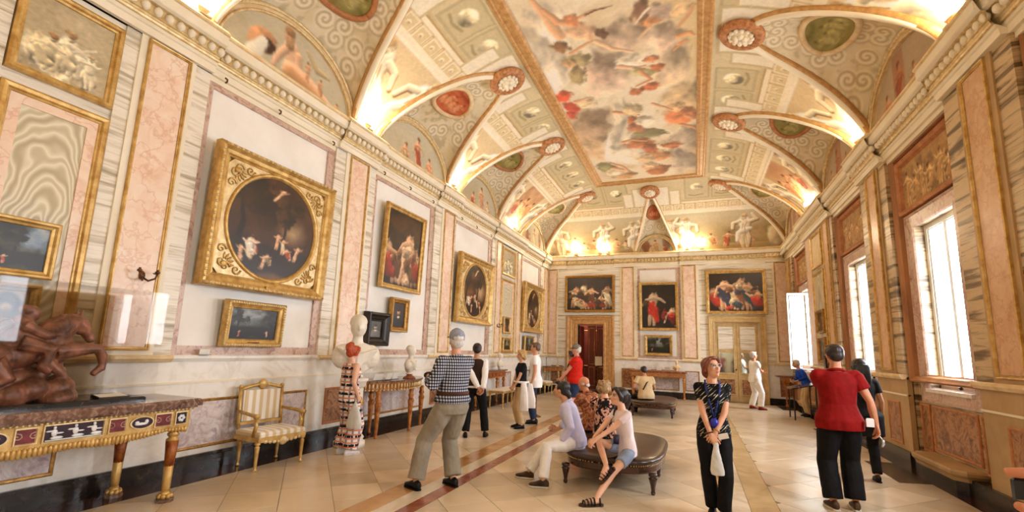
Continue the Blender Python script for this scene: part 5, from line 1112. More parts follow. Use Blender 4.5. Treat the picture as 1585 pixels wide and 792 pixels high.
# ---- half-round carved console
t = thing('console_table', 'half-round orange gilt console with carved apron beside the marble bust', 'table', (-5.3, 7.55, 0))
half = lambda a, b, n=24: [(XL+.05+a*math.cos(q), 7.55+b*math.sin(q)) for q in np.linspace(-PI/2, PI/2, n)]
m = M(); m.prism(half(.66, 1.02), .935, .965); m.build('marble_top', 'slabtop', t)
m = M(); m.prism(half(.60, .96), .79, .935); ap = m.build('apron', 'woodgilt', t); m = M()
for i in range(34):
    q = -1.4+2.8*i/33; x, y = XL+.05+.61*math.cos(q), 7.55+.97*math.sin(q); m.ell((x, y, .865), (.018, .02, .05), None, 6, 5).ell((x, y, .795), (.02, .03, .018), None, 6, 4)
tag(m.build('carving', 'palegold', ap, smooth=True), kind='stuff')
for x, y in ((-5.14, 6.80), (-5.10, 7.75), (-5.28, 8.40), (-5.52, 7.1)):
    m = M(); m.lathe([(.03, .0), (.034, .04), (.026, .06), (.03, .10), (.05, .50), (.058, .56), (.05, .58), (.036, .60), (.06, .66), (.04, .70), (.05, .79)], (x, y, 0), 12, flute=.1, fn=8).ell((x+.02, y, .56), (.05, .045, .055), None, 10, 7); m.build('leg', 'woodgilt', t, smooth=True)
# ---- big marble bust on its column
MT['marblew'] = noisy('white_statuary_marble', 'e4dccb', 'f4efe2', 4, .4)
def bust_mesh(s, R, base=True, vox=.012, drape=True):
    m = M(); e = lambda c, r: m.ell(R @ Vector(c)*s, tuple(q*s for q in r), R.to_3x3() if hasattr(R, 'to_3x3') else R, 14, 9)
    e((0, 0, .20), (.27, .14, .17)); e((0, .01, .10), (.19, .12, .14)); e((-.17, 0, .19), (.12, .11, .15)); e((.17, 0, .19), (.12, .11, .15))
    m.tube([R @ Vector(p)*s for p in ((0, 0, .30), (0, -.005, .40), (0, -.015, .48))], [.085*s, .066*s, .06*s], 12)
    e((0, -.02, .56), (.10, .125, .14)); e((0, -.06, .50), (.06, .07, .06)); e((0, -.135, .54), (.02, .03, .035)); e((0, .02, .62), (.108, .12, .10))
    for i in range(10): e((.08*math.cos(i*.63), .03+.08*math.sin(i*.63), .62+.02*math.sin(i*2)), (.03, .035, .04))
    if drape:
        for i in range(6): m.tube([R @ Vector(p)*s for p in ((-.24+.03*i, -.10, .30-.03*i), (0, -.155, .20-.03*i), (.24-.02*i, -.10, .28-.02*i))], .022*s, 6)
    if base: m.tube([R @ Vector((0, 0, z))*s for z in (-.06, .0, .06)], [.09*s, .06*s, .09*s], 12); m.ell(R @ Vector((0, 0, -.05))*s, (.11*s, .11*s, .025*s))
    return remesh(m, vox, 2)
def bust(name, label, loc, s, rz, mat='marblew', foot=None, vox=.012, group=None):
    r = thing(name, label, 'bust', (0, 0, 0), group); b = bust_mesh(s, Matrix.Rotation(0, 3, 'Z'), True, vox); zmin = b.v[0][:, 2].min(); b.v[0] = b.v[0]-[0, 0, zmin-(.10*s if foot else 0)]
    b.build('bust_figure', mat, r, smooth=True)
    if foot: M().lathe([(.17*s, 0), (.17*s, .02*s), (.13*s, .05*s), (.07*s, .09*s), (.08*s, .115*s)], (0, 0, 0), 18).build('bust_foot', foot, r, smooth=True)
    r.location = loc; r.rotation_euler = (0, 0, rz); return r
pd = thing('pedestal', 'round white marble column pedestal holding the large bust', 'pedestal', (-5.12, 6.12, 0))
M().lathe([(.24, 0), (.24, .08), (.20, .10), (.22, .14), (.19, .18), (.165, .20)], (-5.12, 6.12, 0), 28).build('foot', 'marblew', pd, smooth=True)
M().lathe([(.165, .20), (.155, .90)], (-5.12, 6.12, 0), 28, flute=.06, fn=14).build('shaft', 'marblew', pd, smooth=True)
M().lathe([(.155, .90), (.19, .94), (.20, 1.0), (.22, 1.01), (.22, 1.05)], (-5.12, 6.12, 0), 28).build('capital', 'marblew', pd, smooth=True)
M().lathe([(.162, .62), (.18, .64), (.18, .70), (.162, .72)], (-5.12, 6.12, 0), 28).build('gilt_band', 'gold', pd, smooth=True)
bust('marble_bust', 'large white marble bust on the round pedestal behind the red-haired woman', (-5.12, 6.12, 1.051), 1.30, .8)
bust('small_bust', 'small white bust on a reddish foot on the half-round console', (-5.2, 7.80, .966), .72, PI/2+.3, 'marblew', 'redmarble', .009)
for i, (y, w) in enumerate(((6.92, .26), (7.22, .16), (7.42, .16), (7.02, .2))): card((-5.28+(.1 if i == 3 else 0), y, .966), w, .12 if i < 3 else .03, ['white card at the left end of the half-round console', 'white card in the middle of the half-round console', 'white card next to the small bust', 'low white card at the front of the half-round console'][i], -PI/2, .3 if i < 3 else 1.2)
# ---- third console, bench, far chairs
t = thing('console_table', 'orange gilt console with a carved apron behind the blond woman in black', 'table', (-5.48, 12.4, 0))
M().cham((-5.66, 11.55, .94), (-5.30, 13.2, .98), .01).build('marble_top', 'slabtop', t); ap = M().box((-5.64, 11.62, .76), (-5.34, 13.13, .94)).build('apron', 'woodgilt', t)
for i in range(6): M().frame(((-5.34, 0, 0), (0, 1, 0), (0, 0, 1), (1, 0, 0))).sweep(11.66+.245*i, 11.88+.245*i, .79, .91, [(0, 0), (0, .012), (.02, .016), (.035, .004), (.06, .01)]).build('carved_panel', 'redgold', ap)
for x, y in ((-5.38, 11.66), (-5.38, 13.09), (-5.6, 11.66), (-5.6, 13.09)): m = M(); tleg(m, x, y, 0, .76, .045, fl=.1); m.build('leg', 'woodgilt', t, smooth=True)
bust('small_bust', 'pale bust on the console behind the blond woman in black', (-5.46, 12.95, .981), .62, PI/2+.2, 'marblew', None, .014)
card((-5.42, 12.0, .981), .2, .1, 'white card on the console behind the blond woman in black', -PI/2, .3)
t = thing('upholstered_bench', 'gilt bench with a pale seat by the console near the man in a waistcoat', 'bench', (-5.0, 12.3, 0))
for x, y in ((-4.82, 11.72), (-4.82, 12.35), (-4.82, 13.0), (-5.2, 11.72), (-5.2, 13.0)): m = M(); tleg(m, x, y, 0, .42, .03); m.build('leg', 'gold', t, smooth=True)
M().box((-5.24, 11.67, .40), (-4.80, 13.05, .455)).build('seat_rail', 'gold', t); M().cham((-5.22, 11.69, .455), (-4.8, 13.03, .50), .02).build('seat_cushion', 'silk', t)
gilt_chair('side_chair', 'small gilt side chair near the far left corner', (-5.25, 16.6, 0), -.1, False)
t = thing('corner_console', 'small gilt console with spindly legs in the far left corner', 'table', (-5.3, 18.0, 0))
M().cham((-5.62, 17.7, .93), (-4.92, 18.36, .97), .01).build('top', 'slabtop', t); M().box((-5.58, 17.74, .80), (-4.96, 18.34, .93)).build('apron', 'woodgilt', t)
for x, y in ((-5.55, 17.78), (-4.99, 17.78), (-4.99, 18.3), (-5.55, 18.3)): m = M(); tleg(m, x, y, 0, .80, .035); m.build('leg', 'gold', t, smooth=True)
t = thing('candlestick', 'thin gilt candlestick on the console in the far left corner', 'candlestick', (-5.1, 18.0, .971)); M().lathe([(.09, .971), (.05, 1.0), (.015, 1.02), (.012, 1.30), (.04, 1.33), (.012, 1.36)], (-5.1, 18.0, 0), 12).build('stem', 'gold', t, smooth=True); M().lathe([(.012, 1.36), (.012, 1.52), (.001, 1.525)], (-5.1, 18, 0), 8).build('candle', 'paper', t)
t = thing('barrier_post', 'dark bronze barrier post by the couple near the left wall', 'post', (-3.62, 10.9, 0)); M().lathe([(.14, 0), (.14, .02), (.05, .05), (.03, .07), (.024, .84), (.04, .86), (.04, .90), (.02, .93), (.001, .95)], (-3.62, 10.9, 0), 14).build('post', 'bronze', t, smooth=True)
# ---- far console and its cards
t = thing('console_table', 'long dark gilt console against the far wall under the landscape', 'table', (-1.27, 18.1, 0))
M().cham((-2.27, 17.72, .93), (-.27, 18.38, .98), .012).build('marble_top', 'redmarble', t); ap = M().box((-2.22, 17.77, .76), (-.32, 18.36, .93)).build('apron', 'oldgold', t)
for i in range(9): M().frame(((0, 17.77, 0), (1, 0, 0), (0, 0, 1), (0, -1, 0))).sweep(-2.16+.205*i, -1.98+.205*i, .785, .905, [(0, 0), (0, .012), (.015, .016), (.03, .004), (.05, .012)]).build('carved_panel', 'redbrown', ap)
for x, y in ((-2.16, 17.82), (-.38, 17.82), (-2.16, 18.3), (-.38, 18.3)): m = M(); tleg(m, x, y, 0, .76, .05, fl=.1); m.build('leg', 'woodgilt', t, smooth=True)
for i, x in enumerate((-1.85, -1.62, -1.25, -.95)): card((x, 18.28, .982), .18, .14, ['first white card from the left on the far console', 'second white card from the left on the far console', 'third white card from the left on the far console', 'fourth white card from the left on the far console'][i], PI, .15)
bust('small_bust', 'little honey coloured bust at the right end of the far console', (-.62, 18.12, .982), .5, 0, 'gesso', None, .02)
t = thing('corner_console', 'little brown wall console beside the mirrored doors', 'table', (2.84, 18.2, 0)); M().cham((2.56, 17.92, .95), (3.10, 18.38, 1.0), .01).build('top', 'slabtop', t); M().lathe([(.05, 0), (.05, .03), (.03, .06), (.035, .5), (.06, .68), (.2, .86), (.22, .95)], (2.84, 18.14, 0), 4, a0=PI/4, a1=2*PI+PI/4).build('bracket', 'woodgilt', t)
# ---- leather ottoman benches
def leather():
    t = NT('dark_brown_leather'); v = t.coord(); n = t.noise(v, 3, 4); c = t.ramp(n, [(.3, '1c0f0a'), (.6, '3a2014'), (.8, '4a2c1c')]); w = t.n('TexVoronoi', Scale=90.0); t.t.links.new(v, w.inputs['Vector']); t.bump(w.outputs[0], .12, .002); return t.out(c, .28, 0, .15)
MT['leather'] = leather()
MT['nail'] = noisy('brass_nail', 'b89a5c', 'dcc080', 10, .3, .8)
def ottoman(label, c, hx, hy, group):
    t = thing('ottoman_bench', label, 'bench', (c[0], c[1], 0), group); n = 56
    def sup(k, z, e=3.4): return [(c[0]+hx*k*math.copysign(abs(math.cos(a))**(2/e), math.cos(a)), c[1]+(hy-hx*(1-k))*math.copysign(abs(math.sin(a))**(2/e), math.sin(a)), z*.86) for a in np.linspace(0, 2*PI, n, endpoint=False)]
    M().rings([sup(.98, .25), sup(1.0, .27), sup(1.0, .34), sup(.985, .355)]).build('wooden_rail', 'darkwood', t, smooth=False)
    M().rings([sup(.98, .355), sup(1.03, .375), sup(1.05, .405), sup(1.03, .43), sup(.96, .445), sup(.82, .452), sup(.5, .458), sup(.12, .46)]).build('leather_seat', 'leather', t, smooth=True)
    nl = None; P = sup(1.0, .357)
    for i in range(0, n):
        for f in (0, .5):
            p = Vector(P[i]).lerp(Vector(P[(i+1) % n]), f)
            if nl is None: nl = M().ell((0, 0, 0), (.009, .009, .009), None, 6, 4).build('nail', 'nail', None); nl.parent = t
            else: nl = link(nl.copy(), t)
            nl.location = p-Vector((c[0], c[1], 0))
    for sx in (-1, 1):
        for sy in ((-1, 0, 1) if hy > .9 else (-1, 1)):
            m = M(); m.lathe([(r, z*.86) for r, z in [(.018, 0), (.028, .03), (.02, .05), (.03, .12), (.046, .19), (.052, .21), (.034, .225), (.05, .24), (.05, .27)]], (c[0]+sx*hx*.86, c[1]+sy*hy*.88, 0), 12); m.build('leg', 'darkwood', t, smooth=True)
    return t
ottoman('dark leather ottoman carrying the seated group in the foreground', (-1.0, 6.66), .60, .98, 'leather ottomans')
ottoman('smaller looking dark leather ottoman in front of the far console', (-1.05, 13.5), .56, 1.05, 'leather ottomans')
# ---- reading board by the open window
t = thing('slanted_board', 'dark slanted board on thin legs by the open window', 'stand', (2.55, 14.6, 0))
m = M(); V = [(2.35, 14.2, .78), (2.95, 14.2, .92), (2.95, 15.0, .92), (2.35, 15.0, .78)]; m.add(V+[(x, y, z+.03) for x, y, z in V], [(3, 2, 1, 0), (4, 5, 6, 7), (0, 1, 5, 4), (1, 2, 6, 5), (2, 3, 7, 6), (3, 0, 4, 7)]).build('board', 'darkwood', t)
for x, y in ((2.40, 14.25), (2.9, 14.25), (2.9, 14.95), (2.40, 14.95)): M().tube([(x, y, 0), (x, y, .78+.14*(x-2.35)/.6)], .018, 6).build('leg', 'darkwood', t)
# ------------------------------------------------------------------ people
def V3(*a): return Vector(a)
def ik(a, b, l1, l2, hint):
    d = b-a; L = d.length; k = max(1, L/(l1+l2)/.997); l1 *= k; l2 *= k; L = min(L, (l1+l2)*.999); u = d.normalized()
    x = (l1*l1-l2*l2+L*L)/(2*L); h = math.sqrt(max(0, l1*l1-x*x)); p = hint-u*hint.dot(u)
    return a+u*x+(p.normalized() if p.length > 1e-4 else V3(0, 0, 1))*h
def cloth(name, a, b, scale=20, rough=.8, **k): return noisy(name, a, b, scale, rough, **k)
def pat_check(name, base, line, per, line2=None):
    t = NT(name); v = t.coord(); s = t.n('SeparateXYZ'); t.t.links.new(v, s.inputs[0]); h = t.math('ADD', t.math('MULTIPLY', s.outputs[0], .8), t.math('MULTIPLY', s.outputs[1], .9)); f = 2*PI/per
    a = t.math('GREATER_THAN', t.math('SINE', t.math('MULTIPLY', h, f)), .1); b = t.math('GREATER_THAN', t.math('SINE', t.math('MULTIPLY', s.outputs[2], f)), .1)
    q = t.math('MULTIPLY_ADD', t.math('ADD', a, b), .5, 0); return t.out(t.ramp(q, [(0, line), (.45, base), (.9, line2 or base)]), .8)
def pat_plaid():
    t = NT('plaid_dress_cloth'); v = t.coord(); s = t.n('SeparateXYZ'); t.t.links.new(v, s.inputs[0]); h = t.math('ADD', s.outputs[0], t.math('MULTIPLY', s.outputs[1], .7)); z = s.outputs[2]
    c = t.mix(t.math('GREATER_THAN', t.math('SINE', t.math('MULTIPLY', h, 60)), .55), 'ece4da', '8c8fa0'); c = t.mix(t.math('GREATER_THAN', t.math('SINE', t.math('MULTIPLY', z, 110)), .5), c, 'd9866e')
    m = t.math('MULTIPLY', t.math('GREATER_THAN', t.math('SINE', t.math('MULTIPLY', z, 52)), .6), t.math('GREATER_THAN', t.noise(t.coord((30, 30, 6)), 1, 1), .42)); return t.out(t.mix(m, c, '23252e'), .8)
def pat_strokes(name, bg, fg, rot, sc=(16, 16, 90), thr=.58):
    t = NT(name); v0 = t.coord((1, 1, 1), 'Object', rot); mp = t.n('Mapping'); t.t.links.new(v0, mp.inputs[0]); mp.inputs['Scale'].default_value = sc; v = mp.outputs[0]; n = t.noise(v, 1.0, 2, .5); return t.out(t.ramp(n, [(thr-.03, bg), (thr+.03, fg)]), .75)
def pat_blot(name, stops, scale): t = NT(name); n = t.noise(t.coord(), scale, 3, .5, 1.5); return t.out(t.ramp(n, stops), .75)
PM = {'plaid': pat_plaid(), 'gingham': pat_check('navy_gingham', '3c4258', '151a2c', .034, 'd4d4d8'), 'khaki': cloth('grey_khaki_cotton', '857c6c', '9c9382', 4), 'tan': cloth('tan_cotton', 'b89a70', 'cbb088', 4), 'white': cloth('white_cotton', 'ebe8e6', 'f8f6f4', 4), 'black': cloth('black_cotton', '0b0b0c', '18171a', 5), 'blackknit': cloth('black_knit', '101012', '201e22', 8),
      'brownvest': cloth('dark_brown_waistcoat', '2a1c14', '3c2a1e', 6), 'denim': cloth('dark_blue_denim', '1e2a44', '2e3c5a', 10), 'shorts': cloth('pale_blue_denim', '7c8aa6', '98a6bf', 10), 'red': cloth('bright_red_knit', 'b81c10', 'd42c1a', 8), 'darkred': cloth('dark_red_polo_knit', '760806', '8c0d0a', 8), 'lilac': cloth('pale_lilac_cotton', 'b8b6d8', 'd0cee8', 4), 'pinkwhite': cloth('pinkish_white_jersey', 'e2d0d4', 'f2e6e8', 3),
      'strokes': pat_strokes('black_top_with_white_strokes', '0c0c0e', 'd8d0b8', (0, .75, 0), (9, 16, 120), .62), 'floral': pat_blot('black_and_pink_blouse', [(.4, '14100f'), (.5, '1c1412'), (.54, 'c98f78'), (.62, 'e0ac94'), (.68, '2a1a16')], 11), 'brownpat': pat_blot('brown_patterned_shirt', [(.35, '5a2c1c'), (.5, '9a5a3a'), (.65, 'c08a62')], 14), 'beige': cloth('beige_linen', 'c4a87c', 'd8c09a', 5), 'blue': cloth('bright_blue_cotton', '0f3aa0', '1c52c8', 6), 'orange': cloth('orange_cotton', 'c8441c', 'e05a2c', 6),
      'cap_grey': cloth('blue_grey_cap_cloth', '7c8090', '969aa8', 12), 'cap_olive': cloth('grey_olive_cap_cloth', '6e6a5c', '8a8674', 12), 'shoe_black': noisy('black_shoe_leather', '0c0b0b', '1c1a18', 8, .45), 'shoe_white': noisy('white_shoe_canvas', 'd6d2d6', 'eeeaf0', 8, .6), 'shoe_brown': noisy('brown_shoe_leather', '33241a', '5a4230', 8, .5), 'shoe_red': noisy('dark_red_shoe', '7a1c1c', '962c26', 8, .5), 'sole': noisy('pale_rubber_sole', 'cfc8b8', 'e2dccc', 8, .6), 'plastic': noisy('thin_white_plastic_bag', 'c6c6c2', 'e2e2de', 5, .35), 'phone': noisy('black_phone_glass', '07070a', '101014', 4, .12),
      'belt': noisy('brown_leather_belt', '3a2014', '5a3420', 8, .5), 'lanyard': cloth('blue_lanyard_ribbon', '1a2250', '3a4690', 60), 'badge': noisy('blue_plastic_badge', '141c8c', '2430b8', 8, .3), 'silver': noisy('silver_metal', '9a9a9c', 'c8c8ca', 8, .3, .8), 'purplecase': noisy('dark_blue_camera_shell', '14142a', '2c2c50', 8, .3)}
for _k, _m in PM.items():
    if _k not in ('plastic', 'phone', 'silver', 'badge', 'purplecase'): _m.node_tree.nodes['Principled BSDF'].inputs['Specular IOR Level'].default_value = .18
def hairmat(name, a, b):
    t = NT(name); n = t.noise(t.coord((90, 90, 12)), 1, 3); t.bump(n, .5, .004); return t.out(t.ramp(n, [(.3, a), (.7, b)]), .45)
HM = {'copper': hairmat('copper_red_hair', '8a2c0c', 'c8541c'), 'grey': hairmat('white_grey_hair', 'b8b2aa', 'ded8d0'), 'black': hairmat('black_hair', '0a0807', '1e1713'), 'dark': hairmat('dark_brown_hair', '140c08', '33201a'), 'blond': hairmat('blond_hair', '96703c', 'd0a868'), 'auburn': hairmat('auburn_hair', '4c2010', '8a4420'), 'brownish': hairmat('greyish_brown_hair', '4a3626', '7a5c40'), 'curlyblond': hairmat('faded_blond_hair', '7a5a38', 'c29c68')}
def human(label, pos, h, face, pel=None, lean=(0, 0), curl=0, head=(0, 0, 0), ank=(None, None), wri=(None, None), toes=(8, 8), hint=(None, None), khint=(None, None), build=1.0, belly=0., fem=0., skin='d9a583', top=None, bot=None, hair=None, shoes='shoe_black', vox=.012, group=None, hat=None, fing=(.5, .5), palm=(None, None), hdir=(None, None), name='person', sit=False, lips='b06a5a', hipw=.09, hands=None):
    k = h/1.75; th = math.radians(face); F = V3(-math.sin(th), math.cos(th), 0); R = V3(math.cos(th), math.sin(th), 0); U = V3(0, 0, 1)
    root = thing(name, label, 'person', (pos[0], pos[1], 0), group); P0 = V3(*pel) if pel else V3(pos[0], pos[1], .93*k)
    def tilt(a, b): a, b = math.radians(a), math.radians(b); v = U*math.cos(a)*math.cos(b)+F*math.sin(a)+R*math.sin(b); return v.normalized()
    t1, t2, t3 = tilt(lean[0], lean[1]), tilt(lean[0]+curl, lean[1]), tilt(lean[0]*.5+curl*1.3, lean[1]*.5)
    P1 = P0+t1*.17*k; P2 = P1+t2*.20*k; P3 = P2+t2*.165*k; HC = P3+t3*.165*k+F*.012*k
    SH = [P2+t2*.108*k+R*sx*(.170-.014*fem)*k*build**.5 for sx in (-1, 1)]; HP = [P0+R*sx*hipw*k-U*.03*k for sx in (-1, 1)]
    AK = []; WR = []; KN = []; EL = []
    for i, sx in enumerate((-1, 1)):
        a = V3(*ank[i]) if ank[i] else V3(pos[0], pos[1], 0)+R*sx*.10*k+U*.085*k
        w = V3(*wri[i]) if wri[i] else SH[i]-U*.53*k+R*sx*.07*k+F*.05*k
        KN.append(ik(HP[i], a, .43*k, .415*k, (V3(*khint[i]) if khint[i] else F+R*sx*.15+U*.1)))
        d = w-SH[i]; w = SH[i]+d*min(1, .60*k/max(d.length, 1e-4)) if d.length > .60*k else w
        EL.append(ik(SH[i], w, .29*k, .255*k, V3(*hint[i]) if hint[i] else -F*.8+R*sx*.6-U*.2)); AK.append(a); WR.append(w)
    y_, p_, r_ = [math.radians(q) for q in head]; HF = (F*math.cos(y_)-R*math.sin(y_)); HR = R*math.cos(y_)+F*math.sin(y_)
    HU = (t3*.6+U*.4).normalized(); HF = (HF*math.cos(p_)+HU*math.sin(p_)).normalized(); HR = (HR-HF*HR.dot(HF)).normalized(); HU = HR.cross(HF); HR, HU = HR*math.cos(r_)+HU*math.sin(r_), HU*math.cos(r_)-HR*math.sin(r_)
    HM3 = Matrix((HR, HF, HU)).transposed(); hk = k*.5+.5*(1 if h > 1 else k); H = lambda x, y, z: HC+(HR*x+HF*y+HU*z)*hk
    hel = lambda m, x, y, z, a, b, c: m.ell(H(x, y, z), (a*hk, b*hk, c*hk), HM3, 14, 10)
    def loft(m, L, infl=0):
        rings = []
        for i, (c, rx, ry, sh) in enumerate(L):
            t = (L[min(i+1, len(L)-1)][0]-L[max(i-1, 0)][0]).normalized(); f = t.cross(R).normalized()
            rings.append([c+R*(rx+infl)*math.cos(a)+f*((ry+infl)*math.sin(a)+sh*max(0, math.sin(a))) for a in np.linspace(0, 2*PI, 20, endpoint=False)])
        m.rings(rings)
    b = build; kb = k*b
    def torso(m, infl, z0=-.10, z1=1.0, wmul=1.0):
        L = [(P0+t1*z0*k, (.165+infl)*kb*wmul, (.115+infl)*kb*wmul, 0), (P0+t1*max(0, z0+.02)*k, (.172+infl)*kb*wmul, (.122+infl)*kb*wmul, belly*.5*k), (P0+t1*.09*k, (.160+infl*.9)*kb, (.114+infl*.9)*kb, belly*k), (P1, .147*kb*(1-.06*fem), .104*kb, belly*k), (P1+t2*.10*k, .152*kb, .108*kb, belly*.6*k+.015*fem*k), (P2, .165*kb, .112*kb, .028*fem*k+.01*k), (P2+t2*.07*k, .168*kb, .105*kb, .012*k*fem), (P2+t2*.12*k, .15*kb, .085*kb, 0), (P3-t2*.012*k, .085*kb, .066*kb, 0)]
        loft(m, L, infl)
    # body: one continuous skin
    m = M(); torso(m, -.012*k, -.08)
    for i, sx in enumerate((-1, 1)):
        m.tube([HP[i], HP[i].lerp(KN[i], .5), KN[i], KN[i].lerp(AK[i], .3), AK[i].lerp(KN[i], .12), AK[i]-U*.02*k], [.082*kb, .068*kb, .052*k, .054*kb, .034*k, .034*k], 12)
        ta = math.radians(toes[i]); fd = F*math.cos(ta)+R*sx*math.sin(ta); 
        if not sit or AK[i].z < .2: m.tube([AK[i]-fd*.03*k-U*.035*k, AK[i]+fd*.07*k-U*.045*k, AK[i]+fd*.16*k-U*.062*k], [.034*k, .036*k, .022*k], 8)
        m.tube([P2+t2*.10*k+R*sx*.10*k, SH[i]], [.06*k, .052*kb], 10); m.tube([SH[i], SH[i].lerp(EL[i], .5), EL[i], EL[i].lerp(WR[i], .3), WR[i]], [.05*kb, .044*kb, .037*k, .037*kb, .025*k], 10); m.ell(SH[i], (.054*kb,)*3, None, 10, 7)
    m.tube([P3-t2*.05*k, P3+t3*.04*k, H(0, -.02, -.05)], [.066*k*b**.5, .055*k*b**.3, .05*k], 12)
    for q in ((0, -.012, .03, .076, .096, .086), (0, .018, -.03, .061, .07, .085), (0, .032, -.072, .043, .048, .036), (0, .064, -.094, .021, .018, .017), (0, .074, .024, .05, .016, .013), (-.034, .058, -.022, .027, .026, .026), (.034, .058, -.022, .027, .026, .026), (0, .084, -.056, .024, .012, .008), (0, .082, -.068, .020, .011, .008), (-.077, -.008, -.008, .012, .022, .032), (.077, -.008, -.008, .012, .022, .032)): hel(m, *q)
    m.tube([H(0, .082, .014), H(0, .098, -.012), H(0, .104, -.03), H(0, .085, -.038)], [.009*hk, .011*hk, .014*hk, .010*hk], 8)
    fingers = M(); hands = hands or {}
    for i, sx in enumerate((-1, 1)):
        d = (V3(*hdir[i]).normalized() if hdir[i] else (WR[i]-EL[i]).normalized()); n = V3(*palm[i]) if palm[i] else -R*sx; n = (n-d*n.dot(d)).normalized(); s = n.cross(d)*(-sx)   # s: towards the thumb
        if s.dot(F) < 0 and not palm[i]: s = -s
        Wp = WR[i]; kn = Wp+d*.085*k
        if i in hands:
            for kind, pts, r in hands[i]: (m if kind == 'palm' else fingers).tube(pts, r, 10)
            continue
        for o in (-.022, 0, .022): m.tube([Wp+s*o*.6*k, Wp+d*.045*k+s*o*k, kn+s*o*1.1*k], [.017*k, .016*k, .013*k], 8)
        for f, (o, L) in enumerate(((.031, .068), (.0105, .078), (-.0105, .073), (-.031, .056))):
            p = kn+s*o*k-d*.012*k; pts = [p]; a = 0; c = fing[i]*(1+.08*f)
            for seg in (.46, .31, .23): a += c; p = p+(d*math.cos(a)+n*math.sin(a)+s*(o*1.5))*L*seg*k*1.12; pts.append(p)
            fingers.tube(pts, [.0095*k, .009*k, .008*k, .006*k], 7)
        tb = Wp+d*.03*k+s*.024*k; fingers.tube([tb, tb+(d*.55+s*.75+n*.2).normalized()*.035*k, tb+(d*.55+s*.75+n*.2).normalized()*.035*k+(d*.85+s*.2+n*.4).normalized()*.032*k, tb+(d*.55+s*.75+n*.2)*.035*k+(d*.85+s*.1+n*.55)*.055*k], [.0145*k, .012*k, .0105*k, .007*k], 8)
    body = remesh(m, min(vox, .011 if vox < .011 else vox)*1.0, 3)
    Vb = body.v[0]; n0 = len(Vb); body.add(fingers.v and np.vstack(fingers.v), fingers.f); Vb = np.vstack(body.v); C = np.tile(C3(skin), (len(Vb), 1)); C *= (1+.10*(fbm(Vb[:, 0]*14, Vb[:, 2]*14+Vb[:, 1]*9, 2)-.5))[:, None]
    q = (Vb-np.array(HC))/hk; hx, hy, hz = q @ np.array(HR), q @ np.array(HF), q @ np.array(HU); fr = hy > .045
    def spot(x, z, rx, rz, col, al=1): mk = fr & (((np.abs(hx)-x)/rx)**2+((hz-z)/rz)**2 < 1); C[mk] = C[mk]*(1-al)+C3(col)*al
    spot(.034, -.028, .03, .024, 'c87e66', .25); spot(.031, .008, .019, .011, skin, .5); C[fr & (((np.abs(hx)-.031)/.021)**2+((hz-.006)/.014)**2 < 1)] *= .72
    spot(.031, .006, .0155, .0075, 'e4dcd2'); spot(.031, .006, .008, .008, '2a1a12'); spot(.031, .027, .021, .005, '4a3222', .8); spot(0, -.062, .023, .009, lips, .75)
    body.build('body', 'skin', root, smooth=True, col=C)
    sm = max(3, int(3*.012/vox))
    # clothes
    def garment(nm, mat, mm, noise=.006, ns=14): return remesh(mm, vox*1.05, sm, noise*k, ns).build(nm, PM[mat], root, smooth=True)
    if bot:
        ty, mt = bot['t'], bot['m']; fit = bot.get('fit', 1); m = M(); dress = ty == 'dress'
        loft(m, [(P0-U*.10*k, .16*kb, .12*kb, 0), (P0-U*.03*k, .182*kb, .132*kb, 0), (P0+t1*.04*k, .170*kb, .122*kb, belly*.6*k), (P0+t1*(.13 if not top or top.get('hem', -.06) > -.05 else .06)*k, .152*kb, .108*kb, belly*.9*k)], .004*k)
        ln = bot.get('len', .96)
        if ty == 'skirt':
            e = P0-U*(P0.z*ln); L = [(P0, .185*kb, .135*kb, 0), (P0.lerp(e, .5), .20*kb*fit, .16*kb*fit, 0), (e, .235*kb*fit, .19*kb*fit, 0)]; loft(m, L)
        else:
            for i in (0, 1):
                T = [(HP[i]+U*.02*k, .100), (HP[i].lerp(KN[i], .35), .098), (HP[i].lerp(KN[i], .8), .078), (KN[i], .072), (KN[i].lerp(AK[i], .4), .070), (KN[i].lerp(AK[i], .95), .066)]
                if ln < .6: T = T[:3]; T[-1] = (HP[i].lerp(KN[i], ln*1.7), .088)
                m.tube([p for p, r in T], [r*kb*(1+(fit-1)*j/5) for j, (p, r) in enumerate(T)], 14)
        o = garment({'skirt': 'skirt', 'trousers': 'trousers', 'shorts': 'shorts'}.get(ty, ty), mt, m, .007)
        if bot.get('belt'): m = M(); loft(m, [(P0+t1*.115*k, .168*kb, .124*kb, belly*k), (P0+t1*.15*k, .166*kb, .122*kb, belly*k)], .006*k); m.build('belt', PM[bot['belt']], root, smooth=True)
    if top:
        m = M(); torso(m, .010*k, top.get('hem', -.06), wmul=top.get('hemw', 1.05)); fit = top.get('fit', 1); sl = top.get('sl', .5)
        for i, sx in enumerate((-1, 1)):
            if sl <= 0: continue
            m.tube([P2+t2*.095*k+R*sx*.09*k, SH[i]], [.070*k, .060*kb], 10); m.ell(SH[i], (.060*kb,)*3, None, 10, 7)
            T = [(SH[i], .060), (SH[i].lerp(EL[i], .55), .058)]
            if sl > .6: T += [(EL[i], .054), (EL[i].lerp(WR[i], .5), .05), (EL[i].lerp(WR[i], min(1, (sl-.5)*2)*.97), .040)]
            m.tube([p for p, r in T], [r*kb*fit for p, r in T], 12)
        o = garment(top.get('n', 'shirt'), top['m'], m, .006)
        if top.get('collar'): m = M(); m.tube([P3-t2*.03*k+(R*math.cos(a)*.075+t2.cross(R)*math.sin(a)*.068)*k+U*.02*k*(1-math.sin(a)) for a in np.linspace(-PI*1.45, PI*.42, 18)], [.017*k]*18, 8); m.build('collar', PM[top['collar']], root, smooth=True)
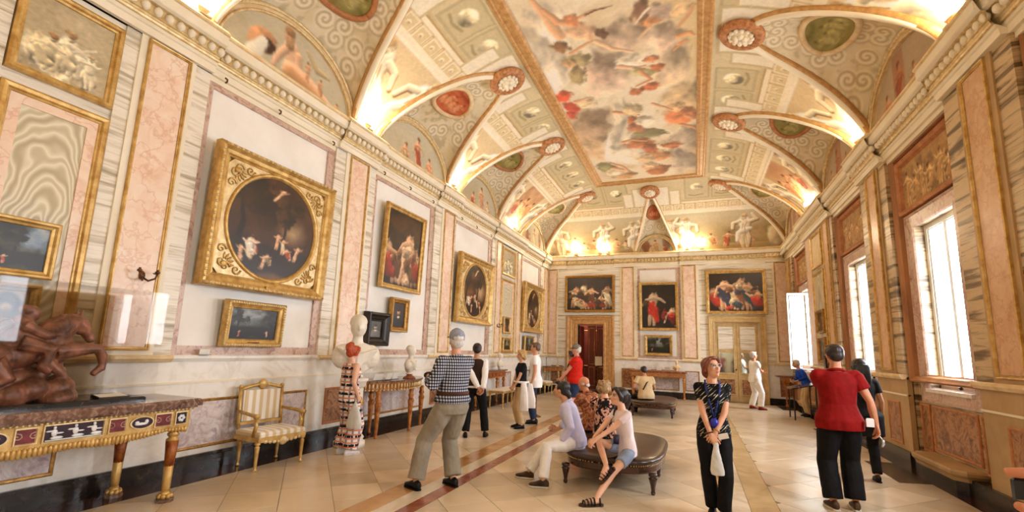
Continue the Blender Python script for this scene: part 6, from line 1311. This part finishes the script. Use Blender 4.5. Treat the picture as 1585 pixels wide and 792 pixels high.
        if top.get('vest'): m = M(); torso(m, .022*k, .02); remesh(m, vox*1.05, sm, .003, 10).build('waistcoat', PM[top['vest']], root, smooth=True)
    if shoes:
        for i, sx in enumerate((-1, 1)):
            ta = math.radians(toes[i]); fd = F*math.cos(ta)+R*sx*math.sin(ta); A = AK[i]; z = A.z-.085*k
            if sit and A.z > .2: fd = (AK[i]-KN[i]).normalized().cross(R*sx).normalized(); fd = fd if fd.dot(F) > 0 else -fd
            sd = fd.cross(U).normalized(); m = M(); up = U if not (sit and A.z > .2) else -(AK[i]-KN[i]).normalized()
            base = A-up*.085*k; ring = lambda y, w, hh, z0: [base+fd*y*k+sd*w*k*math.cos(a)+up*(z0+hh*(.5+.5*math.sin(a)))*k for a in np.linspace(0, 2*PI, 12, endpoint=False)]
            m.rings([ring(-.075, .02, .05, .012), ring(-.06, .034, .085, .006), ring(-.02, .039, .10, .004), ring(.04, .042, .088, .004), ring(.10, .047, .062, .004), ring(.15, .042, .046, .006), ring(.185, .02, .03, .012)])
            so = remesh(m, .009 if vox < .011 else vox, 3).build('shoe', PM[shoes], root, smooth=True)
            m = M(); pr = [(-.078, .018), (-.06, .036), (0, .038), (.09, .049), (.15, .044), (.19, .016)]; P = [(base+fd*y*k+sd*w*k) for y, w in pr]+[(base+fd*y*k-sd*w*k) for y, w in reversed(pr)]
            m.rings([[p+up*q for p in P] for q in (.001, .016*k)]).build('sole', PM['sole' if shoes in ('shoe_white', 'shoe_brown') else 'shoe_black'], so)
    if hair:
        st, mt = hair; m = M()
        def lock(pts, r): m.tube([H(*p) for p in pts], [q*hk for q in r], 8)
        if st != 'bald':
            hel(m, 0, -.028, .048, .085, .098, .078); hel(m, 0, -.055, .0, .078, .065, .078)
            for sx in (-1, 1): hel(m, sx*.068, -.02, .03, .02, .06, .05)
            hel(m, 0, .045, .095, .06, .045, .025)
        else:
            for sx in (-1, 1): hel(m, sx*.070, -.04, -.005, .012, .045, .024)
            hel(m, 0, -.088, -.025, .055, .02, .03)
        if st in ('bob', 'long', 'bun', 'curly', 'tail'):
            for sx in (-1, 1): lock([(sx*.05, .07, .09), (sx*.078, .04, .05), (sx*.085, .0, .0), (sx*.08, -.01, -.05)], [.02, .026, .03, .022])
        if st == 'bob': hel(m, 0, -.06, -.04, .085, .06, .075); 
        if st == 'curly':
            for i in range(40): a, z = rng.uniform(0, 2*PI), rng.uniform(-.07, .12); rr = .09*math.sqrt(max(.1, 1-((z-.03)/.12)**2)); y = rr*math.sin(a)-.02; y = min(y, .05 if z < .07 else .1); hel(m, rr*math.cos(a), y, z, .026, .026, .024)
        if st == 'long':
            for o in (-.06, -.03, 0, .03, .06): lock([(o, -.09, .02), (o*1.2, -.11, -.08), (o*1.3, -.10, -.20), (o*1.1, -.09, -.30)], [.045, .042, .036, .02])
        if st == 'tail':
            hel(m, .0, -.11, .045, .035, .035, .035); lock([(0, -.12, .05), (.03, -.15, -.03), (.06, -.13, -.13), (.05, -.10, -.26), (.03, -.09, -.36)], [.03, .04, .04, .034, .012]); lock([(.06, .0, .0), (.075, -.03, -.1), (.07, .0, -.2), (.06, .02, -.28)], [.02, .025, .02, .01])
        if st == 'bun': hel(m, 0, -.085, .085, .075, .062, .065); hel(m, .0, -.06, .13, .05, .05, .04); hel(m, .02, -.11, .05, .05, .045, .05)
        if st == 'knot': hel(m, 0, -.11, -.045, .04, .035, .04); lock([(0, -.12, -.05), (.0, -.13, -.12)], [.03, .016])
        remesh(m, .008 if vox < .011 else vox*.9, 2, .004, 40).build('hair', HM[mt], root, smooth=True)
    if hat:
        m = M(); R_ = []; mt = PM[hat]
        for rr, z in ((.094, .022), (.099, .045), (.096, .088), (.075, .125), (.038, .146), (.002, .15)): R_.append([H(rr*math.cos(a)*.93, rr*math.sin(a)*1.10-.012, z+.01*math.sin(a)) for a in np.linspace(0, 2*PI, 20, endpoint=False)])
        m.rings(R_); o = m.build('cap', mt, root, smooth=True); m = M(); A = np.linspace(.15*PI, .85*PI, 12)
        m.rings([[H(.09*math.cos(a)*x, .10*math.sin(a)*x+y, .036+z+q) for a in A] for x, y, z, q in ((.9, 0, .0, .012), (1.0, .03, 0, .010), (1.05, .075, -.012, .008), (1.05, .075, -.012, 0), (1.0, .03, 0, .0), (.9, 0, 0, .0))], False, False).build('visor', mt, o, smooth=True)
    return dict(root=root, P0=P0, P1=P1, P2=P2, P3=P3, SH=SH, EL=EL, WR=WR, AK=AK, KN=KN, HP=HP, H=H, R=R, F=F, U=U, k=k, hk=hk, t=t2)
def strap(b, mat, name, pts, r=(.010, .003)): return M().tube(pts, [r]*len(pts), 6).build(name, PM[mat], b['root'], smooth=True)
def lanyard(b, drop=.36, badge=True, out=.125):
    P3, P2, F, R, k, U = b['P3'], b['P2'], b['F'], b['R'], b['k'], b['U']; o = F*out*k; e = P3-U*drop*k+F*(out+.035)*k
    L = strap(b, 'lanyard', 'lanyard', [P3+U*.02*k-F*.075*k, P3+U*.025*k-R*.075*k, P3-U*.05*k-R*.075*k+F*.10*k, P3-U*.16*k-R*.055*k+o, e+U*.02*k]); strap(b, 'lanyard', 'lanyard', [P3+U*.02*k-F*.075*k, P3+U*.025*k+R*.075*k, P3-U*.05*k+R*.075*k+F*.10*k, P3-U*.16*k+R*.055*k+o, e+U*.02*k])
    if badge: M().ell(e-U*.03, (.04, .04, .05), None, 12, 8).build('badge', PM['badge'], L, smooth=True)
def own(name, label, cat, m, mat, base, smooth=True): r = thing(name, label, cat, tuple(base)); m.build(name+'_body' if cat != 'bag' else 'bag_body', mat if not isinstance(mat, str) else (PM.get(mat) or MT[mat]), r, smooth=smooth); return r

# 1 red-haired woman by the bust
b = human('woman with red bun in a sleeveless plaid dress, holding a white bag', (-4.79, 5.64), 1.57, -20, fem=.6, build=1.12, skin='e6b699', head=(10, -4, 0), wri=(None, (-4.57, 5.58, .845)), top=dict(m='plaid', sl=0, hem=-.1, n='bodice'), bot=dict(t='trousers', m='plaid', fit=1.75, len=.98), hair=('bun', 'copper'), shoes='shoe_white', vox=.010, ank=((-4.89, 5.67, .078), (-4.71, 5.64, .078)))
M().ell(b['H'](-.05, -.13, .03), (.012, .02, .035), None, 8, 6).ell(b['H'](-.02, -.145, .02), (.012, .012, .035), None, 8, 6).build('hair_clip', PM['white'], b['root'], smooth=True)
m = M(); w = b['WR'][1]; c = w+V3(-.02, -.02, -.08); rg = lambda z, a, d: [c+V3(a*math.cos(q), d*math.sin(q), z) for q in np.linspace(0, 2*PI, 18, endpoint=False)]
m.rings([rg(-.0, .015, .012), rg(-.08, .06, .03), rg(-.18, .10, .05), rg(-.30, .13, .06), rg(-.37, .125, .055), rg(-.375, .02, .01)]); m.tube([c+V3(0, 0, -.02), c+V3(0, 0, .06)], .008, 6); own('plastic_bag', 'thin white bag hanging from the hand of the red-haired woman', 'bag', remesh(m, .01, 2, .006, 20), 'plastic', c)
# 2 man in the cap
b = human('tall man in a grey-blue cap, checked shirt and grey trousers', (-2.78, 4.9), 1.84, 62, pel=(-2.68, 4.95, .93), lean=(-3, 0), build=1.14, belly=.02, skin='d59c7c', head=(-18, 8, 0), ank=((-2.97, 4.72, .09), (-2.66, 5.03, .09)), wri=((-2.97, 4.86, 1.21), (-3.0, 5.2, 1.2)), toes=(6, 0), hint=((.6, -.8, -.5), (.6, .8, -.5)), top=dict(m='gingham', sl=.97, hem=.03, collar='gingham', fit=1.1), bot=dict(t='trousers', m='khaki', fit=1.25, belt='belt'), hair=('short', 'grey'), hat='cap_grey', vox=.010, palm=(None, None), fing=(.7, .7))
own('camera', 'small black camera held up by the man in the cap', 'camera', M().cham((-3.06, 4.93, 1.20), (-2.99, 5.08, 1.29), .012).lathe([(.03, 0), (.032, .04), (.025, .05)], (-3.06, 5.0, 1.245), 12, axis=Matrix.Rotation(-PI/2, 3, 'Y')), 'phone', (-3.02, 5.0, 1.2))
# 3 museum guard
b = human('attendant in a brown waistcoat walking away with hands clasped behind', (-3.76, 7.8), 1.68, 22, build=1.0, belly=.02, skin='c08a68', head=(8, 0, 0), ank=((-3.88, 7.72, .085), (-3.60, 7.95, .085)), wri=((-3.60, 7.62, .86), (-3.54, 7.66, .86)), hint=((-.9, -.4, .0), (.9, -.2, 0)), hdir=((.6, .1, -.5), (-.5, -.1, -.6)), palm=((0, -1, 0), (0, -1, 0)), top=dict(m='white', sl=.97, hem=-.02, vest='brownvest', fit=1.12), bot=dict(t='trousers', m='black', fit=1.15), hair=('short', 'dark'), vox=.012)
# 4 blond woman, 5 man in jeans, barrier couple
b = human('blond woman in a black top with a white jacket tied at her waist', (-3.38, 9.2), 1.58, 128, fem=.7, build=.98, skin='dba888', head=(-12, 0, 0), wri=((-3.50, 9.06, .80), (-3.56, 9.12, .80)), hint=((.8, .3, -.2), (-.3, .9, -.2)), hdir=((-.8, .3, -.4), (.3, -.8, -.4)), top=dict(m='blackknit', sl=.5, hem=-.02), bot=dict(t='trousers', m='tan', fit=1.1), hair=('bob', 'blond'), vox=.012)
m = M(); P0 = b['P0']; Fv, Rv = b['F'], b['R']
m.tube([P0+(Rv*math.cos(a)*.19+Fv*math.sin(a)*.145)+V3(0, 0, .09) for a in np.linspace(0, 2*PI, 20)], .022, 8); m.tube([P0-Rv*.17+V3(0, 0, .06), P0-Rv*.20+V3(0, 0, -.2), P0-Rv*.21+V3(0, 0, -.48)], [(.06, .05), (.09, .05), (.10, .03)], 10); m.tube([P0-Fv*.13-Rv*.06+V3(0, 0, .05), P0-Fv*.17-Rv*.08+V3(0, 0, -.25), P0-Fv*.17-Rv*.1+V3(0, 0, -.44)], [(.09, .04), (.13, .04), (.12, .03)], 10)
remesh(m, .012, 2, .008, 14).build('tied_jacket', PM['white'], b['root'], smooth=True)
b = human('grey-haired man in a white shirt and jeans behind the blond woman', (-3.32, 9.92), 1.76, 105, skin='cf9674', head=(-8, 0, 0), top=dict(m='white', sl=.5, hem=-.16, hemw=1.2, collar='white'), bot=dict(t='trousers', m='denim'), hair=('short', 'brownish'), vox=.014, shoes='shoe_black')
b = human('dark long-haired woman in black behind the man in the red shirt', (-3.02, 12.05), 1.60, 95, fem=.5, build=.9, skin='b9805c', head=(-6, 0, 0), top=dict(m='blackknit', sl=.45, hem=-.04), bot=dict(t='skirt', m='black', len=.52, fit=.95), hair=('long', 'dark'), vox=.014, shoes='shoe_brown')
b = human('stout man in a bright red shirt and grey cap with a lanyard', (-2.62, 10.9), 1.74, 98, build=1.25, belly=.07, skin='d8947a', head=(-6, 2, 0), top=dict(m='red', sl=.55, hem=-.08, fit=1.15, collar='red'), bot=dict(t='shorts', m='denim', len=.5, fit=1.1), hair=('short', 'grey'), hat='cap_olive', vox=.012, wri=((-2.98, 10.75, .92), (-2.98, 11.0, .92)))
lanyard(b, .34, False, .17); M().ell(b['P3']-V3(0, 0, .38)+b['F']*.25, (.03, .05, .08), None, 10, 6).build('pouch', PM['phone'], b['root'], smooth=True)
# 8..11 the seated group
b = human('seated woman with black hair, lilac shirt and white trousers', (-1.5, 6.05), 1.62, 96, pel=(-1.44, 6.0, .475), lean=(8, 0), curl=12, sit=True, fem=.4, build=1.02, skin='cf9a78', head=(-12, 4, 0), ank=((-1.70, 5.47, .082), (-1.98, 5.75, .082)), toes=(4, 4), wri=((-1.58, 5.74, .47), (-1.74, 6.2, .56)), hint=((.9, -.3, .1), (.5, .8, -.2)), khint=((-.6, -.1, 1), (-.6, .1, 1)), hdir=((.3, -.1, -.8), (-1, 0, -.1)), top=dict(m='lilac', sl=.92, hem=-.08, collar='lilac', fit=1.1), bot=dict(t='trousers', m='white', fit=1.02, len=.92), hair=('knot', 'black'), shoes='shoe_brown', vox=.009)
b = human('seated girl with a dark ponytail, pale tee, denim shorts and crossed legs', (-.80, 5.78), 1.52, 128, pel=(-.78, 5.78, .475), lean=(2, 0), curl=8, sit=True, fem=.5, build=.88, skin='e6b294', head=(-8, 8, 0), ank=((-1.0, 5.12, .082), (-.93, 5.32, .36)), toes=(-10, 0), wri=((-1.13, 5.25, .57), (-1.15, 5.31, .56)), hint=((.3, -.7, -.5), (-.5, .6, -.3)), khint=((-.5, -.8, .8), (-.9, -.5, .6)), hdir=((-.7, -.2, -.6), (-.3, -.5, -.7)), palm=((0, .6, -.6), (.3, -.4, -.7)), top=dict(m='pinkwhite', sl=.5, hem=-.08), bot=dict(t='shorts', m='shorts', len=.34, fit=1.05), hair=('tail', 'dark'), shoes=None, vox=.008)
for i in (0, 1):        # strappy dark sandals
    A, k = b['AK'][i], b['k']; F, R, U = b['F'], b['R'], b['U']
    if i == 1: fd = V3(-.5, -.62, -.55).normalized(); up = V3(-.45, -.35, .8); 
    else: fd = (F*math.cos(.17)+R*math.sin(.17)).normalized(); up = U.copy()
    up = (up-fd*up.dot(fd)).normalized(); sd = fd.cross(up); base = A-up*.083; m = M(); pr = [(-.07, .02), (-.05, .036), (.03, .038), (.10, .047), (.16, .04), (.19, .015)]; P = [base+fd*y+sd*w for y, w in pr]+[base+fd*y-sd*w for y, w in reversed(pr)]
    m.rings([[p+up*q for p in P] for q in (.0, .022)]); so = m.build('sandal_sole', PM['shoe_brown'], b['root'])
    if i == 1: m2 = M(); m2.tube([A, A+fd*.07-up*.03, A+fd*.15-up*.05], [.034, .034, .02], 8); m2.build('foot', MT['skin'], b['root'], smooth=True, col=np.tile(C3('e6b294'), (len(np.vstack(m2.v)), 1)))
    for y, hh, w in ((-.03, .075, .036), (.03, .07, .042), (.065, .062, .045), (.10, .055, .048), (.135, .045, .045)):
        M().tube([base+fd*y+sd*w*math.cos(a)+up*(.012+hh*math.sin(a)) for a in np.linspace(0, PI, 10)], [(.011, .004)]*10, 6).build('sandal_strap', PM['shoe_black'], so, smooth=True)
c = b['P1']+b['F']*.16-b['R']*.06-V3(0, 0, .02); own('camera', 'small dark blue camera hanging at the waist of the seated girl', 'camera', M().cham(tuple(c+V3(-.03, -.03, -.05)), tuple(c+V3(.03, .03, .05)), .01), 'purplecase', c)
strap(b, 'phone', 'strap', [b['P3']-b['F']*.07, b['SH'][1]*.5+b['P3']*.5+V3(0, 0, .03), b['P2']+b['F']*.145+b['R']*.04, b['P1']+b['F']*.155-b['R']*.03], (.008, .003))
b = human('bald old man in a brown shirt seated behind the lilac woman, seen from behind', (-1.62, 7.45), 1.60, 55, pel=(-1.50, 7.34, .48), lean=(6, 0), curl=16, sit=True, build=1.08, skin='cf8c68', head=(10, -4, 0), ank=((-2.06, 7.6, .085), (-1.96, 7.9, .085)), wri=((-1.9, 7.48, .62), (-1.8, 7.7, .62)), khint=((-.6, .4, 1), (-.5, .5, 1)), top=dict(m='brownpat', sl=.6, hem=-.08, collar='brownpat'), bot=dict(t='trousers', m='brownvest'), hair=('bald', 'grey'), shoes='shoe_brown', vox=.011)
b = human('seated woman with curly faded blond hair in a black and pink blouse', (-1.22, 6.80), 1.56, 20, pel=(-1.18, 6.74, .48), lean=(8, 0), curl=14, sit=True, build=1.12, fem=.4, skin='d8a080', head=(0, -4, 0), ank=((-1.38, 7.62, .082), (-1.16, 7.66, .082)), wri=((-1.42, 7.25, .62), (-1.14, 7.3, .62)), khint=((-.3, .6, 1), (-.1, .6, 1)), top=dict(m='floral', sl=.6, hem=-.09, fit=1.1), bot=dict(t='trousers', m='tan'), hair=('curly', 'curlyblond'), shoes='shoe_brown', vox=.011)
b = human('person in a beige top seated with back turned on the farther ottoman', (-1.22, 12.95), 1.68, 22, pel=(-1.22, 12.92, .49), lean=(6, 0), curl=14, sit=True, build=1.2, skin='b98460', head=(10, -12, 0), ank=((-1.55, 13.4, .085), (-1.72, 13.1, .085)), wri=((-1.5, 13.1, .62), (-1.2, 13.3, .62)), khint=((-.6, .4, 1), (-.8, .2, 1)), top=dict(m='beige', sl=.5, hem=-.09, fit=1.1), bot=dict(t='trousers', m='black'), hair=('short', 'dark'), vox=.014)
strap(b, 'belt', 'shoulder_strap', [b['SH'][1]+V3(0, 0, .05), b['P2']-b['F']*.16, b['P1']-b['F']*.15-b['R']*.12], (.02, .004))
# 13 the woman in black
b = human('woman with short auburn hair and glasses in a black top with white strokes', (.16, 5.32), 1.58, 182, fem=.7, build=.92, skin='dca484', head=(34, 14, -3), wri=((.17, 5.14, .84), (.13, 5.13, .82)), hint=((.9, .35, -.1), (-.9, .35, -.1)), hdir=((-.45, -.1, -.7), (.5, -.1, -.75)), palm=((.2, .9, 0), (-.2, .9, 0)), ank=((.23, 5.30, .08), (.13, 5.42, .08)), top=dict(m='strokes', sl=.5, hem=-.08, fit=.92), bot=dict(t='trousers', m='black', fit=1.25), hair=('bob', 'auburn'), vox=.008)
lanyard(b, .40); H = b['H']; m = M()
for sx in (-1, 1): m.tube([H(sx*.033+.025*math.cos(a), .098-.004*math.cos(a)*0, .006+.019*math.sin(a)) for a in np.linspace(0, 2*PI, 15)], .0022, 5); m.tube([H(sx*.058, .097, .01), H(sx*.078, .06, .01), H(sx*.08, .0, .005)], .0022, 5)
m.tube([H(-.009, .10, .01), H(.009, .10, .01)], .0022, 5).build('spectacles', PM['silver'], b['root'], smooth=True)
for i, z in ((0, .03), (1, .02)): w, e = b['WR'][i], b['EL'][i]; d = (w-e).normalized(); q = d.to_track_quat('Z', 'Y').to_matrix(); M().tube([w-d*z+q @ V3(.031*math.cos(a), .031*math.sin(a), 0) for a in np.linspace(0, 2*PI, 13)], .006, 6).build('bracelet' if i else 'wristwatch', PM['belt'] if i else MT['gold'], b['root'], smooth=True)
m = M(); c = V3(.17, 5.09, .76); rg = lambda z, a, d, o=0: [c+V3(a*math.cos(q)+o, d*math.sin(q), z) for q in np.linspace(0, 2*PI, 16, endpoint=False)]
m.rings([rg(.0, .018, .014), rg(-.06, .03, .02), rg(-.16, .05, .028), rg(-.26, .066, .03, .005), rg(-.30, .06, .028, .008), rg(-.305, .01, .01)]); own('plastic_bag', 'crumpled pale bag hanging from the clasped hands of the auburn-haired woman', 'bag', remesh(m, .008, 1, .006, 30), 'plastic', c)
own('paper_slip', 'small folded white paper in the hand of the auburn-haired woman', 'paper', M().add([(.20, 5.085, .79), (.29, 5.08, .815), (.275, 5.08, .865), (.19, 5.085, .84), (.20, 5.08, .79), (.29, 5.075, .815), (.275, 5.075, .865), (.19, 5.08, .84)], [(3, 2, 1, 0), (4, 5, 6, 7), (0, 1, 5, 4), (1, 2, 6, 5), (2, 3, 7, 6), (3, 0, 4, 7)]), 'white', (.24, 5.08, .8), False)
# 14 far figure in white
b = human('man dressed all in white with folded arms before the mirrored doors', (1.72, 16.4), 1.76, -70, build=1.12, belly=.04, skin='b87c58', head=(0, 4, 0), ank=((1.62, 16.55, .085), (1.84, 16.3, .085)), wri=((2.0, 16.35, 1.12), (1.98, 16.6, 1.15)), hint=((.2, .3, -1), (.2, -.3, -1)), top=dict(m='white', sl=.5, hem=-.12, fit=1.15), bot=dict(t='trousers', m='white', fit=1.2), hair=('short', 'grey'), shoes='shoe_red', vox=.014)
# 15 man in the dark red polo, 16 woman beyond him
b = human('man in a dark red polo shirt and black trousers seen from behind', (1.48, 6.27), 1.77, 4, build=1.12, belly=.03, skin='c98a68', head=(6, -2, 0), ank=((1.36, 6.22, .087), (1.58, 6.30, .087)), wri=((1.42, 6.42, 1.47), (1.81, 6.24, .90)), hint=((-.35, -.1, -1.2), (.9, -.4, 0)), hdir=((.3, -.2, 1), None), palm=((.9, .2, 0), None), top=dict(m='darkred', sl=.55, hem=-.1, hemw=1.12, fit=1.18, collar='darkred'), bot=dict(t='trousers', m='black', fit=1.3), hair=('short', 'dark'), shoes='shoe_brown', vox=.009)
own('telephone', 'black phone held to the ear of the man in the dark red polo', 'phone', M().cham((1.405, 6.34, 1.50), (1.42, 6.42, 1.64), .004), 'phone', (1.41, 6.38, 1.5), False)
own('sunglasses', 'folded pale sunglasses in the hand of the man in the dark red polo', 'glasses', M().tube([(1.83, 6.26, .80), (1.85, 6.22, .76), (1.83, 6.2, .70)], .006, 6).tube([(1.83, 6.2, .70), (1.86, 6.24, .72), (1.85, 6.22, .76)], .012, 8), 'silver', (1.84, 6.24, .75))
M().cham((1.69, 6.13, .90), (1.76, 6.15, .99), .01).build('white_tag', PM['white'], b['root'])
b = human('black-haired woman in black walking beyond the man in the red polo', (2.16, 7.9), 1.62, 2, fem=.5, build=.95, skin='c48e6c', head=(-10, 0, 0), ank=((2.06, 8.15, .10), (2.24, 7.85, .082)), top=dict(m='blackknit', sl=.6, hem=-.3, hemw=1.35, fit=1.1), bot=dict(t='trousers', m='black'), hair=('long', 'black'), vox=.012)
# 17 person at the window, 18 person in the doorway
b = human('person in a bright blue top and beige trousers leaning by the open window', (2.92, 15.35), 1.60, 100, lean=(16, 0), curl=10, build=.95, skin='c9967a', head=(0, -12, 0), wri=((2.6, 14.98, .97), (2.55, 15.3, .97)), top=dict(m='blue', sl=.9, hem=-.05), bot=dict(t='trousers', m='beige'), hair=('short', 'grey'), vox=.014)
b = human('person in an orange top half hidden in the red doorway', (-3.36, 19.35), 1.58, 60, build=.95, fem=.4, skin='c08a66', top=dict(m='orange', sl=.5, hem=-.08), bot=dict(t='trousers', m='black'), hair=('long', 'dark'), vox=.014)
# 19 somebody at the right edge holding up a phone
hand = [('palm', [(.74, 1.20, 1.350), (.69, 1.19, 1.366), (.64, 1.178, 1.376)], [.026, (.03, .02), (.026, .016)]),
        ('thumb', [(.675, 1.182, 1.388), (.625, 1.162, 1.408), (.570, 1.150, 1.411), (.520, 1.146, 1.4085)], [.014, .0115, .0105, .0075])]
for q in range(4): x = .528+.0235*q; hand.append(('finger', [(.665, 1.185-.002*q, 1.370-.006*q), (.60+.015*q, 1.178, 1.350-.002*q), (x+.022, 1.158, 1.344-.0025*q), (x, 1.138, 1.354-.004*q)], [.0115, .0105, .0100, .0078]))
b = human('person at the right edge whose hand holds a black phone', (1.16, .86), 1.70, 12, skin='d08a6a', wri=((.95, 1.25, 1.36), (.76, 1.205, 1.345)), hint=((-.2, -.3, -1), (.9, -.2, -.6)), hands={1: hand}, top=dict(m='black', sl=.5, hem=-.08), bot=dict(t='trousers', m='denim'), hair=('short', 'dark'), vox=.009)
own('telephone', 'black phone held sideways in the hand at the right edge', 'phone', M().cham((.527, 1.143, 1.364), (.68, 1.153, 1.400), .004), 'phone', (.6, 1.148, 1.364), False)
